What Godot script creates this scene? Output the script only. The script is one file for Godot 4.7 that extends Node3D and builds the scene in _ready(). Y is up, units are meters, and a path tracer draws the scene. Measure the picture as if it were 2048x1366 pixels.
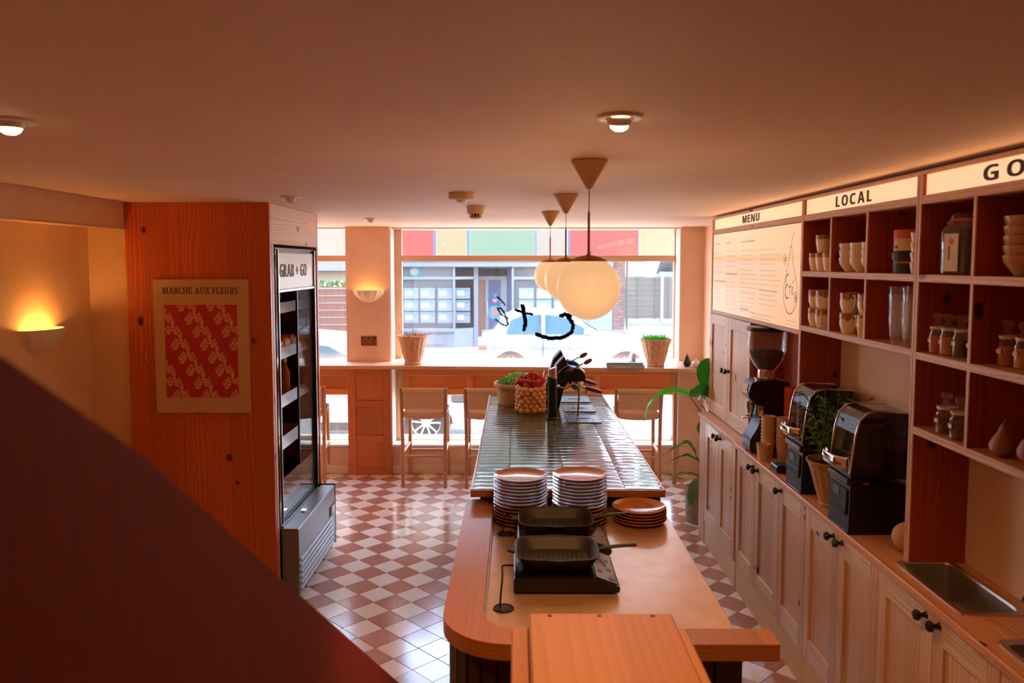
extends Node3D
# A small cafe seen from the bottom flight of a stair. y up, metres; the street window lies towards -z.

const CEIL := 2.30
var rng := RandomNumberGenerator.new()
var M := {}
var T := {}
var used := {}
var wood_shift := 0

# ---------------------------------------------------------------- mesh builder
class B:
	var v := PackedVector3Array()
	var n := PackedVector3Array()
	var uv := PackedVector2Array()
	var ix := PackedInt32Array()

	func tri(a: Vector3, b: Vector3, c: Vector3, out: Vector3, ua := Vector2.ZERO, ub := Vector2.ZERO, uc := Vector2.ZERO) -> void:
		var k := v.size()
		var cr := (b - a).cross(c - a)
		if cr.length_squared() < 1e-18:
			return
		var nn := cr.normalized()
		var flip := cr.dot(out) > 0.0
		if not flip:
			nn = -nn
		v.append_array([a, b, c])
		n.append_array([nn, nn, nn])
		uv.append_array([ua, ub, uc])
		if flip:
			ix.append_array([k, k + 2, k + 1])
		else:
			ix.append_array([k, k + 1, k + 2])

	func quad(a: Vector3, b: Vector3, c: Vector3, d: Vector3, out: Vector3, ua := Vector2.ZERO, ub := Vector2.ZERO, uc := Vector2.ZERO, ud := Vector2.ZERO) -> void:
		tri(a, b, c, out, ua, ub, uc)
		tri(a, c, d, out, ua, uc, ud)

	# box about at; grain: axis of the wood grain (0 x, 1 y, 2 z)
	func box(at: Vector3, size: Vector3, bevel := 0.0, grain := 1, off := Vector2.ZERO, basis := Basis.IDENTITY) -> B:
		var h := size * 0.5
		var b := minf(bevel, minf(h.x, minf(h.y, h.z)) * 0.9)
		var f := func(p: Vector3, ax: int) -> Vector2:
			var al := grain
			if al == ax:
				al = (ax + 1) % 3
			var ac := 3 - ax - al
			return Vector2(p[ac], p[al] * 0.5) + off
		var pt := func(s: Vector3, ax: int) -> Vector3:
			var p := Vector3(s.x * (h.x - b), s.y * (h.y - b), s.z * (h.z - b))
			p[ax] = s[ax] * h[ax]
			return p
		for ax in 3:
			var a1 := (ax + 1) % 3
			var a2 := (ax + 2) % 3
			for sg: float in [-1.0, 1.0]:
				var q := []
				for c in [[-1.0, -1.0], [1.0, -1.0], [1.0, 1.0], [-1.0, 1.0]]:
					var s := Vector3.ZERO
					s[ax] = sg
					s[a1] = c[0]
					s[a2] = c[1]
					q.append(pt.call(s, ax))
				var o := Vector3.ZERO
				o[ax] = sg
				quad(at + basis * q[0], at + basis * q[1], at + basis * q[2], at + basis * q[3], basis * o, f.call(q[0], ax), f.call(q[1], ax), f.call(q[2], ax), f.call(q[3], ax))
		if b > 0.0:
			for ax in 3:
				var a1 := (ax + 1) % 3
				var a2 := (ax + 2) % 3
				for s1: float in [-1.0, 1.0]:
					for s2: float in [-1.0, 1.0]:
						var lo := Vector3.ZERO
						lo[ax] = -1.0
						lo[a1] = s1
						lo[a2] = s2
						var hi := lo
						hi[ax] = 1.0
						var o := Vector3.ZERO
						o[a1] = s1
						o[a2] = s2
						var p0: Vector3 = pt.call(lo, a1)
						var p1: Vector3 = pt.call(hi, a1)
						var p2: Vector3 = pt.call(hi, a2)
						var p3: Vector3 = pt.call(lo, a2)
						quad(at + basis * p0, at + basis * p1, at + basis * p2, at + basis * p3, basis * o, f.call(p0, a1), f.call(p1, a1), f.call(p2, a1), f.call(p3, a1))
			for sx: float in [-1.0, 1.0]:
				for sy: float in [-1.0, 1.0]:
					for sz: float in [-1.0, 1.0]:
						var s := Vector3(sx, sy, sz)
						tri(at + basis * pt.call(s, 0), at + basis * pt.call(s, 1), at + basis * pt.call(s, 2), basis * s)
		return self

	# parametric surface f(u,v) with smooth normals; wrap closes it in u
	func surf(nu: int, nv: int, f: Callable, wrap := false, flip := false) -> B:
		var k := v.size()
		var P := PackedVector3Array()
		for j in nv + 1:
			for i in nu + 1:
				P.append(f.call(float(i) / nu, float(j) / nv))
		var N := PackedVector3Array()
		N.resize(P.size())
		var w := nu + 1
		var tris := PackedInt32Array()
		for j in nv:
			for i in nu:
				var a := j * w + i
				for t in [[a, a + 1, a + w + 1], [a, a + w + 1, a + w]]:
					var cr := (P[t[1]] - P[t[0]]).cross(P[t[2]] - P[t[0]])
					if cr.length_squared() < 1e-20:
						continue
					for q in t:
						N[q] += cr
					if flip:
						tris.append_array([k + t[0], k + t[1], k + t[2]])
					else:
						tris.append_array([k + t[0], k + t[2], k + t[1]])
		if wrap:
			for j in nv + 1:
				var s := N[j * w] + N[j * w + nu]
				N[j * w] = s
				N[j * w + nu] = s
		for j in [0, nv]:                     # poles
			if P[j * w].distance_to(P[j * w + nu / 2]) < 1e-6:
				var s := Vector3.ZERO
				for i in w:
					s += N[j * w + i]
				for i in w:
					N[j * w + i] = s
		for j in nv + 1:
			for i in nu + 1:
				var q := j * w + i
				v.append(P[q])
				n.append(N[q].normalized() * (-1.0 if flip else 1.0))
				uv.append(Vector2(float(i) / nu, float(j) / nv))
		ix.append_array(tris)
		return self

	# profile of (radius, height) turned about y; sharp corners where it bends by more than 35 degrees
	func lathe(prof: Array, segs := 24, at := Vector3.ZERO, flutes := 0, depth := 0.0, basis := Basis.IDENTITY) -> B:
		var runs := []
		var cur := [prof[0]]
		for i in range(1, prof.size()):
			cur.append(prof[i])
			if i < prof.size() - 1:
				var d0: Vector2 = (prof[i] - prof[i - 1]).normalized()
				var d1: Vector2 = (prof[i + 1] - prof[i]).normalized()
				if d0.dot(d1) < 0.82:
					runs.append(cur)
					cur = [prof[i]]
		runs.append(cur)
		for run in runs:
			var m: int = run.size() - 1
			surf(segs, m, func(u: float, t: float) -> Vector3:
				var q: Vector2 = run[int(round(t * m))]
				var r := q.x
				if flutes > 0:
					r *= 1.0 - depth * (0.5 + 0.5 * cos(u * TAU * flutes))
				return at + basis * Vector3(cos(u * TAU) * r, q.y, sin(u * TAU) * r), true, true)
		return self

	func tube(pts: Array, r0: float, r1 := -1.0, segs := 10, caps := true) -> B:
		if r1 < 0.0:
			r1 = r0
		var m := pts.size() - 1
		var fr := []
		var up := Vector3.UP
		for i in m + 1:
			var d: Vector3 = (pts[mini(i + 1, m)] - pts[maxi(i - 1, 0)]).normalized()
			if absf(d.dot(up)) > 0.95:
				up = Vector3.RIGHT if absf(d.x) < 0.9 else Vector3.FORWARD
			var x := d.cross(up).normalized()
			up = x.cross(d).normalized()
			fr.append([x, up])
		surf(segs, m, func(u: float, t: float) -> Vector3:
			var k := int(round(t * m))
			var r := lerpf(r0, r1, t)
			return pts[k] + (fr[k][0] * cos(u * TAU) + fr[k][1] * sin(u * TAU)) * r, true)
		if caps:
			for e in [0, m]:
				var r := r0 if e == 0 else r1
				var o: Vector3 = (pts[0] - pts[1]) if e == 0 else (pts[m] - pts[m - 1])
				for s in segs:
					var a0 := TAU * s / segs
					var a1 := TAU * (s + 1) / segs
					tri(pts[e], pts[e] + (fr[e][0] * cos(a0) + fr[e][1] * sin(a0)) * r, pts[e] + (fr[e][0] * cos(a1) + fr[e][1] * sin(a1)) * r, o)
		return self

	func ball(at: Vector3, r: Vector3, nu := 16, nv := 10) -> B:
		return surf(nu, nv, func(u: float, t: float) -> Vector3:
			return at + Vector3(sin(t * PI) * cos(u * TAU) * r.x, cos(t * PI) * r.y, sin(t * PI) * sin(u * TAU) * r.z), true, true)

	# polygon in its own xy plane, pushed along z from z0 to z1
	func prism(poly: PackedVector2Array, z0: float, z1: float, basis := Basis.IDENTITY, at := Vector3.ZERO, smooth := false) -> B:
		var t := Geometry2D.triangulate_polygon(poly)
		var q := func(p: Vector2, z: float) -> Vector3: return at + basis * Vector3(p.x, p.y, z)
		for i in range(0, t.size(), 3):
			var a := poly[t[i]]
			var b := poly[t[i + 1]]
			var c := poly[t[i + 2]]
			for zz in [[z0, -1.0], [z1, 1.0]]:
				tri(q.call(a, zz[0]), q.call(b, zz[0]), q.call(c, zz[0]), basis * Vector3(0, 0, zz[1] * signf(z1 - z0)), a * Vector2(1, 0.5), b * Vector2(1, 0.5), c * Vector2(1, 0.5))
		var cw := Geometry2D.is_polygon_clockwise(poly)
		var m := poly.size()
		if smooth:
			surf(m, 1, func(u: float, tt: float) -> Vector3: return q.call(poly[int(round(u * m)) % m], lerpf(z0, z1, tt)), true, cw == (z1 > z0))
			return self
		for i in m:
			var a := poly[i]
			var b := poly[(i + 1) % m]
			var d := (b - a)
			var o := Vector3(d.y, -d.x, 0) * (-1.0 if cw else 1.0)
			quad(q.call(a, z0), q.call(b, z0), q.call(b, z1), q.call(a, z1), basis * o, Vector2(z0, a.y * 0.5), Vector2(z0, b.y * 0.5), Vector2(z1, b.y * 0.5), Vector2(z1, a.y * 0.5))
		return self

	func mesh() -> ArrayMesh:
		var a := []
		a.resize(Mesh.ARRAY_MAX)
		a[Mesh.ARRAY_VERTEX] = v
		a[Mesh.ARRAY_NORMAL] = n
		a[Mesh.ARRAY_TEX_UV] = uv
		a[Mesh.ARRAY_INDEX] = ix
		var m := ArrayMesh.new()
		m.add_surface_from_arrays(Mesh.PRIMITIVE_TRIANGLES, a)
		return m

# ---------------------------------------------------------------- nodes
func numbered(called: String) -> String:
	var k: int = used.get(called, 0)
	used[called] = k + 1
	return called if k == 0 else "%s_%03d" % [called, k]

func tag(o: Node3D, label: String, category := "", group := "", kind := "") -> Node3D:
	if label: o.set_meta("label", label)
	if category: o.set_meta("category", category)
	if group: o.set_meta("group", group)
	if kind: o.set_meta("kind", kind)
	return o

func thing(called: String, label: String, category: String, at := Vector3.ZERO, turn := 0.0, group := "") -> Node3D:
	var o := Node3D.new()
	o.name = numbered(called)
	add_child(o)
	o.position = at
	o.rotation.y = turn
	return tag(o, label, category, group)

func part(called: String, m: Variant, mat: Material, parent: Node3D, at := Vector3.ZERO, rot := Vector3.ZERO) -> MeshInstance3D:
	var o := MeshInstance3D.new()
	o.name = called
	o.mesh = m.mesh() if m is B else m
	o.material_override = mat
	parent.add_child(o, true)
	o.position = at
	o.rotation = rot
	return o

func solo(called: String, m: Variant, mat: Material, label: String, category: String, at := Vector3.ZERO, rot := Vector3.ZERO, group := "") -> MeshInstance3D:
	var o := MeshInstance3D.new()
	o.name = numbered(called)
	o.mesh = m.mesh() if m is B else m
	o.material_override = mat
	add_child(o)
	o.position = at
	o.rotation = rot
	tag(o, label, category, group)
	return o

func struct(called: String, m: Variant, mat: Material, label := "", parent: Node3D = null) -> MeshInstance3D:
	var o := MeshInstance3D.new()
	o.name = called
	o.mesh = m.mesh() if m is B else m
	o.material_override = mat
	if parent:
		parent.add_child(o, true)
	else:
		add_child(o, true)
		o.set_meta("kind", "structure")
		if label: o.set_meta("label", label)
	return o

func setting(called: String, label: String) -> Node3D:
	var o := Node3D.new()
	o.name = called
	add_child(o, true)
	o.set_meta("kind", "structure")
	o.set_meta("label", label)
	return o

func copy(o: Node3D, called: String, label: String, at: Vector3, turn := 0.0) -> Node3D:
	var c := o.duplicate()
	c.name = numbered(called)
	add_child(c)
	c.position = at
	c.rotation.y = turn
	c.set_meta("label", label)
	return c

func bx(size: Vector3, bevel := 0.0, grain := 1) -> B:
	wood_shift += 1
	return B.new().box(Vector3.ZERO, size, bevel, grain, Vector2(fmod(wood_shift * 0.377, 1.0), fmod(wood_shift * 0.619, 1.0)))

func plank(lo: Vector3, hi: Vector3, bevel := 0.0, grain := 1) -> B:      # a box between two corners
	wood_shift += 1
	return B.new().box((lo + hi) * 0.5, (hi - lo).abs(), bevel, grain, Vector2(fmod(wood_shift * 0.377, 1.0), fmod(wood_shift * 0.619, 1.0)))

func text_mesh(s: String, height: float, depth := 0.002, serif := false, bold := true, spacing := 0) -> Mesh:
	var f := SystemFont.new()
	f.font_names = PackedStringArray(["Droid Serif" if serif else "Droid Sans"])
	if bold: f.font_weight = 700
	var fv := FontVariation.new()
	fv.base_font = f
	fv.spacing_glyph = spacing
	var t := TextMesh.new()
	t.font = fv
	t.text = s
	t.font_size = 64
	t.pixel_size = height / 46.0
	t.depth = depth
	t.curve_step = 2.0
	return t

func lamp(at: Vector3, color: Color, energy: float, size := 0.03, called := "lamp_light") -> OmniLight3D:
	var l := OmniLight3D.new()
	l.name = called
	l.light_color = color
	l.light_energy = energy
	l.light_size = size
	l.omni_range = 14.0
	l.omni_attenuation = 2.0
	l.shadow_enabled = true
	add_child(l, true)
	l.position = at
	return l

func panel_light(at: Vector3, turn: Vector3, size: Vector2, color: Color, energy: float, called := "sign_light") -> void:
	var l := AreaLight3D.new()
	l.name = called
	l.area_size = size
	l.light_color = color
	l.light_energy = energy
	l.area_range = 10.0
	l.shadow_enabled = true
	add_child(l, true)
	l.position = at
	l.rotation = turn

# ---------------------------------------------------------------- textures and materials
func noise_bytes(w: int, h: int, seed_: int, freq: float, sw: int, sh: int, octaves := 3) -> PackedByteArray:
	var f := FastNoiseLite.new()
	f.seed = seed_
	f.frequency = freq
	f.fractal_octaves = octaves
	var im := f.get_seamless_image(sw, sh)
	im.resize(w, h, Image.INTERPOLATE_CUBIC)
	return im.get_data()

# grain runs along the picture's height; light and neutral, so that albedo_color gives the timber its tone
func wood_image(w: int, h: int, seed_: int, rings: float, wander: float, knots: int, contrast: float, boards: int) -> Image:
	var lowf := noise_bytes(w, h, seed_, 0.03, 96, 12, 2)
	var fib := noise_bytes(w, h, seed_ + 1, 0.25, w, 8, 2)
	var r := RandomNumberGenerator.new()
	r.seed = seed_
	var tone := []
	var shift := []
	for b in boards:
		tone.append(r.randf_range(0.90, 1.0))
		shift.append(r.randf_range(0.0, 7.0))
	var ks := []
	for k in knots:
		ks.append([r.randf() * w, r.randf() * h, r.randf_range(0.006, 0.015) * w, r.randf_range(0.9, 2.0)])
	var bend := PackedFloat32Array()
	bend.resize(w * h)
	var dark := PackedFloat32Array()
	dark.resize(w * h)
	for k in ks:
		var rad: float = k[2]
		var ry: float = rad * k[3] * (h / (2.0 * w))
		var spanx := int(rad * 5.0)
		var spany := int(ry * 7.0)
		for yy in range(-spany, spany + 1):
			for xx in range(-spanx, spanx + 1):
				var px := posmod(int(k[0]) + xx, w)
				var py := posmod(int(k[1]) + yy, h)
				var d := Vector2(xx / rad, yy / ry).length()
				var i := py * w + px
				bend[i] += exp(-d * d * 0.25) * 0.35
				if d < 1.6:
					dark[i] = maxf(dark[i], clampf((1.5 - d) / 0.8, 0.0, 1.0))
	var data := PackedByteArray()
	data.resize(w * h * 3)
	for y in h:
		for x in w:
			var i := y * w + x
			var bi := int(float(x) / w * boards)
			var q: float = float(x) / w * rings + (lowf[i] / 255.0 - 0.5) * wander + bend[i] * 1.6 + float(shift[bi])
			var s := q - floorf(q)
			var late := pow(s, 2.5)
			var t: float = float(tone[bi]) * (1.0 - contrast * late - 0.30 * contrast * (fib[i] / 255.0))
			var kd := dark[i]
			var red := t * lerpf(1.0, 0.40, kd)
			data[i * 3] = int(clampf(red, 0, 1) * 255)
			data[i * 3 + 1] = int(clampf(red * lerpf(1.0, 0.45, kd) * (1.0 - 0.35 * contrast * late), 0, 1) * 255)
			data[i * 3 + 2] = int(clampf(red * lerpf(1.0, 0.28, kd) * (1.0 - 0.55 * contrast * late), 0, 1) * 255)
	return Image.create_from_data(w, h, false, Image.FORMAT_RGB8, data)

func tex(im: Image) -> ImageTexture:
	im.generate_mipmaps()
	return ImageTexture.create_from_image(im)

func rgb8(r: float, g: float, b: float) -> Color:
	return Color(r / 255.0, g / 255.0, b / 255.0)

func mat(called: String, c: Color, rough := 0.6, metal := 0.0, spec := 0.5) -> StandardMaterial3D:
	var m := StandardMaterial3D.new()
	m.resource_name = called
	m.albedo_color = c
	m.roughness = rough
	m.metallic = metal
	m.metallic_specular = spec
	M[called] = m
	return m

func wood(called: String, c: Color, t: Texture2D, rough := 0.5, scale := 1.0) -> StandardMaterial3D:
	var m := mat(called, c, rough)
	m.albedo_texture = t
	m.uv1_scale = Vector3(scale, scale, 1)
	return m

func noise_tex(freq: float, lo: Color, hi: Color, seed_ := 1, size := 256, normal := false, oct := 4) -> NoiseTexture2D:
	var f := FastNoiseLite.new()
	f.seed = seed_
	f.frequency = freq
	f.fractal_octaves = oct
	var t := NoiseTexture2D.new()
	t.width = size
	t.height = size
	t.seamless = true
	t.noise = f
	if normal:
		t.as_normal_map = true
		t.bump_strength = 2.0
	else:
		var g := Gradient.new()
		g.set_color(0, lo)
		g.set_color(1, hi)
		t.color_ramp = g
	return t

func mottled(called: String, lo: Color, hi: Color, freq: float, rough: float, scale: float, seed_ := 3) -> StandardMaterial3D:
	var m := mat(called, Color.WHITE, rough)
	m.albedo_texture = noise_tex(freq, lo, hi, seed_)
	m.uv1_triplanar = true
	m.uv1_world_triplanar = true
	m.uv1_scale = Vector3.ONE * scale
	return m

func glow(called: String, c: Color, e: Color, strength: float, rough := 0.4) -> StandardMaterial3D:
	var m := mat(called, c, rough)
	m.emission_enabled = true
	m.emission = e
	m.emission_energy_multiplier = strength
	return m

func glass(called: String, c: Color, alpha: float, rough := 0.0) -> StandardMaterial3D:
	var m := mat(called, Color(c.r, c.g, c.b, alpha), rough)
	m.transparency = BaseMaterial3D.TRANSPARENCY_ALPHA
	return m

func make_materials() -> void:
	T.pine = tex(wood_image(384, 768, 11, 58.0, 4.0, 14, 0.17, 7))
	T.oak = tex(wood_image(320, 512, 29, 110.0, 6.0, 0, 0.14, 4))
	T.ply = tex(wood_image(256, 512, 47, 30.0, 3.0, 0, 0.06, 2))
	wood("pine_orange", rgb8(236, 112, 46), T.pine, 0.38)
	wood("pine_pale", rgb8(240, 190, 146), T.pine, 0.5)
	wood("pine_cabinet", rgb8(246, 206, 174), T.pine, 0.36)
	wood("pine_rail", rgb8(252, 222, 184), T.pine, 0.36)
	wood("pine_worktop", rgb8(236, 172, 120), T.pine, 0.4)
	wood("pine_edge", rgb8(234, 180, 132), T.pine, 0.5)
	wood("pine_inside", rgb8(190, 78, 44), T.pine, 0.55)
	wood("oak", rgb8(232, 136, 68), T.oak, 0.42)
	wood("oak_rim", rgb8(196, 126, 70), T.oak, 0.36)
	wood("oak_pale", rgb8(242, 194, 152), T.oak, 0.45)
	wood("ply", rgb8(204, 142, 76), T.ply, 0.42)
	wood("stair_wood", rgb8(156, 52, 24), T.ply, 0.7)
	wood("stool_wood", rgb8(230, 168, 116), T.oak, 0.45)
	wood("dark_board", rgb8(72, 48, 34), T.oak, 0.6)
	wood("walnut", rgb8(96, 44, 26), T.oak, 0.35, 3.0)
	mottled("plaster", rgb8(232, 188, 158), rgb8(240, 202, 174), 0.02, 0.85, 0.6)
	mottled("ceiling_paint", rgb8(236, 206, 182), rgb8(242, 214, 192), 0.012, 0.7, 0.5, 5)
	mottled("niche_paint", rgb8(236, 190, 136), rgb8(243, 202, 152), 0.02, 0.8, 0.7, 7)
	mottled("shelf_wall", rgb8(212, 172, 140), rgb8(224, 186, 156), 0.02, 0.8, 0.7, 8)
	mat("white_paint", rgb8(236, 226, 214), 0.45)
	mat("grout", rgb8(196, 172, 150), 0.9)
	for k in 4:
		mottled("tile_red_%d" % k, rgb8(158 + k * 6, 108 + k * 5, 90 + k * 5), rgb8(190 + k * 5, 144 + k * 4, 124 + k * 5), 0.06, 0.14, 5.0, 20 + k)
		mottled("tile_white_%d" % k, rgb8(232 + k * 2, 222 + k * 2, 208 + k * 2), rgb8(243 + k * 2, 236 + k * 2, 226 + k * 2), 0.06, 0.14, 5.0, 30 + k)
		mottled("glaze_%d" % k, rgb8(58 + k * 4, 66 + k * 3, 46 + k * 2), rgb8(88 + k * 5, 88 + k * 4, 62 + k * 3), 0.05, 0.10, 6.0, 40 + k)
	for k in 4:
		M["tile_red_%d" % k].metallic_specular = 0.7
		M["tile_white_%d" % k].metallic_specular = 0.7
	mottled("terracotta", rgb8(178, 130, 82), rgb8(206, 164, 114), 0.03, 0.75, 4.0, 50)
	mottled("terracotta_washed", rgb8(196, 128, 86), rgb8(240, 204, 170), 0.03, 0.8, 4.0, 51)
	mat("bobble_clay", rgb8(218, 152, 86), 0.6)
	mat("steel", rgb8(206, 200, 192), 0.36, 1.0)
	mottled("counter_steel", rgb8(198, 160, 126), rgb8(216, 180, 148), 0.02, 0.34, 1.5, 53)
	M.counter_steel.metallic = 0.55
	mat("dark_steel", rgb8(92, 88, 82), 0.32, 1.0)
	mat("chrome", rgb8(222, 214, 206), 0.08, 1.0)
	mat("brass", rgb8(166, 108, 62), 0.35, 0.8)
	mat("black_gloss", rgb8(8, 8, 8), 0.10)
	mat("black_satin", rgb8(10, 10, 10), 0.36)
	mat("black_matte", rgb8(24, 22, 21), 0.7)
	mat("iron", rgb8(44, 38, 34), 0.5)
	mat("knob_iron", rgb8(34, 26, 24), 0.25)
	mat("void", rgb8(6, 5, 5), 0.9)
	mat("fridge_grey", rgb8(118, 110, 104), 0.38, 0.4)
	mat("fridge_inside", rgb8(150, 84, 54), 0.4)
	mat("rail_grey", rgb8(150, 128, 118), 0.5)
	mat("grille_light", rgb8(186, 190, 196), 0.4, 0.5)
	mat("canvas", rgb8(222, 180, 138), 0.85)
	mat("plate_glaze", rgb8(180, 124, 82), 0.09)
	mat("plate_clay", rgb8(216, 168, 116), 0.55)
	mat("plate_amber", rgb8(188, 122, 66), 0.09)
	mat("cup_cream", rgb8(242, 216, 182), 0.16)
	mat("cup_brown", rgb8(164, 104, 62), 0.2)
	mat("bowl_speckle", rgb8(230, 202, 172), 0.25)
	mat("bowl_brown", rgb8(190, 146, 102), 0.12)
	mat("paper_kraft", rgb8(226, 188, 142), 0.8)
	mat("paper_red", rgb8(214, 98, 56), 0.7)
	mat("label_paper", rgb8(226, 214, 196), 0.8)
	mat("label_black", rgb8(24, 24, 26), 0.6)
	mat("print_black", rgb8(26, 22, 22), 0.7)
	mat("print_grey", rgb8(112, 96, 84), 0.7)
	mat("print_sign", rgb8(70, 58, 48), 0.7)
	mat("spice_orange", rgb8(190, 96, 44), 0.9)
	mat("spice_tan", rgb8(196, 130, 76), 0.9)
	mat("spice_brown", rgb8(96, 46, 26), 0.9)
	mat("beans", rgb8(48, 26, 18), 0.55)
	mat("pear_gourd", rgb8(150, 96, 52), 0.5)
	mat("pear_black", rgb8(34, 32, 30), 0.3)
	mat("garlic_white", rgb8(236, 220, 200), 0.6)
	mat("ball_wood", rgb8(196, 150, 116), 0.6)
	mat("book_teal", rgb8(150, 178, 176), 0.6)
	mat("book_grey", rgb8(176, 178, 166), 0.6)
	mat("page_white", rgb8(236, 230, 218), 0.85)
	mat("socket_brass", rgb8(132, 92, 52), 0.4, 0.6)
	mat("soil", rgb8(52, 36, 26), 0.95)
	for g in [["leaf_deep", 34, 112, 34], ["leaf_bright", 78, 172, 44], ["leaf_herb", 96, 138, 52], ["leaf_dark", 46, 78, 34], ["leaf_grey", 96, 120, 84], ["leaf_pale", 150, 190, 92]]:
		var m := mat(g[0], rgb8(g[1], g[2], g[3]), 0.38)
		m.backlight_enabled = true
		m.backlight = rgb8(g[1] * 0.7, g[2] * 0.8, g[3] * 0.4)
	mat("stem", rgb8(84, 118, 54), 0.6)
	mat("rose", rgb8(236, 112, 106), 0.6)
	mat("rose_dark", rgb8(196, 52, 58), 0.6)
	glass("pane", Color(1, 1, 1), 0.04)
	glass("jar_glass", Color(1, 0.98, 0.95), 0.04)
	glass("smoked", rgb8(34, 30, 28), 0.42)
	glass("shop_pane", Color(1, 1, 1), 0.03)
	M.shop_pane.metallic_specular = 0.16
	glass("fridge_pane", rgb8(70, 44, 32), 0.30)
	M.fridge_pane.metallic_specular = 0.2
	glass("blender_cover", rgb8(60, 56, 54), 0.35)
	glass("tumbler", Color(0.95, 0.97, 1.0), 0.10)
	glow("globe", rgb8(246, 222, 188), rgb8(255, 206, 150), 0.24, 0.35)
	glow("sign_panel", rgb8(240, 214, 180), rgb8(255, 204, 158), 0.30, 0.3)
	glow("menu_panel", rgb8(240, 214, 186), rgb8(255, 214, 178), 0.21, 0.12)
	glow("down_lamp", rgb8(255, 240, 220), rgb8(255, 226, 180), 4.0)
	glow("sconce_lamp", rgb8(255, 236, 200), rgb8(255, 196, 110), 3.0)
	mat("dark_mirror", rgb8(96, 60, 44), 0.04, 1.0)
	mat("fridge_sign", rgb8(222, 212, 202), 0.3)
	mat("lamp_cone", rgb8(206, 158, 118), 0.55)
	mat("plaster_white", rgb8(238, 212, 182), 0.75)
	mat("detector", rgb8(228, 196, 168), 0.5)
	# street
	mottled("asphalt", rgb8(112, 110, 108), rgb8(130, 128, 124), 0.05, 0.9, 0.7, 60)
	mottled("pavement", rgb8(140, 136, 130), rgb8(156, 152, 146), 0.05, 0.9, 0.8, 61)
	mottled("gravel", rgb8(84, 80, 74), rgb8(104, 98, 92), 0.12, 0.95, 1.5, 62)
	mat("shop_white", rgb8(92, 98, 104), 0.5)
	mat("shop_blue", rgb8(34, 62, 132), 0.5)
	mat("shop_inside", rgb8(60, 66, 78), 0.9)
	mat("shop_brown", rgb8(116, 78, 58), 0.8)
	mat("shop_navy", rgb8(40, 54, 84), 0.6)
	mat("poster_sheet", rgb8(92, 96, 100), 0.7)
	mat("poster_blue", rgb8(34, 96, 146), 0.7)
	mat("poster_photo", rgb8(186, 160, 128), 0.7)
	mat("poster_photo_cool", rgb8(146, 160, 178), 0.7)
	mat("sticker_red", rgb8(222, 84, 66), 0.6)
	mat("sticker_pink", rgb8(226, 96, 168), 0.6)
	mat("sticker_teal", rgb8(36, 112, 140), 0.6)
	mottled("brick_a", rgb8(86, 58, 50), rgb8(106, 74, 64), 0.08, 0.9, 3.0, 63)
	mottled("brick_b", rgb8(76, 54, 50), rgb8(94, 70, 64), 0.08, 0.9, 3.0, 64)
	mat("mortar", rgb8(122, 114, 106), 0.95)
	mat("house_render", rgb8(116, 102, 86), 0.9)
	mottled("fence_wood", rgb8(66, 62, 54), rgb8(84, 78, 68), 0.05, 0.95, 2.0, 65)
	mottled("fence_brown", rgb8(82, 46, 34), rgb8(106, 64, 48), 0.05, 0.95, 2.0, 66)
	mottled("pot_grey", rgb8(142, 134, 122), rgb8(176, 168, 154), 0.05, 0.95, 1.5, 68)
	mottled("stone_band", rgb8(96, 92, 84), rgb8(118, 112, 104), 0.05, 0.95, 1.5, 67)
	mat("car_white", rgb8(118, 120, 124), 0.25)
	mat("car_silver", rgb8(136, 140, 146), 0.28, 0.3)
	mat("car_glass", rgb8(44, 84, 98), 0.06)
	mat("car_glass_dark", rgb8(58, 62, 66), 0.08)
	mat("tyre", rgb8(30, 30, 32), 0.85)
	mat("alloy", rgb8(196, 198, 202), 0.3, 0.6)
	mat("tail_lamp", rgb8(206, 70, 56), 0.3)
	mat("pipe_black", rgb8(24, 24, 26), 0.5)
	for f in [["film_red", 220, 108, 114], ["film_yellow", 212, 212, 176], ["film_teal", 156, 214, 200], ["film_white", 208, 216, 212]]:
		var m := mat(f[0], rgb8(f[1] * 0.68, f[2] * 0.68, f[3] * 0.68), 0.7)
		m.backlight_enabled = true
		m.backlight = rgb8(f[1] * 0.29, f[2] * 0.29, f[3] * 0.30)
	mat("decal_black", rgb8(34, 30, 30), 0.7)

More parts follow.
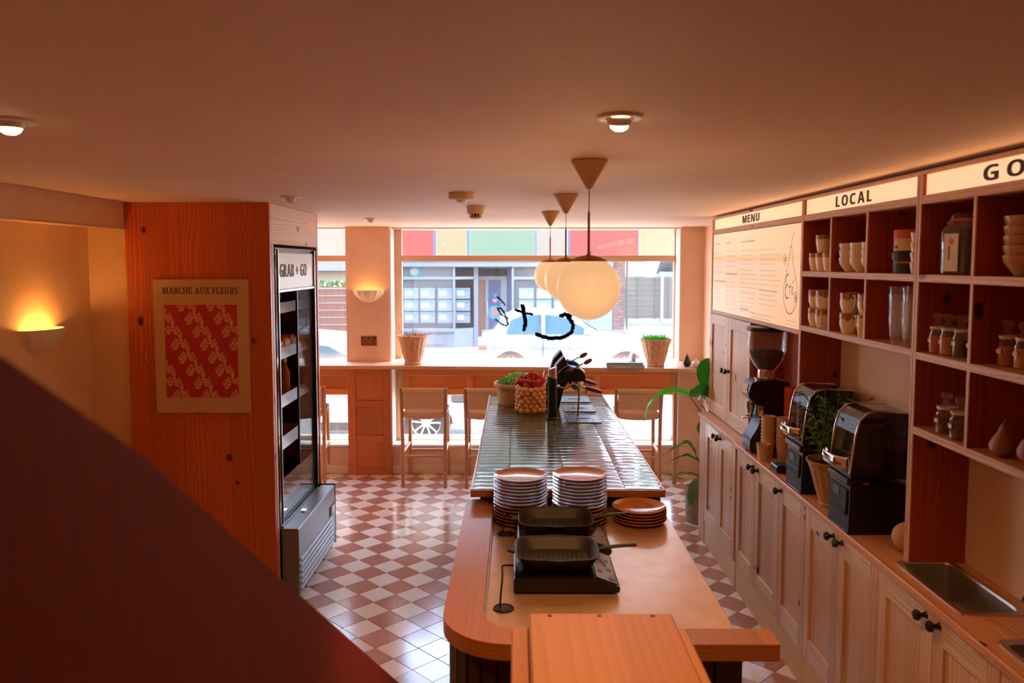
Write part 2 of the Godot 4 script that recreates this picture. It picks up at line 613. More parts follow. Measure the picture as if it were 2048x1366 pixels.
# ---------------------------------------------------------------- scene
func _ready() -> void:
	rng.seed = 7
	# camera
	var cam := Camera3D.new()
	cam.name = "camera"
	add_child(cam)
	var lens := CameraAttributesPhysical.new()
	lens.frustum_focal_length = 27.8
	lens.exposure_aperture = 3.6
	lens.frustum_focus_distance = 4.6
	cam.attributes = lens
	cam.near = 0.05
	cam.far = 300.0
	cam.projection = Camera3D.PROJECTION_FRUSTUM
	cam.size = cam.near * 1366.0 / 1583.4
	cam.frustum_offset = Vector2(0, -cam.near * 41.4 / 1583.4)
	cam.position = Vector3(0, 1.97, 0)
	cam.rotation = Vector3(-0.073, 0.0042, 0)
	cam.current = true
	# sky, sun and exposure
	var we := WorldEnvironment.new()
	we.name = "environment"
	var env := Environment.new()
	env.background_mode = Environment.BG_SKY
	var sky := Sky.new()
	var sm := ProceduralSkyMaterial.new()
	sm.sky_top_color = rgb8(158, 186, 224)
	sm.sky_horizon_color = rgb8(216, 224, 234)
	sm.ground_bottom_color = rgb8(120, 116, 110)
	sm.ground_horizon_color = rgb8(200, 200, 198)
	sm.sun_angle_max = 1.0
	sky.sky_material = sm
	env.sky = sky
	env.background_energy_multiplier = 10.0
	env.tonemap_mode = Environment.TONE_MAPPER_LINEAR
	env.tonemap_exposure = 2.7
	env.sdfgi_enabled = true
	env.ssao_enabled = true
	env.ssil_enabled = true
	we.environment = env
	add_child(we)
	var sun := DirectionalLight3D.new()
	sun.name = "sun"
	sun.light_color = Color(1.0, 0.95, 0.88)
	sun.light_energy = 3.2
	sun.light_angular_distance = 0.6
	sun.shadow_enabled = true
	add_child(sun)
	sun.rotation = Vector3(deg_to_rad(-70), deg_to_rad(160), 0)

	make_materials()
	build_shell()
	build_window_wall()
	build_street()
	build_fridge()
	build_island()
	build_cabinets()
	build_shelves()
	build_stair()
	build_lamps()
	build_poster()
	build_stools()
	build_island_things()
	build_worktop_things()
	build_shelf_things()
	build_ledge_things()
	build_plant()
	build_small()

# ---------------------------------------------------------------- room shell
func build_shell() -> void:
	# floor: bed of grout with tiles laid at 45 degrees
	var fl := setting("floor", "floor of red and cream square tiles laid diagonally")
	struct("grout_bed", plank(Vector3(-2.95, -0.2, -7.62), Vector3(1.95, -0.0135, 0.9)), M.grout, "", fl)
	var tile := B.new().box(Vector3.ZERO, Vector3(0.1528, 0.014, 0.1528), 0.0012).mesh()
	var ux := Vector3(sqrt(0.5), 0, -sqrt(0.5)).rotated(Vector3.UP, -0.0052)
	var uz := Vector3(-sqrt(0.5), 0, -sqrt(0.5)).rotated(Vector3.UP, -0.0052)
	var o := Vector3(-0.711, -0.007, -5.021)
	var spots := []
	for a in range(-40, 40):
		for b in range(-40, 40):
			var c := o + (ux * (a + 0.5) + uz * (b + 0.5)) * 0.155
			if c.x < -2.9 or c.x > 1.9 or c.z < -7.42 or c.z > 0.7:
				continue
			var seen := c.z < -2.9 and (c.x > -1.42 or c.z < -5.4) and c.x < 1.42 and c.x > -1.95 and not (c.x > -0.1 and c.x < 0.62 and c.z > -6.2) and c.x > -0.28 * absf(c.z) - 0.1
			if c.x > 0 and c.z > -3.2:
				seen = c.x > 0.75 and c.x < 1.4
			if c.x < 0 and c.z > -3.6:
				seen = false
			spots.append([0.0 if seen else 100.0, c, a, b])
	spots.sort_custom(func(p, q): return p[0] - p[1].z < q[0] - q[1].z)
	var rest := [B.new(), B.new()]
	for k in spots.size():
		var s = spots[k]
		var red: bool = posmod(s[2] + s[3], 2) == 0
		var lift := rng.randf_range(-0.0004, 0.0004)
		var turn := atan2(-ux.z, ux.x)
		if k < 298:
			var q := part("tile", tile, M[("tile_red_%d" if red else "tile_white_%d") % rng.randi_range(0, 3)], fl, s[1] + Vector3(0, lift, 0), Vector3(rng.randf_range(-0.002, 0.002), turn, rng.randf_range(-0.002, 0.002)))
		else:
			rest[0 if red else 1].box(s[1] + Vector3(0, lift, 0), Vector3(0.1528, 0.014, 0.1528), 0.0, 1, Vector2.ZERO, Basis(Vector3.UP, turn))
	for k in 2:
		var r := part("tiling", rest[k], M[["tile_red_1", "tile_white_1"][k]], fl)
		r.set_meta("kind", "stuff")
	struct("ceiling", plank(Vector3(-2.95, CEIL, -7.62), Vector3(1.95, CEIL + 0.2, 0.9)), M.ceiling_paint, "low pinkish plastered ceiling")
	# left wall with a lintel over a recess
	var wl := setting("wall_left", "left plaster wall with a recess under a beam")
	struct("lintel", plank(Vector3(-2.62, 2.165, -4.40), Vector3(-2.15, CEIL, 0.9)), M.plaster, "", wl)
	struct("recess_back", plank(Vector3(-2.62, -0.01, -4.40), Vector3(-2.37, 2.165, 0.9)), M.niche_paint, "", wl)
	struct("return", plank(Vector3(-2.75, -0.01, -4.55), Vector3(-2.15, CEIL, -4.40)), M.niche_paint, "", wl)
	struct("far_wall", plank(Vector3(-2.95, -0.01, -7.62), Vector3(-2.75, CEIL, -4.40)), M.plaster, "", wl)
	struct("wall_right", plank(Vector3(1.73, -0.01, -7.62), Vector3(1.93, CEIL, 0.9)), M.plaster, "right plaster wall behind the cupboards")
	struct("wall_front", plank(Vector3(-2.95, -0.01, 0.7), Vector3(1.93, CEIL, 0.9)), M.plaster, "plaster wall behind the stair")
	struct("trim_1", plank(Vector3(-2.152, 2.155, -4.40), Vector3(-2.146, 2.165, 0.7)), M.oak_pale, "thin timber bead under the beam")

func build_window_wall() -> void:
	var G := -7.5
	var wb := setting("wall_back", "street wall with a plaster pier between two shop windows")
	struct("pier", plank(Vector3(-1.55, 1.06, -7.62), Vector3(-1.15, CEIL, -7.24)), M.plaster, "", wb)
	struct("pier_core", plank(Vector3(-1.53, -0.01, -7.62), Vector3(-1.17, 1.06, -7.27)), M.plaster, "", wb)
	struct("right_pier", plank(Vector3(1.52, -0.01, -7.62), Vector3(1.74, CEIL, -7.28)), M.plaster, "", wb)
	struct("head", plank(Vector3(-2.95, 2.284, -7.62), Vector3(1.74, CEIL + 0.01, -7.40)), M.white_paint, "", wb)
	struct("dwarf_wall", plank(Vector3(-1.2, -0.01, -7.62), Vector3(1.74, 0.255, -7.30)), M.plaster, "", wb)
	struct("dwarf_wall", plank(Vector3(-2.95, -0.01, -7.62), Vector3(-1.5, 0.255, -7.30)), M.plaster, "", wb)
	struct("sill", plank(Vector3(-1.16, 0.255, -7.60), Vector3(1.74, 0.278, -7.28), 0.004, 0), M.white_paint, "", wb)
	struct("sill", plank(Vector3(-2.95, 0.255, -7.60), Vector3(-1.54, 0.278, -7.28), 0.004, 0), M.white_paint, "", wb)
	var bb := struct("baseboard_back", plank(Vector3(-1.15, 0, -7.30), Vector3(1.73, 0.085, -7.285), 0.004, 0), M.plaster_white, "low painted skirting below the street window")
	struct("baseboard_left", plank(Vector3(-2.75, 0, -7.30), Vector3(-1.56, 0.085, -7.285), 0.004, 0), M.plaster_white, "low painted skirting left of the panelled pier")
	# panelled oak casing of the pier below the ledge
	var oc := thing("oak_pier_casing", "orange oak casing with three square panels under the socket", "panelling", Vector3(-1.35, 0, -7.27))
	part("backing", plank(Vector3(-0.20, 0.0, 0.0), Vector3(0.20, 1.03, 0.012)), M.oak, oc)
	for s in [-1, 1]:
		part("stile", plank(Vector3(0.20 * s, 0.0, 0.012), Vector3(0.128 * s, 1.03, 0.03), 0.002), M.oak, oc)
	for y in [[0.0, 0.06], [0.31, 0.375], [0.635, 0.70], [0.955, 1.03]]:
		part("rail", plank(Vector3(-0.128, y[0], 0.012), Vector3(0.128, y[1], 0.03), 0.002, 0), M.oak, oc)
	for y in [[0.06, 0.31], [0.375, 0.635], [0.70, 0.955]]:
		part("panel", plank(Vector3(-0.126, y[0] + 0.002, 0.012), Vector3(0.126, y[1] - 0.002, 0.02), 0.001), M.oak, oc)
	# ledge along the windows
	var lp := PackedVector2Array([Vector2(-2.75, 6.95), Vector2(-1.2, 6.93), Vector2(0.3, 6.84), Vector2(1.70, 6.72), Vector2(1.73, 6.74), Vector2(1.73, 7.28), Vector2(1.52, 7.28), Vector2(1.52, 7.47), Vector2(-1.15, 7.47), Vector2(-1.15, 7.235), Vector2(-1.55, 7.235), Vector2(-1.55, 7.47), Vector2(-2.75, 7.47)])
	var lg := thing("window_ledge", "long oak bar ledge running below the street windows", "ledge", Vector3(0, 1.035, 0))
	part("top", B.new().prism(lp, 0.0, 0.03, Basis(Vector3(1, 0, 0), Vector3(0, 0, -1), Vector3(0, 1, 0))), M.oak_pale, lg)
	part("leg", plank(Vector3(1.40, -1.035, -6.965), Vector3(1.435, 0.0, -6.93), 0.003), M.stool_wood, lg)
	part("leg", plank(Vector3(-2.4, -1.035, -6.99), Vector3(-2.365, 0.0, -6.955), 0.003), M.stool_wood, lg)
	part("bearer", plank(Vector3(-1.13, -0.035, -7.20), Vector3(1.5, 0.0, -7.17), 0.002, 0), M.dark_board, lg)
	# windows
	make_window("window_1", -2.75, -1.55, G, "left shop window beside the chilled cabinet")
	make_window("window_2", -1.15, 1.52, G, "main shop window with a transom light along its top")

func make_window(called: String, x0: float, x1: float, g: float, label: String) -> void:
	var w := setting(called, label)
	var i0 := x0 + 0.08
	var i1 := x1 - 0.025
	if called == "window_1":
		i0 = x0
		i1 = x1
	else:
		struct("jamb_lining", plank(Vector3(x0 - 0.002, 0.278, g - 0.03), Vector3(x0 + 0.012, 2.284, -7.25)), M.white_paint, "", w)
		struct("jamb", plank(Vector3(x0, 0.278, g - 0.03), Vector3(i0, 2.284, g + 0.03), 0.003), M.oak_pale, "", w)
		struct("jamb", plank(Vector3(i1, 0.278, g - 0.03), Vector3(x1, 2.284, g + 0.03), 0.003), M.oak_pale, "", w)
		struct("jamb_lining", plank(Vector3(x1 - 0.012, 0.278, g - 0.03), Vector3(x1 + 0.002, 2.284, -7.28)), M.white_paint, "", w)
	struct("transom", plank(Vector3(i0, 1.983, g - 0.035), Vector3(i1, 2.04, g + 0.035), 0.004, 0), M.oak_pale, "", w)
	struct("bottom_rail", plank(Vector3(i0, 0.995, g - 0.03), Vector3(i1, 1.052, g + 0.035), 0.003, 0), M.oak, "", w)
	struct("low_rail", plank(Vector3(i0, 0.278, g - 0.03), Vector3(i1, 0.322, g + 0.03), 0.003, 0), M.white_paint, "", w)
	struct("pane", plank(Vector3(i0, 1.052, g - 0.003), Vector3(i1, 1.983, g + 0.003)), M.pane, "", w)
	struct("pane", plank(Vector3(i0, 2.04, g - 0.003), Vector3(i1, 2.284, g + 0.003)), M.pane, "", w)
	struct("pane", plank(Vector3(i0, 0.322, g - 0.003), Vector3(i1, 0.719, g + 0.003)), M.pane, "", w)
	# oak apron between the two panes
	struct("apron_rail", plank(Vector3(i0, 0.90, g - 0.02), Vector3(i1, 0.995, g + 0.05), 0.003, 0), M.oak, "", w)
	struct("apron_rail", plank(Vector3(i0, 0.719, g - 0.02), Vector3(i1, 0.777, g + 0.05), 0.003, 0), M.oak, "", w)
	var st := [i0]
	while st[-1] < i1 - 0.9:
		st.append(st[-1] + (0.6 if called == "window_2" else 0.7))
	for k in st.size():
		struct("apron_stile", plank(Vector3(st[k], 0.777, g - 0.02), Vector3(minf(st[k] + 0.07, i1), 0.90, g + 0.05), 0.003), M.oak, "", w)
		var e: float = st[k + 1] if k + 1 < st.size() else i1
		struct("apron_panel", plank(Vector3(st[k] + 0.07, 0.777, g - 0.015), Vector3(e, 0.90, g + 0.03), 0.002, 0), M.oak, "", w)

# ---------------------------------------------------------------- street
func build_street() -> void:
	var S := -0.40
	struct("ground", plank(Vector3(-40, S - 0.5, -80), Vector3(40, S - 0.08, -7.6)), M.asphalt, "grey street outside")
	struct("pavement", plank(Vector3(-40, S - 0.3, -9.2), Vector3(40, S, -7.62)), M.pavement, "near pavement below the window")
	struct("far_pavement", plank(Vector3(-40, S - 0.3, -34), Vector3(40, S, -19.6)), M.pavement, "far pavement in front of the shop opposite")
	struct("upper_storey", plank(Vector3(-9, CEIL + 0.21, -7.66), Vector3(8, 9.0, 1.5)), M.house_render, "upper floors of the cafe building")
	# row of coloured canvas panels hung from a bar in front of the cafe
	var bar := thing("awning_bar", "slim blue bar carrying the coloured panels outside the window", "awning", Vector3(0, 2.56, -9.3))
	part("bar", B.new().tube([Vector3(-5.5, 0, 0), Vector3(3.4, 0, 0)], 0.018), M.shop_blue, bar)
	for x in [-5.3, 3.3]:
		part("arm", B.new().tube([Vector3(x, 0, 0), Vector3(x, 0.35, 1.6)], 0.016), M.shop_blue, bar)
	for f in [["film_red", -1.322, -0.958, "coral red canvas panel at the left end of the main window's top"], ["film_yellow", -0.934, -0.564, "pale yellow canvas panel beside the left coral one"], ["film_teal", -0.546, 0.235, "wide mint green canvas panel above the shop door opposite"], ["film_white", 0.247, 0.617, "off-white canvas panel behind the pendant rods"], ["film_red", 0.640, 1.439, "wide coral red canvas panel above the nearest globe"], ["film_yellow", 1.457, 2.05, "pale yellow canvas panel at the right end of the main window's top"], ["film_white", -2.9, -1.99, "off-white canvas panel at the top of the left window"], ["film_teal", -1.97, -1.34, "mint green canvas panel hidden behind the plaster pier"]]:
		solo("canopy_panel", plank(Vector3(f[1], 2.03, -9.304), Vector3(f[2], 2.55, -9.296), 0.001), M[f[0]], f[3], "canvas panel", Vector3.ZERO, Vector3.ZERO, "coloured panels on the awning bar")
	build_shopfront(S)
	# brick pier with a drain pipe, right of the shop
	var bp := thing("brick_pier", "narrow brick pier at the right end of the white shop", "pier", Vector3(2.88, S, -22.05))
	part("mortar", plank(Vector3(-0.165, 0, -0.3), Vector3(0.165, 3.6, 0.0)), M.mortar, bp)
	var full := B.new().box(Vector3.ZERO, Vector3(0.205, 0.062, 0.05), 0.004).mesh()
	var half := B.new().box(Vector3.ZERO, Vector3(0.115, 0.062, 0.05), 0.004).mesh()
	for r in 40:
		var m: Material = M.brick_a if (r * 7) % 3 else M.brick_b
		var sd := -1.0 if r % 2 else 1.0
		part("brick", full, m, bp, Vector3(-0.062 * sd, 0.045 + r * 0.075, 0.0))
		part("brick", half, M.brick_b if (r * 5) % 3 else M.brick_a, bp, Vector3(0.108 * sd, 0.045 + r * 0.075, 0.0))
	solo("drain_pipe", B.new().tube([Vector3(0, 0, 0), Vector3(0, 3.4, 0)], 0.028), M.pipe_black, "black drain pipe beside the brick pier", "pipe", Vector3(3.10, S, -21.98))
	# weathered panel fence, house and conservatory behind
	for k in 3:
		var fx := 3.7 + k * 1.85
		var f := thing("fence_panel", ["grey lapped fence panel next to the brick pier", "grey lapped fence panel in the middle behind the yard", "grey lapped fence panel at the far right"][k], "fence", Vector3(fx, S + 0.021, -30.0), 0.0, "fence panels across the yard")
		var slat := B.new().box(Vector3.ZERO, Vector3(1.72, 0.115, 0.02), 0.003).mesh()
		for r in 16:
			part("slat", slat, M.fence_wood, f, Vector3(0.93, 0.30 + r * 0.098, 0.006 * (r % 2)), Vector3(-0.08, 0, rng.randf_range(-0.004, 0.004)))
		for x in [0.25, 0.93, 1.6]:
			part("batten", plank(Vector3(x - 0.02, 0.22, 0.02), Vector3(x + 0.02, 1.84, 0.045)), M.fence_wood, f)
		part("post", plank(Vector3(-0.05, 0, -0.04), Vector3(0.05, 1.9, 0.06), 0.004), M.mortar, f)
		part("gravel_board", plank(Vector3(0.05, 0, -0.01), Vector3(1.8, 0.24, 0.03)), M.mortar, f)
	solo("yard", plank(Vector3(3.15, 0, -31.9), Vector3(16, 0.02, -23.0)), M.gravel, "pale gravel yard between the brick pier and the fence", "yard", Vector3(0, S, 0))
	for k in 2:
		grass_tuft(Vector3(4.3 + k * 1.5, S + 0.02, -29.6), 0.5, 0.16, ["green weed tuft at the foot of the fence nearest the pier", "sparse green weeds along the fence bottom further right"][k])
	var hs := thing("house", "beige rendered house wall behind the fence", "house", Vector3(5.0, S, -36.5))
	part("wall", plank(Vector3(-1.5, 0, -5), Vector3(1.05, 6.0, 0)), M.house_render, hs)
	part("roof", plank(Vector3(-1.7, 6.0, -5.2), Vector3(1.3, 6.2, 0.3)), M.stone_band, hs)
	var cv := thing("conservatory", "white framed conservatory roof above the fence", "conservatory", Vector3(6.2, S, -33.0))
	part("wall", plank(Vector3(-0.05, 0, -1.5), Vector3(3.5, 2.0, 0)), M.shop_white, cv)
	var rs := Basis(Vector3.RIGHT, -0.5)
	part("roof", B.new().box(Vector3(1.7, 2.25, -0.6), Vector3(3.7, 0.04, 1.4), 0.0, 1, Vector2.ZERO, rs), M.poster_sheet, cv)
	for k in 7:
		part("glazing_bar", B.new().box(Vector3(-0.05 + k * 0.58, 2.275, -0.6), Vector3(0.05, 0.05, 1.42), 0.0, 1, Vector2.ZERO, rs), M.shop_white, cv)
	# left: low wall, brown slatted fence with wires and a hedge
	var lw := thing("boundary_wall", "grey stone band above the hedge seen through the left window", "wall", Vector3(-6.0, S, -19.5))
	part("band", plank(Vector3(-3, 2.25, -0.3), Vector3(2.9, 2.7, 0.0)), M.stone_band, lw)
	part("coping", plank(Vector3(-3.02, 2.18, -0.32), Vector3(2.92, 2.25, 0.06)), M.shop_white, lw)
	part("wall", plank(Vector3(-3, 0, -0.3), Vector3(2.9, 2.18, -0.12)), M.house_render, lw)
	hedge(Vector3(-4.6, S + 1.72, -18.95))
	var bf := thing("board_fence", "reddish brown board fence with pale wires across it", "fence", Vector3(-6.0, S, -18.6))
	for k in 26:
		part("board", plank(Vector3(-1.2 + k * 0.145, 0, 0), Vector3(-1.2 + k * 0.145 + 0.138, 1.80 + 0.01 * (k % 3), 0.02), 0.003), M.fence_brown, bf)
	for k in 6:
		part("wire", B.new().tube([Vector3(-1.2, 0.92 + k * 0.17, 0.06), Vector3(2.6, 0.92 + k * 0.17, 0.06)], 0.011, -1, 6), M.shop_white, bf)
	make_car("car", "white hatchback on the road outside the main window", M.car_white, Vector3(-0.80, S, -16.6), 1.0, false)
	make_car("car", "silver parked car just outside the left window", M.car_silver, Vector3(-4.17, S, -10.9), 1.0, true)

func grass_tuft(at: Vector3, w: float, h: float, label: String) -> void:
	var b := B.new()
	for k in 60:
		var p := Vector3(rng.randf_range(-w, w), 0, rng.randf_range(-0.08, 0.08))
		var d := Vector3(rng.randf_range(-0.05, 0.05), h * rng.randf_range(0.5, 1.0), rng.randf_range(-0.05, 0.05))
		b.tri(p + Vector3(-0.012, 0, 0), p + Vector3(0.012, 0, 0), p + d, Vector3.BACK)
	solo("weed_tuft", b, M.leaf_herb, label, "weeds", at, Vector3.ZERO, "weeds by the yard fence")

func hedge(at: Vector3) -> void:
	var b := B.new()
	for k in 900:
		var p := Vector3(rng.randf_range(-1.1, 0.85), rng.randf_range(-0.2, 0.22), rng.randf_range(-0.2, 0.25))
		var d := Vector3(rng.randf_range(-1, 1), rng.randf_range(-1, 1), rng.randf_range(-1, 1)).normalized()
		var s := d.cross(Vector3.UP).normalized() * 0.035
		b.tri(p - s, p + s, p + d * 0.11, Vector3.BACK)
		b.tri(p - s, p + s, p - d * 0.04, Vector3.BACK)
	solo("hedge", b, M.leaf_dark, "dark green hedge foliage above the brown board fence", "hedge", at)

func build_shopfront(S: float) -> void:
	var Z := -22.0
	var sh := thing("shopfront", "white painted shopfront across the street with a blue fascia", "shop", Vector3(0, S, Z))
	# local y is measured from the street: photo heights + 0.4
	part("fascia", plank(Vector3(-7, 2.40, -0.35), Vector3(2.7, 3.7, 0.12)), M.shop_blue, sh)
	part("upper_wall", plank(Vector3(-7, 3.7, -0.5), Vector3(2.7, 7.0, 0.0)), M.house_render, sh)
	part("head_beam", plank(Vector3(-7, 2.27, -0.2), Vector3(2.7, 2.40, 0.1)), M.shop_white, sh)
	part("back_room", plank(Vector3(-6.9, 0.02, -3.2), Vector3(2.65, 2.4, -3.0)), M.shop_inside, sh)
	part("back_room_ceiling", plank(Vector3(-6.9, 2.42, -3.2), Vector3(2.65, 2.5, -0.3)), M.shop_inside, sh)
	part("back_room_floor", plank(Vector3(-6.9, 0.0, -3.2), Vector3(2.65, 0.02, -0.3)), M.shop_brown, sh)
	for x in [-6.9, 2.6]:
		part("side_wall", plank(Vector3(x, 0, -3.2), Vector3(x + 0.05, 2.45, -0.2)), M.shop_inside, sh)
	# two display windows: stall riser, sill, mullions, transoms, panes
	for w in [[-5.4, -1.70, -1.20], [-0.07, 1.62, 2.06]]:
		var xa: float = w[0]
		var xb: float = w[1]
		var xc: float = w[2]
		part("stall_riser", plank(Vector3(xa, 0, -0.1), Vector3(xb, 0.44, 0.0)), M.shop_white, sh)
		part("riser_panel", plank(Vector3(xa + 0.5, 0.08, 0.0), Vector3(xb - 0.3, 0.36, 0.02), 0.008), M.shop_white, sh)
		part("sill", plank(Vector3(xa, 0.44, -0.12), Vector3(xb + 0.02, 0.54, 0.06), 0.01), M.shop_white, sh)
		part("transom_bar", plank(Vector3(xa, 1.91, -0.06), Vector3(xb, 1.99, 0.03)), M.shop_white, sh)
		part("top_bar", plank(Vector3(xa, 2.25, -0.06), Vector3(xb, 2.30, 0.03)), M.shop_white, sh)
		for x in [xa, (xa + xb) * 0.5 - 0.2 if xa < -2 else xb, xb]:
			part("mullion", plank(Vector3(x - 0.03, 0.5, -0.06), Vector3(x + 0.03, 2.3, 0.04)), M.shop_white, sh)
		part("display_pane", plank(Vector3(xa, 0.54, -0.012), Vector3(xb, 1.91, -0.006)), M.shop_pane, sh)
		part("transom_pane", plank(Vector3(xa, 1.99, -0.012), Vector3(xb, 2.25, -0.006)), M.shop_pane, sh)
		# angled return towards the doorway
		var ex := 0.55 if xa < -2 else 0.0
		if ex > 0.0:
			var dz := -0.35
			for yy in [[0.0, 0.44, "stall_riser"], [0.44, 0.54, "sill"], [1.91, 1.99, "transom_bar"], [2.25, 2.30, "top_bar"]]:
				var b := B.new().prism(PackedVector2Array([Vector2(xb, 0), Vector2(xb + ex, dz), Vector2(xb + ex, dz - 0.06), Vector2(xb, -0.06)]), yy[0], yy[1], Basis(Vector3(1, 0, 0), Vector3(0, 0, 1), Vector3(0, 1, 0)))
				part(yy[2], b, M.shop_white, sh)
			part("corner_post", plank(Vector3(xb + ex - 0.02, 0, dz - 0.1), Vector3(xb + ex + 0.1, 2.4, dz + 0.04)), M.shop_white, sh)
	# recessed doorway
	part("lobby_wall", plank(Vector3(-1.13, 0.0, -0.75), Vector3(-0.84, 1.98, -0.70)), M.shop_brown, sh)
	part("lobby_wall", plank(Vector3(-0.24, 0.0, -0.75), Vector3(-0.07, 2.3, -0.70)), M.shop_navy, sh)
	part("door_frame", plank(Vector3(-0.86, 0.0, -0.74), Vector3(-0.77, 1.93, -0.66)), M.shop_white, sh)
	part("door_frame", plank(Vector3(-0.42, 0.0, -0.74), Vector3(-0.24, 1.93, -0.66)), M.shop_white, sh)
	part("door_frame", plank(Vector3(-1.13, 1.88, -0.74), Vector3(-0.24, 1.99, -0.64)), M.shop_white, sh)
	part("door_frame", plank(Vector3(-1.13, 2.22, -0.74), Vector3(-0.24, 2.42, -0.60)), M.shop_white, sh)
	part("door_glass", plank(Vector3(-0.77, 0.05, -0.71), Vector3(-0.42, 1.88, -0.70)), M.shop_navy, sh)
	part("door_handle", B.new().tube([Vector3(-0.80, 0.85, -0.62), Vector3(-0.80, 1.25, -0.62)], 0.012), M.chrome, sh)
	part("end_wall", plank(Vector3(2.06, 0.0, -0.4), Vector3(2.7, 2.4, -0.02)), M.shop_white, sh)
	part("end_wall", plank(Vector3(1.62, 0.0, -0.4), Vector3(2.06, 2.4, -0.04)), M.shop_white, sh)
	# sheets hung in rows behind the panes
	var sheet := B.new().box(Vector3.ZERO, Vector3(0.41, 0.30, 0.012), 0.002).mesh()
	var band := B.new().box(Vector3.ZERO, Vector3(0.40, 0.035, 0.004)).mesh()
	var pic := B.new().box(Vector3.ZERO, Vector3(0.18, 0.12, 0.004)).mesh()
	var note := B.new().box(Vector3.ZERO, Vector3(0.12, 0.02, 0.004)).mesh()
	var col := 0
	for x in [-3.9, -3.41, -2.92, -2.46, -1.965, -1.47, 0.31, 0.80, 1.29]:
		col += 1
		for r in 3:
			var t := thing("window_card", "blue-headed white card, %s row, %s column of the shop window opposite" % [["top", "middle", "bottom"][r], ["first", "second", "third", "fourth", "fifth", "sixth", "seventh", "eighth", "ninth"][col - 1]], "card", Vector3(x, S + 1.52 - r * 0.34, Z - 0.14 if x > -1.6 or x < -1.4 else Z - 0.30), 0.0, "cards hung in the shop window opposite")
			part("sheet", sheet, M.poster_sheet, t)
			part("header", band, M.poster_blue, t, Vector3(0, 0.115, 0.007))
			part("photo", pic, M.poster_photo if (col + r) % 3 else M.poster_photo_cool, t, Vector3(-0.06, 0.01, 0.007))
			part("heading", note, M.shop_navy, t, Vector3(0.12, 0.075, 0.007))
	# stickers
	var disc := func(r: float) -> B: return B.new().lathe([Vector2(0, 0.004), Vector2(r, 0.004), Vector2(r, 0.0)], 24)
	for s in [[Vector3(-0.585, 0.95, -0.69), 1.0, "round red, white and teal sticker low on the shop door"], [Vector3(-2.80, 2.13, 0.0), 0.62, "round red, white and teal sticker in the shop's top window"]]:
		var t := thing("round_sticker", s[2], "sticker", s[0] + Vector3(0, S, Z))
		part("outer_ring", disc.call(0.20 * s[1]), M.sticker_teal, t, Vector3.ZERO, Vector3(PI / 2, 0, 0))
		part("middle_ring", disc.call(0.13 * s[1]), M.poster_sheet, t, Vector3(0, 0, 0.003), Vector3(PI / 2, 0, 0))
		part("centre", disc.call(0.085 * s[1]), M.sticker_red, t, Vector3(0, 0, 0.006), Vector3(PI / 2, 0, 0))
	var hp := PackedVector2Array()
	for k in 28:
		var a := TAU * k / 28.0
		hp.append(Vector2(16 * pow(sin(a), 3), 13 * cos(a) - 5 * cos(2 * a) - 2 * cos(3 * a) - cos(4 * a)) * 0.0042)
	solo("heart_sticker", B.new().prism(hp, 0, 0.004), M.sticker_pink, "pink heart sticker on the shop door", "sticker", Vector3(-0.585, S + 1.29, Z - 0.695))
	var pd := thing("hanging_pendant", "small blue and white ornament hanging on the shop door", "ornament", Vector3(-0.575, S + 1.5, Z - 0.68))
	part("cord", B.new().tube([Vector3(-0.04, 0.0, 0), Vector3(0, 0.17, 0), Vector3(0.04, 0, 0)], 0.005, -1, 5), M.poster_sheet, pd)
	part("body", plank(Vector3(-0.05, -0.12, -0.01), Vector3(0.05, 0.0, 0.01), 0.006), M.poster_blue, pd)

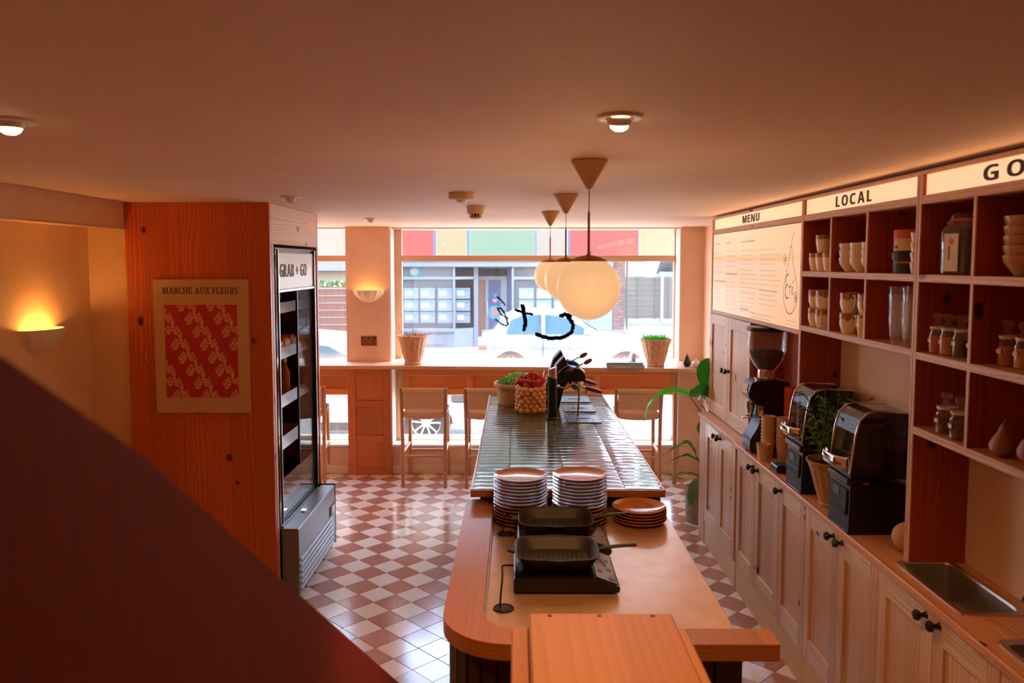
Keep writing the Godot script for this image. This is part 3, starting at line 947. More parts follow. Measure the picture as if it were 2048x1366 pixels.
func make_car(called: String, label: String, paint: Material, at: Vector3, dirx: float, parked: bool) -> void:
	# profile in x (length) and y, rear at x = 0; dirx -1 mirrors it
	var c := thing(called, label, "car", at)
	var L := 3.75
	var low := [Vector2(0.0, 0.28), Vector2(0.03, 0.62), Vector2(0.10, 0.84), Vector2(0.35, 0.93), Vector2(2.45, 0.90), Vector2(3.10, 0.84), Vector2(3.52, 0.74), Vector2(3.70, 0.60), Vector2(3.75, 0.42), Vector2(3.70, 0.25)]
	for ax in [3.02, 0.70]:
		for k in 9:
			var a := PI * k / 8.0
			low.append(Vector2(ax + 0.36 * cos(a), 0.25 + 0.36 * sin(a)))
	low.append(Vector2(0.1, 0.25))
	var W := 0.84
	var top := [Vector2(0.28, 0.92), Vector2(0.50, 1.24), Vector2(0.78, 1.36), Vector2(1.30, 1.40), Vector2(1.80, 1.36), Vector2(2.12, 1.20), Vector2(2.62, 0.90)]
	var glz := [Vector2(0.62, 0.95), Vector2(0.72, 1.22), Vector2(0.92, 1.30), Vector2(1.35, 1.33), Vector2(1.74, 1.29), Vector2(2.02, 1.15), Vector2(2.36, 0.95)]
	var pol := func(a: Array) -> PackedVector2Array:
		var p := PackedVector2Array()
		for q: Vector2 in a:
			p.append(Vector2(q.x * dirx, q.y))
		return p
	part("body", B.new().prism(pol.call(low), -W, W), paint, c)
	for s: float in [-1.0, 1.0]:               # rounded shoulders
		part("flank", B.new().surf(24, 6, func(u: float, t: float) -> Vector3:
			var y := lerpf(0.63, 0.90, t)
			return Vector3(lerpf(0.06, 3.66, u) * dirx, y, s * (W + 0.03 * sin(t * PI))), false, s * dirx > 0), paint, c)
	# cabin tapering inwards
	var tp: PackedVector2Array = pol.call(top)
	var cab := B.new()
	for k in top.size() - 1:
		var a := tp[k]
		var b := tp[k + 1]
		var wa: float = W - 0.05 - (a.y - 0.9) * 0.28
		var wb: float = W - 0.05 - (b.y - 0.9) * 0.28
		cab.quad(Vector3(a.x, a.y, -wa), Vector3(b.x, b.y, -wb), Vector3(b.x, b.y, wb), Vector3(a.x, a.y, wa), Vector3((a.x + b.x) * 0.5 - 1.4 * dirx, 1, 0))
		for s: float in [-1.0, 1.0]:
			cab.quad(Vector3(a.x, 0.88, s * (W - 0.05)), Vector3(b.x, 0.88, s * (W - 0.05)), Vector3(b.x, b.y, s * wb), Vector3(a.x, a.y, s * wa), Vector3(0, 0, s))
	part("cabin", cab, paint, c)
	var gp: PackedVector2Array = pol.call(glz)
	for s: float in [-1.0, 1.0]:
		var g := B.new()
		for k in gp.size() - 1:
			var a := gp[k]
			var b := gp[k + 1]
			g.quad(Vector3(a.x, 0.95, s * (W - 0.05 - 0.014 + 0.008)), Vector3(b.x, 0.95, s * (W - 0.05 - 0.014 + 0.008)), Vector3(b.x, b.y, s * (W - 0.042 - (b.y - 0.9) * 0.28)), Vector3(a.x, a.y, s * (W - 0.042 - (a.y - 0.9) * 0.28)), Vector3(0, 0, s))
		part("side_window", g, M.car_glass, c)
		part("pillar", plank(Vector3(1.32 * dirx, 0.93, s * (W - 0.05)), Vector3(1.40 * dirx, 1.36, s * (W - 0.165))), paint, c)
	var ws := B.new()
	for q in [[2.18, 1.15, 2.56, 0.93], [0.34, 0.98, 0.49, 1.21]]:
		var w1: float = W - 0.12 - (q[1] - 0.9) * 0.28
		var w2: float = W - 0.12 - (q[3] - 0.9) * 0.28
		var nx := 0.02 * (1.0 if q[0] > 1 else -1.0) * dirx
		ws.quad(Vector3(q[0] * dirx + nx, q[1] + 0.02, -w1), Vector3(q[2] * dirx + nx, q[3] + 0.02, -w2), Vector3(q[2] * dirx + nx, q[3] + 0.02, w2), Vector3(q[0] * dirx + nx, q[1] + 0.02, w1), Vector3(nx * 100, 1, 0))
	part("windscreen", ws, M.car_glass, c)
	var tyre := B.new().lathe([Vector2(0.19, -0.09), Vector2(0.29, -0.09), Vector2(0.315, -0.05), Vector2(0.315, 0.05), Vector2(0.29, 0.09), Vector2(0.19, 0.09)], 32).mesh()
	var rim := B.new().lathe([Vector2(0.205, 0.085), Vector2(0.20, 0.06), Vector2(0.185, 0.055), Vector2(0.185, -0.08)], 32).lathe([Vector2(0.0, 0.075), Vector2(0.055, 0.075), Vector2(0.055, 0.0)], 20)
	for k in 10:
		var a := TAU * k / 10.0 + 0.1 * (k % 2)
		rim.box(Vector3(cos(a) * 0.12, 0.062, sin(a) * 0.12), Vector3(0.15, 0.02, 0.022), 0.003, 1, Vector2.ZERO, Basis(Vector3.UP, -a))
	var rm := rim.mesh()
	var disc := B.new().lathe([Vector2(0, 0.0), Vector2(0.19, 0.0)], 24).mesh()
	for ax in [0.70, 3.02]:
		for s: float in [-1.0, 1.0]:
			var wt := part("tyre", tyre, M.tyre, c, Vector3(ax * dirx, 0.315, s * (W - 0.08)), Vector3(s * PI / 2, 0, 0))
			part("wheel_rim", rm, M.alloy, wt)
			part("brake_disc", disc, M.black_matte, wt, Vector3(0, -0.02, 0))
	for ax in [0.70, 3.02]:
		part("arch_liner", plank(Vector3((ax - 0.35) * dirx, 0.26, -W + 0.2), Vector3((ax + 0.35) * dirx, 0.6, W - 0.2)), M.black_matte, c)
	for s: float in [-1.0, 1.0]:
		part("tail_light", plank(Vector3(0.06 * dirx, 0.64, s * (W - 0.04)), Vector3(0.24 * dirx, 0.82, s * (W + 0.026)), 0.02), M.tail_lamp, c)
		part("headlight", plank(Vector3(3.35 * dirx, 0.58, s * (W - 0.05)), Vector3(3.68 * dirx, 0.70, s * (W + 0.028)), 0.02), M.car_glass_dark if parked else M.poster_sheet, c)
		part("door_seam", plank(Vector3(1.35 * dirx, 0.35, s * (W + 0.0)), Vector3(1.358 * dirx, 0.9, s * (W + 0.031))), M.black_matte, c)
		part("mirror", plank(Vector3(2.16 * dirx, 0.93, s * (W + 0.02)), Vector3(2.30 * dirx, 1.05, s * (W + 0.18)), 0.03), paint, c)
		part("sill_trim", plank(Vector3(1.10 * dirx, 0.22, s * (W - 0.03)), Vector3(2.62 * dirx, 0.32, s * (W + 0.012)), 0.01), M.black_matte, c)

# ---------------------------------------------------------------- chilled cabinet in its pine housing
func build_fridge() -> void:
	var h := thing("pine_housing", "tall knotty orange pine housing around the chilled cabinet", "cupboard", Vector3(0, 0, 0))
	# side seen from the stair: glued boards
	part("side_board", plank(Vector3(-2.148, 0, -4.40), Vector3(-1.853, CEIL - 0.002, -4.37), 0.001), M.pine_orange, h)
	part("side_board", plank(Vector3(-1.851, 0, -4.40), Vector3(-1.352, CEIL - 0.002, -4.37), 0.001), M.pine_orange, h)
	part("top_panel", plank(Vector3(-1.372, 2.075, -5.40), Vector3(-1.352, CEIL - 0.002, -4.401), 0.001, 2), M.pine_pale, h)
	part("edge_strip", plank(Vector3(-1.380, 0, -4.432), Vector3(-1.350, 2.075, -4.401), 0.001), M.pine_pale, h)
	part("far_side", plank(Vector3(-2.148, 0, -5.43), Vector3(-1.352, CEIL - 0.002, -5.40), 0.001), M.pine_orange, h)
	# cabinet: local origin at the foot, x towards the room
	var f := thing("display_fridge", "black open-front chilled cabinet with a lit header reading GRAB + GO", "fridge", Vector3(-1.36, 0, -4.90))
	var z0 := -0.46
	var z1 := 0.46
	part("back", plank(Vector3(-0.68, 0.08, z0), Vector3(-0.64, 2.06, z1)), M.fridge_inside, f)
	for z in [[z0, z0 + 0.045], [z1 - 0.045, z1]]:
		part("side_wall", plank(Vector3(-0.68, 0.08, z[0]), Vector3(0.0, 2.06, z[1]), 0.004), M.black_satin, f)
	part("ceiling_panel", plank(Vector3(-0.68, 2.02, z0), Vector3(0.0, 2.06, z1), 0.003), M.black_satin, f)
	var hd := part("header", plank(Vector3(-0.10, 1.815, z0 + 0.05), Vector3(0.006, 2.03, z1 - 0.05), 0.003), M.fridge_sign, f)
	part("header_trim", plank(Vector3(0.0, 1.800, z0 + 0.05), Vector3(0.012, 1.815, z1 - 0.05), 0.002), M.steel, f)
	fit_text("GRAB + GO", f, Vector3(0.0075, 1.925, 0.055), 0.58, 0.075, M.print_grey, Vector3(0, PI / 2, 0), 0.30)
	part("blind_hook", B.new().tube([Vector3(-0.02, 1.80, 0.30), Vector3(-0.02, 1.765, 0.30), Vector3(-0.02, 1.765, 0.26), Vector3(-0.02, 1.80, 0.26)], 0.004, -1, 6), M.shop_white, f)
	for s: float in [-1.0, 1.0]:
		part("front_post", plank(Vector3(-0.04, 0.46, s * 0.46), Vector3(0.012, 2.05, s * 0.405), 0.006), M.black_gloss, f)
		part("post_trim", plank(Vector3(0.012, 0.46, s * 0.412), Vector3(0.018, 2.05, s * 0.400), 0.001), M.steel, f)
	for y in [0.865, 1.12, 1.41, 1.685]:
		part("shelf", plank(Vector3(-0.64, y, z0 + 0.05), Vector3(-0.06, y + 0.02, z1 - 0.05), 0.002), M.fridge_inside, f)
		part("price_rail", B.new().prism(PackedVector2Array([Vector2(-0.062, y + 0.045), Vector2(-0.030, y - 0.012), Vector2(-0.036, y - 0.016), Vector2(-0.07, y + 0.042)]), z0 + 0.055, z1 - 0.055), M.rail_grey, f)
	for z in [z1 - 0.047]:
		part("inner_lining", plank(Vector3(-0.64, 0.45, z), Vector3(-0.03, 1.80, z + 0.002)), M.fridge_inside, f)
	part("end_mirror", plank(Vector3(-0.63, 0.45, z0 + 0.046), Vector3(-0.02, 1.80, z0 + 0.050)), M.dark_mirror, f)
	part("well", plank(Vector3(-0.64, 0.40, z0 + 0.05), Vector3(0.04, 0.43, z1 - 0.05)), M.black_satin, f)
	part("riser_glass", plank(Vector3(-0.012, 0.43, z0 + 0.055), Vector3(-0.004, 0.70, z1 - 0.055)), M.pane, f)
	part("sliding_pane", plank(Vector3(-0.006, 0.70, z0 + 0.055), Vector3(-0.002, 1.80, -0.02)), M.fridge_pane, f)
	part("pane_edge", plank(Vector3(-0.010, 0.70, -0.032), Vector3(0.002, 1.80, -0.02), 0.001), M.black_satin, f)
	for k in 4:
		part("air_grille", plank(Vector3(0.0 + k * 0.026, 0.432, z0 + 0.05), Vector3(0.014 + k * 0.026, 0.444, z1 - 0.05), 0.002), M.grille_light if k % 2 else M.black_satin, f)
	part("catch", B.new().box(Vector3(0.055, 0.447, 0.12), Vector3(0.03, 0.012, 0.05), 0.003), M.chrome, f)
	part("nose", plank(Vector3(0.015, 0.05, z0), Vector3(0.115, 0.445, z1), 0.006), M.fridge_grey, f)
	part("kick", plank(Vector3(-0.66, 0.0, z0 + 0.03), Vector3(0.05, 0.08, z1 - 0.02)), M.black_matte, f)
	part("nose_side", plank(Vector3(-0.02, 0.04, z0 - 0.006), Vector3(0.117, 0.452, z0)), M.black_satin, f)
	for k in 6:
		part("grille_slat", plank(Vector3(0.115, 0.075 + k * 0.034, z0 + 0.10), Vector3(0.123, 0.090 + k * 0.034, z1 - 0.03), 0.001), M.grille_light, f)
	part("control_recess", plank(Vector3(0.112, 0.27, z0 + 0.02), Vector3(0.118, 0.335, z0 + 0.17), 0.002), M.black_matte, f)
	part("control_display", plank(Vector3(0.118, 0.275, z0 + 0.035), Vector3(0.121, 0.325, z0 + 0.12), 0.001), M.page_white, f)
	# goods on the shelves
	var W := Vector3(-1.36, 0, -4.90)
	var bottle := thing("juice_bottle", "amber juice bottle nearest the door post on the third fridge shelf", "bottle", W + Vector3(-0.14, 1.14, 0.34), 0.0, "bottles in the fridge")
	part("body", B.new().lathe([Vector2(0, 0), Vector2(0.032, 0), Vector2(0.034, 0.01), Vector2(0.034, 0.12), Vector2(0.014, 0.17), Vector2(0.014, 0.195)], 16), M.spice_orange, bottle)
	part("cap", B.new().lathe([Vector2(0, 0.215), Vector2(0.016, 0.215), Vector2(0.016, 0.19)], 14), M.label_paper, bottle)
	for k in 5:
		copy(bottle, "juice_bottle", "amber juice bottle, %s along the third fridge shelf" % ["second", "third", "fourth", "fifth", "sixth"][k], W + Vector3(-0.14 - 0.03 * (k % 2), 1.14, 0.24 - k * 0.11))
	var jug := thing("milk_jug", "small cream jug with a handle on the second fridge shelf", "jug", W + Vector3(-0.11, 1.43, 0.36))
	part("body", B.new().lathe([Vector2(0, 0), Vector2(0.032, 0), Vector2(0.04, 0.03), Vector2(0.03, 0.075), Vector2(0.034, 0.09)], 18), M.cup_cream, jug)
	part("handle", B.new().tube([Vector3(0, 0.08, -0.03), Vector3(0, 0.085, -0.055), Vector3(0, 0.05, -0.06), Vector3(0, 0.03, -0.04)], 0.005, -1, 6), M.cup_cream, jug)
	for k in 4:
		var t := thing("fruit_punnet", ["punnet of red fruit on the second fridge shelf beside the jug", "punnet of red fruit at the middle of the second fridge shelf", "punnet of red fruit right of the middle of the second fridge shelf", "punnet of red fruit at the far end of the second fridge shelf"][k], "punnet", W + Vector3(-0.15, 1.43, 0.20 - k * 0.16), 0.0, "punnets in the fridge")
		part("tray", plank(Vector3(-0.06, 0, -0.06), Vector3(0.06, 0.05, 0.06), 0.006), M.paper_kraft, t)
		var fr := B.new()
		for q in 9:
			fr.ball(Vector3(-0.035 + 0.035 * (q % 3), 0.055, -0.035 + 0.035 * (q / 3)), Vector3.ONE * 0.019, 8, 6)
		part("fruit", fr, M.sticker_red, t)
	for k in 3:
		var t := thing("tumbler_pot", ["beige paper tub, upper of the pair on the lowest fridge shelf", "beige paper tub under another on the lowest fridge shelf", "lone beige paper tub further along the lowest fridge shelf"][k], "tub", W + Vector3(-0.12, 0.885 + (0.079 if k == 0 else 0.0), 0.33 if k < 2 else 0.12), 0.0, "tubs in the fridge")
		part("cup", B.new().lathe([Vector2(0, 0), Vector2(0.036, 0), Vector2(0.046, 0.07), Vector2(0.048, 0.074)], 18), M.paper_kraft, t)
		part("lid", B.new().lathe([Vector2(0, 0.078), Vector2(0.05, 0.078), Vector2(0.05, 0.07)], 18), M.label_paper, t)
	var sb := thing("drink_bottle", "white and blue drink bottle standing in the fridge well", "bottle", W + Vector3(-0.10, 0.43, 0.36))
	part("body", B.new().lathe([Vector2(0, 0), Vector2(0.03, 0), Vector2(0.03, 0.10), Vector2(0.012, 0.14), Vector2(0.012, 0.16)], 16), M.shop_white, sb)
	part("sleeve", B.new().lathe([Vector2(0.0305, 0.02), Vector2(0.0308, 0.08)], 16), M.poster_blue, sb)

# ---------------------------------------------------------------- island
func arc(cx: float, cy: float, r: float, a0: float, a1: float, k: int) -> Array:
	var o := []
	for i in k + 1:
		var a := lerpf(a0, a1, float(i) / k)
		o.append(Vector2(cx + cos(a) * r, cy + sin(a) * r))
	return o

func build_island() -> void:
	var flat := Basis(Vector3(1, 0, 0), Vector3(0, 0, 1), Vector3(0, 1, 0))      # polygon (x, z) -> world
	# body below the steel counter, of dark upright boards
	var bd := thing("counter_body", "dark boarded body of the island counter", "counter", Vector3(0, 0, 0))
	var ol := [Vector2(0.70, -2.36), Vector2(0.70, -3.768), Vector2(-0.20, -3.768)]
	ol.append_array(arc(-0.0, -2.56, 0.20, PI, PI / 2, 8))
	part("core", B.new().prism(PackedVector2Array(ol), 0.0, 0.775, flat), M.void, bd)
	for k in 12:
		part("board", plank(Vector3(-0.214, 0.0, -2.58 - k * 0.094), Vector3(-0.200, 0.775, -2.58 - k * 0.094 - 0.088), 0.003), M.dark_board, bd)
	for k in 6:
		var a := PI - (k + 0.5) * (PI / 2) / 6.0
		part("board", B.new().box(Vector3(cos(a) * 0.207, 0.3875, -2.56 + sin(a) * 0.207), Vector3(0.014, 0.775, 0.05), 0.003, 1, Vector2(k * 0.2, 0), Basis(Vector3.UP, -a)), M.dark_board, bd)
	for k in 8:
		part("board", plank(Vector3(0.005 + k * 0.087, 0.0, -2.360), Vector3(0.005 + k * 0.087 + 0.082, 0.775, -2.346), 0.003), M.dark_board, bd)
	part("edge_trim", plank(Vector3(-0.222, 0.0, -2.60), Vector3(-0.214, 0.775, -2.585)), M.steel, bd)
	for k in 3:                          # service side: steel doors
		part("service_door", plank(Vector3(0.700, 0.10, -2.44 - k * 0.44), Vector3(0.712, 0.77, -2.44 - k * 0.44 - 0.43), 0.004), M.steel, bd)
	# steel worktop and its oak rim
	var sw := thing("steel_worktop", "worn steel worktop with a curved oak rim, near half of the island", "worktop", Vector3(0, 0.775, 0))
	part("sheet", plank(Vector3(-0.13, 0, -3.765), Vector3(0.712, 0.015, -2.38), 0.004, 2), M.counter_steel, sw)
	var rim := [Vector2(-0.235, -3.76)]
	rim.append_array(arc(-0.015, -2.52, 0.22, PI, PI / 2, 14))
	rim.append_array([Vector2(0.795, -2.30), Vector2(0.795, -2.405), Vector2(0.02, -2.405)])
	rim.append_array(arc(0.015, -2.525, 0.12, PI / 2, PI, 10))
	rim.append(Vector2(-0.105, -3.76))
	part("rim", B.new().prism(PackedVector2Array(rim), 0.001, 0.053, flat), M.oak_rim, sw)
	part("lip", plank(Vector3(-0.106, 0.013, -3.76), Vector3(-0.098, 0.029, -2.55), 0.002), M.steel, sw)
	# tiled far half
	var tc := thing("tiled_counter", "green glazed tile counter of the far half of the island", "counter", Vector3(0, 0, 0))
	part("carcass", plank(Vector3(-0.17, 0.0, -6.36), Vector3(0.67, 0.872, -3.772), 0.003), M.dark_board, tc)
	for k in 6:
		part("service_door", plank(Vector3(0.67, 0.10, -3.79 - k * 0.428), Vector3(0.682, 0.85, -3.79 - k * 0.428 - 0.42), 0.004), M.steel, tc)
	part("bed", plank(Vector3(-0.205, 0.868, -6.385), Vector3(0.702, 0.889, -3.69)), M.mortar, tc)
	part("front_trim", plank(Vector3(-0.21, 0.862, -3.692), Vector3(0.708, 0.897, -3.68), 0.002, 0), M.oak_rim, tc)
	part("end_panel", plank(Vector3(-0.10, 0.79, -3.77), Vector3(0.70, 0.868, -3.755)), M.black_satin, tc)
	for x in [-0.212, 0.702]:
		part("side_trim", plank(Vector3(x, 0.862, -6.392), Vector3(x + 0.009, 0.899, -3.68), 0.002, 2), M.brass, tc)
	part("end_trim", plank(Vector3(-0.21, 0.862, -6.394), Vector3(0.708, 0.899, -6.386), 0.002, 0), M.brass, tc)
	var cols := [-0.203, -0.030, 0.253, 0.525, 0.702]
	var meshes := {}
	for c in 4:
		for k in 5:
			meshes[[c, k]] = glazed_tile(cols[c + 1] - cols[c] - 0.003, 0.0665, c * 10 + k)
	for r in 38:
		for c in 4:
			part("tile", meshes[[c, rng.randi_range(0, 4)]], M["glaze_%d" % rng.randi_range(0, 3)], tc, Vector3((cols[c] + cols[c + 1]) * 0.5, 0.889, -3.728 - r * 0.0698), Vector3(rng.randf_range(-0.006, 0.006), 0, rng.randf_range(-0.003, 0.003)))

# one pillow-faced handmade tile, 9 mm thick with rounded long edges
func glazed_tile(lx: float, lz: float, seed_: int) -> ArrayMesh:
	var f := FastNoiseLite.new()
	f.seed = seed_
	f.frequency = 14.0
	var g := func(u: float, t: float) -> Vector3:
		var x := (u - 0.5) * lx
		var prof := [[-0.5, 0.0], [-0.5, 0.75], [-0.485, 0.94], [-0.43, 1.0], [-0.2, 1.015], [0.0, 1.012], [0.2, 1.015], [0.43, 1.0], [0.485, 0.94], [0.5, 0.75], [0.5, 0.0]]
		var q: Array = prof[int(round(t * 10))]
		var e := 1.0 - pow(absf(u - 0.5) * 2.0, 14.0) * 0.16
		return Vector3(x, 0.0095 * q[1] * e + (f.get_noise_2d(x, q[0] * lz) * 0.0009 if q[1] > 0.8 else 0.0), q[0] * lz)
	var b := B.new().surf(8, 10, g, false, false)
	return b.mesh()

# ---------------------------------------------------------------- base cupboards along the right wall
func knob_mesh() -> ArrayMesh:          # turned knob, axis along +y
	return B.new().lathe([Vector2(0, 0), Vector2(0.013, 0), Vector2(0.009, 0.006), Vector2(0.007, 0.014), Vector2(0.011, 0.020), Vector2(0.017, 0.026), Vector2(0.0185, 0.032), Vector2(0.015, 0.040), Vector2(0.0, 0.044)], 18).mesh()

# framed door facing -x; z0 < z1, hinge side ignored; knob at kz
func cup_door(parent: Node3D, x: float, z0: float, z1: float, y0: float, y1: float, kz: float, ky: float, top_rail := 0.09, bottom_rail := 0.10) -> void:
	var d := part("door", plank(Vector3(x + 0.011, y0, z0 + 0.002), Vector3(x + 0.020, y1, z1 - 0.002)), M.pine_cabinet, parent)
	var st := 0.062
	for z in [[z0 + 0.002, z0 + st], [z1 - st, z1 - 0.002]]:
		part("stile", plank(Vector3(x, y0, z[0]), Vector3(x + 0.016, y1, z[1]), 0.002), M.pine_cabinet, d)
	part("rail", plank(Vector3(x, y1 - top_rail, z0 + st), Vector3(x + 0.016, y1, z1 - st), 0.002, 2), M.pine_rail, d)
	part("rail", plank(Vector3(x, y0, z0 + st), Vector3(x + 0.016, y0 + bottom_rail, z1 - st), 0.002, 2), M.pine_rail, d)
	part("knob", knob, M.knob_iron, d, Vector3(x, ky, kz), Vector3(0, 0, PI / 2))

var knob: ArrayMesh

func build_cabinets() -> void:
	knob = knob_mesh()
	var F := 1.325
	# units: z far, z near, door splits, knob places
	var units := [
		[-5.62, -4.68, [[-5.45, -5.085, -5.125], [-5.085, -4.70, -5.045]], "pale pine base cupboard at the window end, below the tall cupboard"],
		[-4.66, -3.91, [[-4.66, -4.30, -4.338], [-4.30, -3.91, -4.255]], "pine base cupboard with two doors under the coffee grinder"],
		[-3.91, -3.545, [[-3.91, -3.545, -3.875]], "narrow pine base cupboard with one door under the far blender"],
		[-3.545, -2.82, [[-3.545, -3.18, -3.222], [-3.18, -2.82, -3.137]], "pine base cupboard with two doors under the near blender"],
		[-2.82, -2.09, [[-2.82, -2.44, -2.482], [-2.44, -2.09, -2.402]], "pine base cupboard with two doors under the steel sink"],
		[-2.09, -1.36, [[-2.09, -1.72, -1.76], [-1.72, -1.36, -1.68]], "pine base cupboard nearest the stair"],
	]
	for u in units:
		var t := thing("base_cupboard", u[3], "cupboard", Vector3.ZERO)
		part("carcass", plank(Vector3(F + 0.02, 0.16, u[0] + 0.001), Vector3(1.72, 0.70 if u[0] > -2.9 else 0.869, u[1] - 0.001)), M.pine_inside, t)
		part("plinth", plank(Vector3(F + 0.006, 0.0, u[0] + 0.001), Vector3(F + 0.03, 0.158, u[1] - 0.001), 0.002, 2), M.plaster_white, t)
		for d in u[2]:
			cup_door(t, F, d[0], d[1], 0.165, 0.868, d[2], 0.838)
		if u[0] < -5.5:
			part("end_post", plank(Vector3(F, 0.0, -5.62), Vector3(F + 0.02, 0.868, -5.452), 0.002), M.pine_pale, t)
			part("end_panel", plank(Vector3(F + 0.02, 0.0, -5.64), Vector3(1.72, 0.868, -5.62), 0.002), M.pine_pale, t)
			part("top", plank(Vector3(F - 0.008, 0.87, -5.65), Vector3(1.72, 0.90, -4.69), 0.004, 2), M.pine_pale, t)
	# worktop around two sink openings
	var w := thing("worktop", "knotty pine worktop along the right wall", "worktop", Vector3(0, 0.87, 0))
	part("front_board", plank(Vector3(1.308, 0, -4.69), Vector3(1.365, 0.03, -1.3), 0.004, 2), M.pine_worktop, w)
	part("back_board", plank(Vector3(1.558, 0, -4.69), Vector3(1.72, 0.03, -1.3), 0.0, 2), M.pine_worktop, w)
	for z in [[-4.69, -2.775], [-2.345, -2.175], [-1.74, -1.3]]:
		part("middle_board", plank(Vector3(1.365, 0, z[0]), Vector3(1.558, 0.03, z[1]), 0.0, 2), M.pine_worktop, w)
	for k in 2:
		var za: float = [-2.78, -2.18][k]
		var s := thing("sink", ["inset stainless steel sink under the spice shelves", "second steel sink at the lower right edge"][k], "sink", Vector3(1.4615, 0.90, za + 0.22), 0.0, "sinks in the pine worktop")
		var b := B.new()
		var hx := 0.105
		var hz := 0.223
		var rr := func(u: float, sx: float, sz: float, y: float) -> Vector3:
			var a := u * TAU
			var c := cos(a)
			var q := sin(a)
			var e := 0.22
			return Vector3(signf(c) * pow(absf(c), e) * sx, y, signf(q) * pow(absf(q), e) * sz)
		var rings := [[hx, hz, 0.0], [hx, hz, 0.004], [hx - 0.016, hz - 0.016, 0.004], [hx - 0.020, hz - 0.020, -0.002], [hx - 0.024, hz - 0.024, -0.15], [hx - 0.045, hz - 0.045, -0.168], [0.02, 0.02, -0.170]]
		for i in rings.size() - 1:
			b.surf(72, 1, func(u: float, t: float) -> Vector3:
				var g: Array = rings[i + int(round(t))]
				return rr.call(u, g[0], g[1], g[2]), true, true)
		part("basin", b, M.steel, s)
		part("drain", B.new().lathe([Vector2(0, -0.168), Vector2(0.03, -0.168), Vector2(0.032, -0.171)], 18), M.black_matte, s)
	var tp := thing("tap", "dark wall tap at the right edge above the sink", "tap", Vector3(1.58, 0.985, -2.29))
	part("spout", B.new().tube([Vector3(0.03, 0, 0), Vector3(-0.02, 0.01, 0), Vector3(-0.06, 0.0, 0), Vector3(-0.07, -0.02, 0)], 0.009), M.knob_iron, tp)
	part("flange", B.new().lathe([Vector2(0, 0.0), Vector2(0.022, 0.0), Vector2(0.022, 0.008), Vector2(0, 0.010)], 16, Vector3(0.027, 0, 0), 0, 0.0, Basis(Vector3.BACK, PI / 2)), M.knob_iron, tp)

# one part for each letter, spread evenly over width; rot turns the writing to face its reader
func fit_text(s: String, parent: Node3D, at: Vector3, width: float, height: float, m: Material, rot: Vector3, gap := 0.3, serif := false, bold := true, deep := 0.5) -> void:
	var cap := text_mesh("E", 0.1, 0.004, serif, bold).get_aabb()
	var k := height / cap.size.y
	var wide := []
	var sum := 0.0
	for c in s:
		var g: float = 0.0 if c == " " else text_mesh(c, 0.1, 0.004, serif, bold).get_aabb().size.x
		if c == " ": g = cap.size.x * 0.45
		wide.append(g)
		sum += g + cap.size.x * gap
	sum -= cap.size.x * gap
	var kx := width / sum
	var x := -width * 0.5
	var turn := Basis.from_euler(rot)
	for i in s.length():
		if s[i] != " ":
			var t := text_mesh(s[i], 0.1, 0.004, serif, bold)
			var bb := t.get_aabb()
			var o := part("letter", t, m, parent)
			o.basis = turn * Basis.from_scale(Vector3(kx, k, deep))
			o.position = at + turn * Vector3(x - bb.position.x * kx, -cap.get_center().y * k, 0)
		x += (wide[i] + cap.size.x * gap) * kx

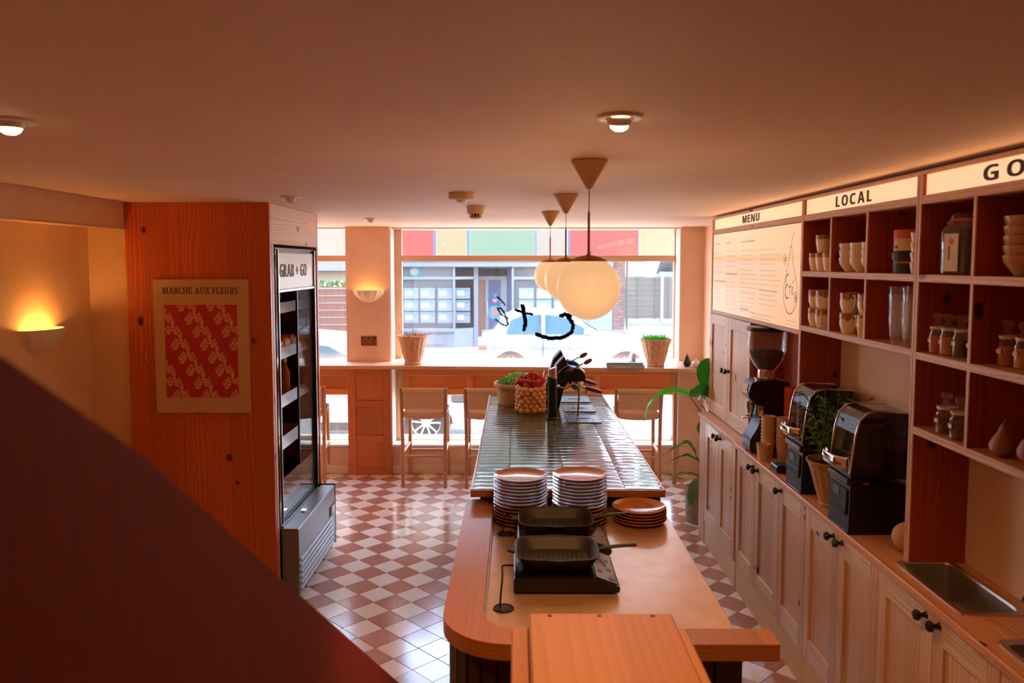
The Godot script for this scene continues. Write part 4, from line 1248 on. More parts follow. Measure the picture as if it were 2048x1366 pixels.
func build_shelves() -> void:
	var F := 1.405
	var K := 1.607
	var u := thing("shelving_unit", "pine shelf wall with lit header signs and cubby holes", "shelving", Vector3.ZERO)
	var Y1 := 2.288
	part("back_panel", plank(Vector3(K, 1.64, -3.89), Vector3(K + 0.012, Y1, -1.3)), M.pine_inside, u)
	part("plaster_back", plank(Vector3(K, 0.90, -3.915), Vector3(K + 0.012, 1.64, -1.3)), M.shelf_wall, u)
	part("top_rail", plank(Vector3(F, 2.274, -3.915), Vector3(K, Y1, -1.3), 0.001, 2), M.pine_edge, u)
	part("sign_rail", plank(Vector3(F, 2.172, -3.915), Vector3(F + 0.05, 2.202, -1.3), 0.002, 2), M.pine_edge, u)
	part("sign_shelf", plank(Vector3(F + 0.05, 2.176, -3.915), Vector3(K, 2.194, -1.3), 0.0, 2), M.pine_inside, u)
	for z in [-3.915, -2.80, -2.782, -1.52]:
		var th := 0.026 if z < -3.0 else 0.016
		part("upright", plank(Vector3(F + 0.004, 0.902, z), Vector3(K, 2.274, z + th), 0.0), M.pine_inside, u)
		part("upright_edge", plank(Vector3(F - 0.001, 0.902, z), Vector3(F + 0.004, 2.274, z + th), 0.001), M.pine_edge, u)
	# shelves and dividers
	for s in [[-3.889, -2.80, 1.905], [-3.889, -2.80, 1.640], [-2.766, -1.52, 1.905], [-2.766, -1.52, 1.635], [-2.766, -1.52, 1.370]]:
		part("shelf", plank(Vector3(F + 0.004, s[2], s[0]), Vector3(K, s[2] + 0.025, s[1]), 0.0, 2), M.pine_worktop, u)
		part("shelf_edge", plank(Vector3(F - 0.001, s[2] - 0.001, s[0]), Vector3(F + 0.004, s[2] + 0.025, s[1]), 0.001, 2), M.pine_edge, u)
	for d in [[-3.558, 1.665, 1.905], [-3.558, 1.93, 2.172], [-3.195, 1.665, 1.905], [-3.195, 1.93, 2.172], [-2.452, 1.395, 1.635], [-2.452, 1.66, 1.905], [-2.452, 1.93, 2.172], [-2.12, 1.395, 1.635], [-2.12, 1.66, 1.905], [-2.12, 1.93, 2.172], [-1.80, 1.395, 1.635], [-1.80, 1.66, 1.905], [-1.80, 1.93, 2.172]]:
		part("divider", plank(Vector3(F + 0.004, d[1], d[0]), Vector3(K, d[2], d[0] + 0.017), 0.0), M.pine_inside, u)
		part("divider_edge", plank(Vector3(F - 0.001, d[1], d[0]), Vector3(F + 0.004, d[2], d[0] + 0.017), 0.001), M.pine_edge, u)
	# lit header signs
	for s in [["MENU", -5.664, -3.917, -4.97, -4.63, 0.5], ["LOCAL", -3.889, -2.80, -3.53, -3.18, 0.6], ["GOOD", -2.764, -1.52, -2.424, -2.00, 0.8]]:
		var g := thing("lit_sign", "backlit cream header sign reading %s" % s[0], "sign", Vector3(F + 0.012, 2.238, (s[1] + s[2]) * 0.5))
		var hz: float = (s[2] - s[1]) * 0.5 - 0.003
		part("light_panel", plank(Vector3(0, -0.035, -hz), Vector3(0.02, 0.035, hz), 0.001), M.sign_panel, g)
		fit_text(s[0], g, Vector3(-0.002, 0.0, (s[3] + s[4]) * 0.5 - g.position.z), s[4] - s[3], 0.046, M.print_sign, Vector3(0, -PI / 2, 0), s[5])
		panel_light(g.position + Vector3(-0.022, 0, 0), Vector3(0, PI / 2, 0), Vector2(hz * 2, 0.068), rgb8(255, 186, 118), 0.035 * hz)
	# menu board
	var mb := thing("menu_board", "glossy backlit menu board with small print and a pear drawing", "menu board", Vector3(F, 1.90, -4.79))
	var mp := M.menu_panel as StandardMaterial3D
	var im := menu_image()
	mp.albedo_texture = tex(im)
	mp.emission_texture = mp.albedo_texture
	mp.emission_operator = BaseMaterial3D.EMISSION_OP_MULTIPLY
	mp.albedo_color = Color.WHITE
	var q := B.new()
	var a := Vector3(0.004, -0.262, -0.868)
	var c := Vector3(0.004, 0.268, 0.868)
	q.quad(Vector3(a.x, a.y, a.z), Vector3(a.x, c.y, a.z), Vector3(a.x, c.y, c.z), Vector3(a.x, a.y, c.z), Vector3.LEFT, Vector2(0, 1), Vector2(0, 0), Vector2(1, 0), Vector2(1, 1))
	part("light_panel", q, mp, mb)
	part("box", plank(Vector3(0.006, -0.262, -0.868), Vector3(0.10, 0.268, 0.868)), M.pine_inside, mb)
	part("bottom_rail", plank(Vector3(-0.002, -0.285, -0.90), Vector3(0.20, -0.262, 0.875), 0.002, 2), M.pine_edge, mb)
	part("frame_rail", plank(Vector3(0.0, 0.374, -0.898), Vector3(0.20, 0.388, 0.874), 0.001, 2), M.pine_edge, mb)
	part("frame_rail", plank(Vector3(0.0, 0.272, -0.898), Vector3(0.05, 0.302, 0.874), 0.002, 2), M.pine_edge, mb)
	part("frame_post", plank(Vector3(-0.001, -0.262, -0.898), Vector3(0.20, 0.374, -0.872), 0.001), M.pine_edge, mb)
	part("back", plank(Vector3(0.2, -0.262, -0.898), Vector3(0.212, 0.388, 0.874)), M.pine_inside, mb)
	panel_light(Vector3(F - 0.012, 1.90, -4.79), Vector3(0, PI / 2, 0), Vector2(1.7, 0.5), rgb8(255, 196, 140), 0.035)
	# tall cupboard below it
	var tc := thing("tall_cupboard", "pale pine wall cupboard with two framed doors under the menu board", "cupboard", Vector3.ZERO)
	part("carcass", plank(Vector3(F + 0.02, 0.901, -5.70), Vector3(K, 1.612, -4.72)), M.pine_inside, tc)
	part("side", plank(Vector3(F + 0.001, 0.901, -5.715), Vector3(K, 1.612, -5.70), 0.001), M.pine_pale, tc)
	part("niche_back", plank(Vector3(K, 0.901, -4.72), Vector3(K + 0.012, 1.612, -3.92)), M.pine_inside, tc)
	cup_door(tc, F, -5.70, -5.21, 0.905, 1.612, -5.25, 1.255, 0.075, 0.09)
	cup_door(tc, F, -5.21, -4.722, 0.905, 1.612, -5.165, 1.258, 0.075, 0.09)

# print of the menu: cream ground, rows of small grey marks, pear drawing
func menu_image() -> Image:
	var w := 1740
	var h := 530
	var im := Image.create(w, h, false, Image.FORMAT_RGB8)
	im.fill(rgb8(250, 226, 198))
	var r := RandomNumberGenerator.new()
	r.seed = 5
	var rows := func(x0: float, x1: float, y: float, count: int, gap: float, strong: bool, ragged := 0.3) -> void:
		for k in count:
			var x := x0 * w
			var e := lerpf(x0, x1, 1.0 - r.randf() * ragged) * w
			while x < e:
				var word := r.randi_range(14, 44)
				var q := x
				while q < minf(x + word, e):
					im.fill_rect(Rect2i(int(q), int((y + k * gap) * h), 3 if strong else 2, 9 if strong else 7), rgb8(92, 68, 52) if strong else rgb8(158, 130, 106))
					q += 5
				x += word + 8
	rows.call(0.03, 0.11, 0.12, 1, 0.06, true)
	rows.call(0.03, 0.17, 0.24, 5, 0.062, false)
	rows.call(0.03, 0.19, 0.60, 1, 0.06, true, 0.0)
	rows.call(0.03, 0.13, 0.70, 3, 0.062, false)
	rows.call(0.20, 0.28, 0.12, 1, 0.06, true)
	rows.call(0.20, 0.36, 0.22, 4, 0.062, false)
	rows.call(0.20, 0.35, 0.50, 1, 0.06, true, 0.0)
	rows.call(0.20, 0.34, 0.60, 2, 0.06, false)
	rows.call(0.20, 0.26, 0.72, 4, 0.055, false)
	rows.call(0.40, 0.56, 0.12, 1, 0.06, true, 0.0)
	rows.call(0.40, 0.60, 0.23, 4, 0.05, false)
	rows.call(0.40, 0.60, 0.45, 6, 0.05, false)
	rows.call(0.40, 0.60, 0.72, 5, 0.05, false)
	rows.call(0.62, 0.82, 0.23, 4, 0.05, false)
	rows.call(0.62, 0.84, 0.45, 4, 0.05, false)
	rows.call(0.62, 0.80, 0.66, 1, 0.05, true, 0.0)
	rows.call(0.62, 0.81, 0.71, 3, 0.05, false)
	rows.call(0.40, 0.50, 0.90, 1, 0.05, true, 0.0)
	rows.call(0.54, 0.82, 0.93, 2, 0.04, false)
	rows.call(0.88, 0.985, 0.93, 2, 0.035, false, 0.0)
	var ink := rgb8(60, 44, 36)
	var stroke := func(pts: Array, t: float) -> void:
		for k in pts.size() - 1:
			var a: Vector2 = pts[k]
			var b: Vector2 = pts[k + 1]
			var n := int(maxf(absf(b.x - a.x) * w, absf(b.y - a.y) * h)) + 1
			for i in n:
				var p := a.lerp(b, float(i) / n) * Vector2(w, h)
				im.fill_rect(Rect2i(int(p.x - t * 0.5), int(p.y - t * 0.5), int(t), int(t)), ink)
	# pear outline, stalk and lettering Été
	var pear := []
	for k in 25:
		var a := TAU * k / 24.0
		var yy := -cos(a)
		var wd := 0.062 * (0.22 + 0.78 * smoothstep(-0.9, 0.7, yy)) * sin(a) * 1.12
		pear.append(Vector2(0.917 + wd, 0.54 + yy * 0.33))
	stroke.call(pear, 4.0)
	stroke.call([Vector2(0.917, 0.22), Vector2(0.925, 0.14), Vector2(0.944, 0.07)], 4.0)
	stroke.call([Vector2(0.902, 0.48), Vector2(0.885, 0.50), Vector2(0.877, 0.55), Vector2(0.885, 0.585), Vector2(0.897, 0.595)], 6.0)
	stroke.call([Vector2(0.885, 0.595), Vector2(0.874, 0.63), Vector2(0.874, 0.68), Vector2(0.887, 0.72), Vector2(0.903, 0.715)], 7.0)
	stroke.call([Vector2(0.917, 0.58), Vector2(0.915, 0.68)], 6.0)
	stroke.call([Vector2(0.906, 0.61), Vector2(0.925, 0.60)], 5.0)
	stroke.call([Vector2(0.931, 0.66), Vector2(0.942, 0.62), Vector2(0.936, 0.60), Vector2(0.930, 0.63), Vector2(0.935, 0.68), Vector2(0.944, 0.66)], 4.0)
	stroke.call([Vector2(0.935, 0.57), Vector2(0.945, 0.54)], 4.0)
	for c in [[0.965, 0.70], [0.868, 0.34]]:
		for k in 6:
			var pts := []
			for i in 13:
				var a := TAU * i / 12.0
				var d := Vector2(cos(TAU * k / 6.0), sin(TAU * k / 6.0))
				var p := d * (0.5 + 0.5 * cos(a)) + Vector2(-d.y, d.x) * 0.35 * sin(a)
				pts.append(Vector2(c[0] + p.x * 0.017, c[1] + p.y * 0.055))
			stroke.call(pts, 2.0)
	var jar := []
	for k in 21:
		var a := TAU * k / 20.0
		jar.append(Vector2(0.315 + 0.028 * cos(a), 0.86 + 0.09 * sin(a)))
	stroke.call(jar, 2.0)
	return im

# ---------------------------------------------------------------- stair parts near the camera
func build_stair() -> void:
	# solid balustrade descending beside the flight
	var bl := thing("stair_balustrade", "dark brown solid stair balustrade sloping across the lower left", "balustrade", Vector3.ZERO)
	var sl := PackedVector2Array([Vector2(0.12, 2.15), Vector2(-0.54, 1.905), Vector2(-0.74, 1.785), Vector2(-2.42, 0.625), Vector2(-2.42, 0.0), Vector2(0.12, 0.0)])
	var to := Basis(Vector3(0, 0, 1), Vector3(0, 1, 0), Vector3(1, 0, 0))      # polygon (z, y), pushed along x
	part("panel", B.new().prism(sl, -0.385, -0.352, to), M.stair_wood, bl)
	# boxed newel in front of the island
	var bx_ := thing("boxed_newel", "orange plywood boxed stair newel with a screwed lid", "newel", Vector3(0, 0, 0))
	part("body", plank(Vector3(-0.01, 0.0, -2.02), Vector3(0.45, 1.012, -1.2), 0.004), M.ply, bx_)
	part("lid", plank(Vector3(0.036, 1.013, -2.025), Vector3(0.412, 1.05, -1.2), 0.005, 2), M.ply, bx_)
	for x in [0.09, 0.22, 0.36]:
		part("screw", B.new().lathe([Vector2(0, 0.001), Vector2(0.006, 0.0012), Vector2(0.0065, 0)], 10), M.walnut, bx_, Vector3(x, 1.0502, -2.008))

# ---------------------------------------------------------------- lamps and ceiling fittings
func sconce_shape(rad: float, depth: float, hgt: float) -> B:
	# half bowl against the wall plane z = 0, opening upwards; fluted
	var b := B.new()
	var f := func(u: float, t: float, k: float) -> Vector3:
		var a := u * PI
		var q := sin(t * PI * 0.5)
		var r := pow(q, 0.62) * k
		var fl := 1.0 - 0.055 * absf(sin(a * 7.0)) * minf(1.0, t * 2.0) * (1.0 if k == 1.0 else 0.0)
		return Vector3(cos(a) * rad * r * fl, -hgt * (1.0 - t) , sin(a) * depth * r * fl)
	b.surf(84, 14, func(u: float, t: float) -> Vector3: return f.call(u, t, 1.0), false, true)
	b.surf(40, 10, func(u: float, t: float) -> Vector3: return f.call(u, t, 0.92) + Vector3(0, 0.006 * (1.0 - t), 0))
	for i in 40:
		var u0 := i / 40.0
		var u1 := (i + 1) / 40.0
		b.quad(f.call(u0, 1.0, 1.0), f.call(u1, 1.0, 1.0), f.call(u1, 1.0, 0.92), f.call(u0, 1.0, 0.92), Vector3.UP)
	return b

func build_lamps() -> void:
	var warm := rgb8(255, 198, 120)
	# wall sconces
	for s in [[Vector3(-2.37, 1.645, -3.90), PI / 2, "scalloped plaster wall sconce glowing in the left recess", 0.16, 0.11, 0.13, 0.028], [Vector3(-1.342, 1.722, -7.24), 0.0, "scalloped plaster wall sconce on the pier above the socket", 0.148, 0.11, 0.115, 0.008]]:
		var t := thing("wall_sconce", s[2], "wall lamp", s[0], s[1], "scalloped wall sconces")
		part("bowl", sconce_shape(s[3], s[4], s[5]), M.plaster_white, t)
		part("bulb", B.new().ball(Vector3(0, -0.035, 0.05), Vector3(0.022, 0.026, 0.022), 14, 8), M.sconce_lamp, t)
		lamp(t.position + Vector3(0, -0.035, 0.05).rotated(Vector3.UP, s[1]), warm, s[6], 0.022, "sconce_light")
	# globe pendants
	var first: Node3D
	var spots := [Vector3(0.238, CEIL, -2.58), Vector3(0.245, CEIL, -3.86), Vector3(0.225, CEIL, -5.13)]
	for k in 3:
		var lb: String = ["nearest opal globe pendant over the steel worktop", "middle opal globe pendant of the row of three", "farthest opal globe pendant, nearest the street window"][k]
		if k == 0:
			first = thing("globe_pendant", lb, "pendant lamp", spots[0], 0.0, "globe pendants over the island")
			part("ceiling_cone", B.new().lathe([Vector2(0, -0.001), Vector2(0.058, -0.001), Vector2(0.059, -0.006), Vector2(0.008, -0.092), Vector2(0, -0.094)], 36), M.lamp_cone, first)
			part("cord", B.new().tube([Vector3(0, -0.09, 0), Vector3(0, -0.17, 0)], 0.0016, -1, 6), M.black_matte, first)
			part("rod", B.new().tube([Vector3(0, -0.165, 0), Vector3(0, -0.305, 0)], 0.0042, -1, 10), M.brass, first)
			part("set_screw", B.new().tube([Vector3(0.003, -0.296, 0), Vector3(0.012, -0.296, 0)], 0.0016, -1, 6), M.brass, first)
			var cap := [Vector2(0, -0.300), Vector2(0.008, -0.302), Vector2(0.010, -0.312)]
			for i in 9:
				var a := lerpf(0.14, 0.62, i / 8.0)
				cap.append(Vector2(sin(a) * 0.107, -0.412 + cos(a) * 0.107))
			part("cap", B.new().lathe(cap, 40), M.brass, first)
			part("globe", B.new().ball(Vector3(0, -0.412, 0), Vector3.ONE * 0.1035, 40, 24), M.globe, first)
		else:
			copy(first, "globe_pendant", lb, spots[k])
		lamp(spots[k] + Vector3(0, -0.412, 0), rgb8(255, 196, 130), 0.035, 0.09, "pendant_light")
	# recessed downlights
	var ds := [[Vector3(0.235, CEIL, -1.813), true, "lit eyeball downlight above the nearest pendant", 0.052], [Vector3(-1.17, CEIL, -1.857), true, "lit round downlight at the left edge of the ceiling", 0.056], [Vector3(-1.12, CEIL, -3.975), false, "unlit tilted downlight above the pine housing", 0.05], [Vector3(-1.067, CEIL, -5.869), false, "small flush downlight in front of the pier", 0.05]]
	for d in ds:
		var t := thing("downlight", d[2], "ceiling light", d[0], 0.0, "recessed downlights")
		var r: float = d[3]
		part("trim_ring", B.new().lathe([Vector2(r, -0.0005), Vector2(r, -0.004), Vector2(r * 0.92, -0.007), Vector2(r * 0.62, -0.006), Vector2(r * 0.56, -0.001)], 36), M.white_paint, t)
		var tl := 0.28 if d[1] and d[0].x > 0 else 0.0
		var eye := part("eyeball", B.new().lathe([Vector2(r * 0.56, 0.0), Vector2(r * 0.54, -0.012), Vector2(r * 0.46, -0.020), Vector2(r * 0.42, -0.019), Vector2(r * 0.42, -0.012)], 30), M.white_paint, t, Vector3(0, 0.0, 0), Vector3(tl, 0, 0))
		part("lens", B.new().lathe([Vector2(0, -0.034), Vector2(r * 0.2, -0.0325), Vector2(r * 0.36, -0.027), Vector2(r * 0.42, -0.0178)], 24), M.down_lamp if d[1] else M.page_white, eye)
		if d[1]:
			var sp := SpotLight3D.new()
			sp.name = "downlight_light"
			sp.light_color = rgb8(255, 180, 104)
			sp.light_energy = 0.5
			sp.light_size = 0.02
			sp.spot_range = 12.0
			sp.spot_attenuation = 2.0
			sp.spot_angle = 52.0
			sp.spot_angle_attenuation = 0.8
			sp.shadow_enabled = true
			add_child(sp, true)
			sp.position = d[0] + Vector3(0, -0.040, 0)
			sp.rotation = Vector3(-PI / 2 + tl, 0, 0)
	# detectors
	var a := thing("motion_sensor", "round white motion sensor on the ceiling", "sensor", Vector3(-0.255, CEIL, -3.781))
	part("housing", B.new().lathe([Vector2(0, -0.001), Vector2(0.062, -0.001), Vector2(0.062, -0.028), Vector2(0.05, -0.034), Vector2(0, -0.034)], 36), M.detector, a)
	part("lens", B.new().ball(Vector3(0, -0.033, 0), Vector3(0.026, 0.014, 0.026), 20, 10), M.white_paint, a)
	var s2 := thing("smoke_alarm", "round smoke alarm with a slotted nose behind the sensor", "smoke alarm", Vector3(-0.232, CEIL, -4.639))
	part("base", B.new().lathe([Vector2(0, -0.001), Vector2(0.053, -0.001), Vector2(0.053, -0.016), Vector2(0.05, -0.018), Vector2(0.05, -0.04), Vector2(0.046, -0.046), Vector2(0, -0.046)], 36), M.detector, s2)
	for k in 10:
		var an := TAU * k / 10.0
		part("nose_fin", B.new().box(Vector3(cos(an) * 0.028, -0.058, sin(an) * 0.028), Vector3(0.012, 0.024, 0.004), 0.001, 1, Vector2.ZERO, Basis(Vector3.UP, -an)), M.detector, s2)
	part("nose_cap", B.new().lathe([Vector2(0, -0.076), Vector2(0.026, -0.074), Vector2(0.034, -0.068), Vector2(0.034, -0.066)], 24), M.detector, s2)
	part("nose_core", B.new().lathe([Vector2(0.02, -0.046), Vector2(0.02, -0.07)], 16), M.black_matte, s2)

# ---------------------------------------------------------------- poster
func fill_poly(im: Image, p: PackedVector2Array, c: Color) -> void:
	var y0 := 1e9
	var y1 := -1e9
	for q in p:
		y0 = minf(y0, q.y)
		y1 = maxf(y1, q.y)
	for y in range(maxi(0, int(y0)), mini(im.get_height() - 1, int(y1)) + 1):
		var xs := []
		for k in p.size():
			var a := p[k]
			var b := p[(k + 1) % p.size()]
			var yy := y + 0.5
			if (a.y <= yy) != (b.y <= yy):
				xs.append(a.x + (yy - a.y) / (b.y - a.y) * (b.x - a.x))
		xs.sort()
		for k in range(0, xs.size() - 1, 2):
			im.fill_rect(Rect2i(int(round(xs[k])), y, maxi(1, int(round(xs[k + 1] - xs[k]))), 1), c)

func build_poster() -> void:
	var W := 560
	var H := 800
	var im := Image.create(W, H, false, Image.FORMAT_RGB8)
	var paper := rgb8(214, 172, 118)
	var red := rgb8(190, 38, 40)
	var leafc := rgb8(220, 164, 116)
	im.fill(paper)
	im.fill_rect(Rect2i(62, 150, 436, 560), red)
	var leaf := func(p: Vector2, ang: float, len_: float, wd: float) -> void:
		var d := Vector2(cos(ang), sin(ang))
		var s := Vector2(-d.y, d.x)
		var pl := PackedVector2Array()
		for k in 9:
			var t := k / 8.0
			pl.append(p + d * len_ * t + s * wd * sin(PI * pow(t, 0.8)) * 0.5)
		for k in range(7, 0, -1):
			var t := k / 8.0
			pl.append(p + d * len_ * t - s * wd * sin(PI * pow(t, 0.8)) * 0.5)
		fill_poly(im, pl, leafc)
	# short leafy sprigs in a half-drop repeat, leaning left and right by turns
	for row in 8:
		for col in 6:
			var p := Vector2(58 + col * 88 + (44 if row % 2 else 0), 196 + row * 78)
			var an := -1.15 if (row / 2 + col) % 2 else -1.80
			for q in 4:
				var e: Vector2 = p + Vector2(cos(an), sin(an)) * 21.0
				if e.x > 70 and e.x < 490 and e.y > 120 and e.y < 724:
					fill_poly(im, PackedVector2Array([p + Vector2(-1.3, 0), p + Vector2(1.3, 1), e + Vector2(1.3, 1), e + Vector2(-1.3, 0)]), leafc)
					if q == 3:
						leaf.call(e, an, 34.0, 15.0)
					else:
						leaf.call(e, an - 0.85, 37.0 - 3.0 * q, 15.0)
						leaf.call(p.lerp(e, 0.5), an + 0.85, 37.0 - 3.0 * q, 15.0)
				p = e
				an += 0.08 if an > -1.5 else -0.08
	for rc in [Rect2i(0, 0, 62, H), Rect2i(498, 0, 62, H), Rect2i(0, 735, W, 65), Rect2i(0, 0, W, 112)]:
		im.fill_rect(rc, paper)
	var m := mat("poster_print", Color.WHITE, 0.55)
	m.albedo_texture = tex(im)
	var po := thing("poster", "framed-less canvas print with red leaf pattern titled MARCHÉ AUX FLEURS", "poster", Vector3(-1.733, 1.51, -4.37))
	part("canvas", plank(Vector3(-0.26, -0.37, 0.001), Vector3(0.26, 0.37, 0.026), 0.002), M.plate_clay, po)
	var q := B.new()
	q.quad(Vector3(-0.258, -0.368, 0.0268), Vector3(-0.258, 0.368, 0.0268), Vector3(0.258, 0.368, 0.0268), Vector3(0.258, -0.368, 0.0268), Vector3.BACK, Vector2(0, 1), Vector2(0, 0), Vector2(1, 0), Vector2(1, 1))
	part("print", q, m, po)
	fit_text("MARCHÉ AUX FLEURS", po, Vector3(0.0, 0.308, 0.0275), 0.415, 0.034, M.print_black, Vector3.ZERO, 0.14, true, false, 0.3)

# ---------------------------------------------------------------- stools
func build_stools() -> void:
	var s := thing("bar_stool", "oak bar stool with canvas seat and back nearest the panelled pier", "bar stool", Vector3(-0.80, 0, -7.04), 0.0, "bar stools at the window ledge")
	# it faces the window (-z); tall posts are on the room side (+z)
	for x: float in [-1.0, 1.0]:
		part("back_post", B.new().tube([Vector3(0.185 * x, 0, 0.215), Vector3(0.186 * x, 0.40, 0.205), Vector3(0.19 * x, 0.66, 0.205), Vector3(0.195 * x, 0.80, 0.225), Vector3(0.198 * x, 0.89, 0.24)], 0.0175, 0.0155, 10), M.stool_wood, s)
		part("leg", B.new().tube([Vector3(0.178 * x, 0, -0.215), Vector3(0.172 * x, 0.66, -0.195)], 0.016, 0.0185, 10), M.stool_wood, s)
		part("side_rail", B.new().tube([Vector3(0.178 * x, 0.64, -0.20), Vector3(0.186 * x, 0.64, 0.20)], 0.014, -1, 8), M.stool_wood, s)
		part("side_stretcher", B.new().tube([Vector3(0.178 * x, 0.31, -0.20), Vector3(0.186 * x, 0.31, 0.205)], 0.012, -1, 8), M.stool_wood, s)
	part("stretcher", B.new().tube([Vector3(-0.185, 0.28, 0.207), Vector3(0.185, 0.28, 0.207)], 0.011, -1, 8), M.stool_wood, s)
	part("stretcher", B.new().tube([Vector3(-0.175, 0.24, -0.205), Vector3(0.175, 0.24, -0.205)], 0.013, -1, 8), M.stool_wood, s)
	part("seat_rail", B.new().tube([Vector3(-0.186, 0.64, 0.205), Vector3(0.186, 0.64, 0.205)], 0.014, -1, 8), M.stool_wood, s)
	part("seat_rail", B.new().tube([Vector3(-0.174, 0.65, -0.195), Vector3(0.174, 0.65, -0.195)], 0.014, -1, 8), M.stool_wood, s)
	part("top_rail", B.new().tube([Vector3(-0.196, 0.872, 0.238), Vector3(0.196, 0.872, 0.238)], 0.011, -1, 8), M.stool_wood, s)
	part("seat", B.new().surf(12, 24, func(u: float, t: float) -> Vector3:
		var x := lerpf(-0.165, 0.165, u)
		var dip := 0.018 * (1.0 - pow(u * 2.0 - 1.0, 2.0))
		var loop := t * 2.0
		var z := lerpf(-0.212, 0.222, loop) if loop < 1.0 else lerpf(0.222, -0.212, loop - 1.0)
		var y := 0.672 - dip - 0.006 * sin(loop * PI) if loop < 1.0 else 0.628 - dip * 0.6
		return Vector3(x, y, z), false, true), M.canvas, s)
	part("seat_front", B.new().surf(12, 6, func(u: float, t: float) -> Vector3:
		var x := lerpf(-0.168, 0.168, u)
		var dip := 0.018 * (1.0 - pow(u * 2.0 - 1.0, 2.0))
		return Vector3(x, lerpf(0.675, 0.622, t) - dip * 0.7, 0.222 + 0.006 * sin(t * PI))), M.canvas, s)
	part("backrest", B.new().surf(12, 16, func(u: float, t: float) -> Vector3:
		var x := lerpf(-0.178, 0.178, u)
		var bow := -0.012 * (1.0 - pow(u * 2.0 - 1.0, 2.0))
		var a := t * 2.0
		var y := lerpf(0.70, 0.885, a) if a < 1.0 else lerpf(0.885, 0.70, a - 1.0)
		var z := 0.212 + (y - 0.66) * 0.13 + bow + (0.011 if a < 1.0 else -0.011) * cos((a - 0.5 if a < 1 else a - 1.5) * 1.0)
		return Vector3(x, y, z)), M.canvas, s)
	part("back_band", B.new().surf(12, 6, func(u: float, t: float) -> Vector3:
		var x := lerpf(-0.183, 0.183, u)
		var a := (t - 0.5) * PI
		return Vector3(x, 0.868 + 0.022 * sin(a), 0.240 + 0.016 * cos(a))), M.canvas, s)
	copy(s, "bar_stool", "oak bar stool half hidden behind the tiled counter's left edge", Vector3(-0.245, 0, -7.02), 0.03)
	copy(s, "bar_stool", "oak bar stool behind the coffee machine", Vector3(0.43, 0, -7.05), -0.02)
	copy(s, "bar_stool", "oak bar stool right of the tiled counter beside the green plant", Vector3(1.08, 0, -7.00), -0.06)
	copy(s, "bar_stool", "oak bar stool mostly hidden behind the chilled cabinet", Vector3(-1.90, 0, -7.08), 0.12)

# ---------------------------------------------------------------- things on the island
const ORD := ["top", "second", "third", "fourth", "fifth", "sixth", "seventh", "eighth", "ninth", "tenth", "eleventh", "twelfth", "thirteenth", "fourteenth", "fifteenth"]

func plate_prof(r: float) -> Array:
	return [Vector2(0, 0.0035), Vector2(r * 0.50, 0.003), Vector2(r * 0.58, 0.0), Vector2(r * 0.63, 0.001), Vector2(r * 0.88, 0.008), Vector2(r * 0.985, 0.0165), Vector2(r, 0.0195), Vector2(r * 0.985, 0.0212), Vector2(r * 0.955, 0.0195), Vector2(r * 0.85, 0.0125), Vector2(r * 0.70, 0.0085), Vector2(r * 0.4, 0.0072), Vector2(0, 0.007)]

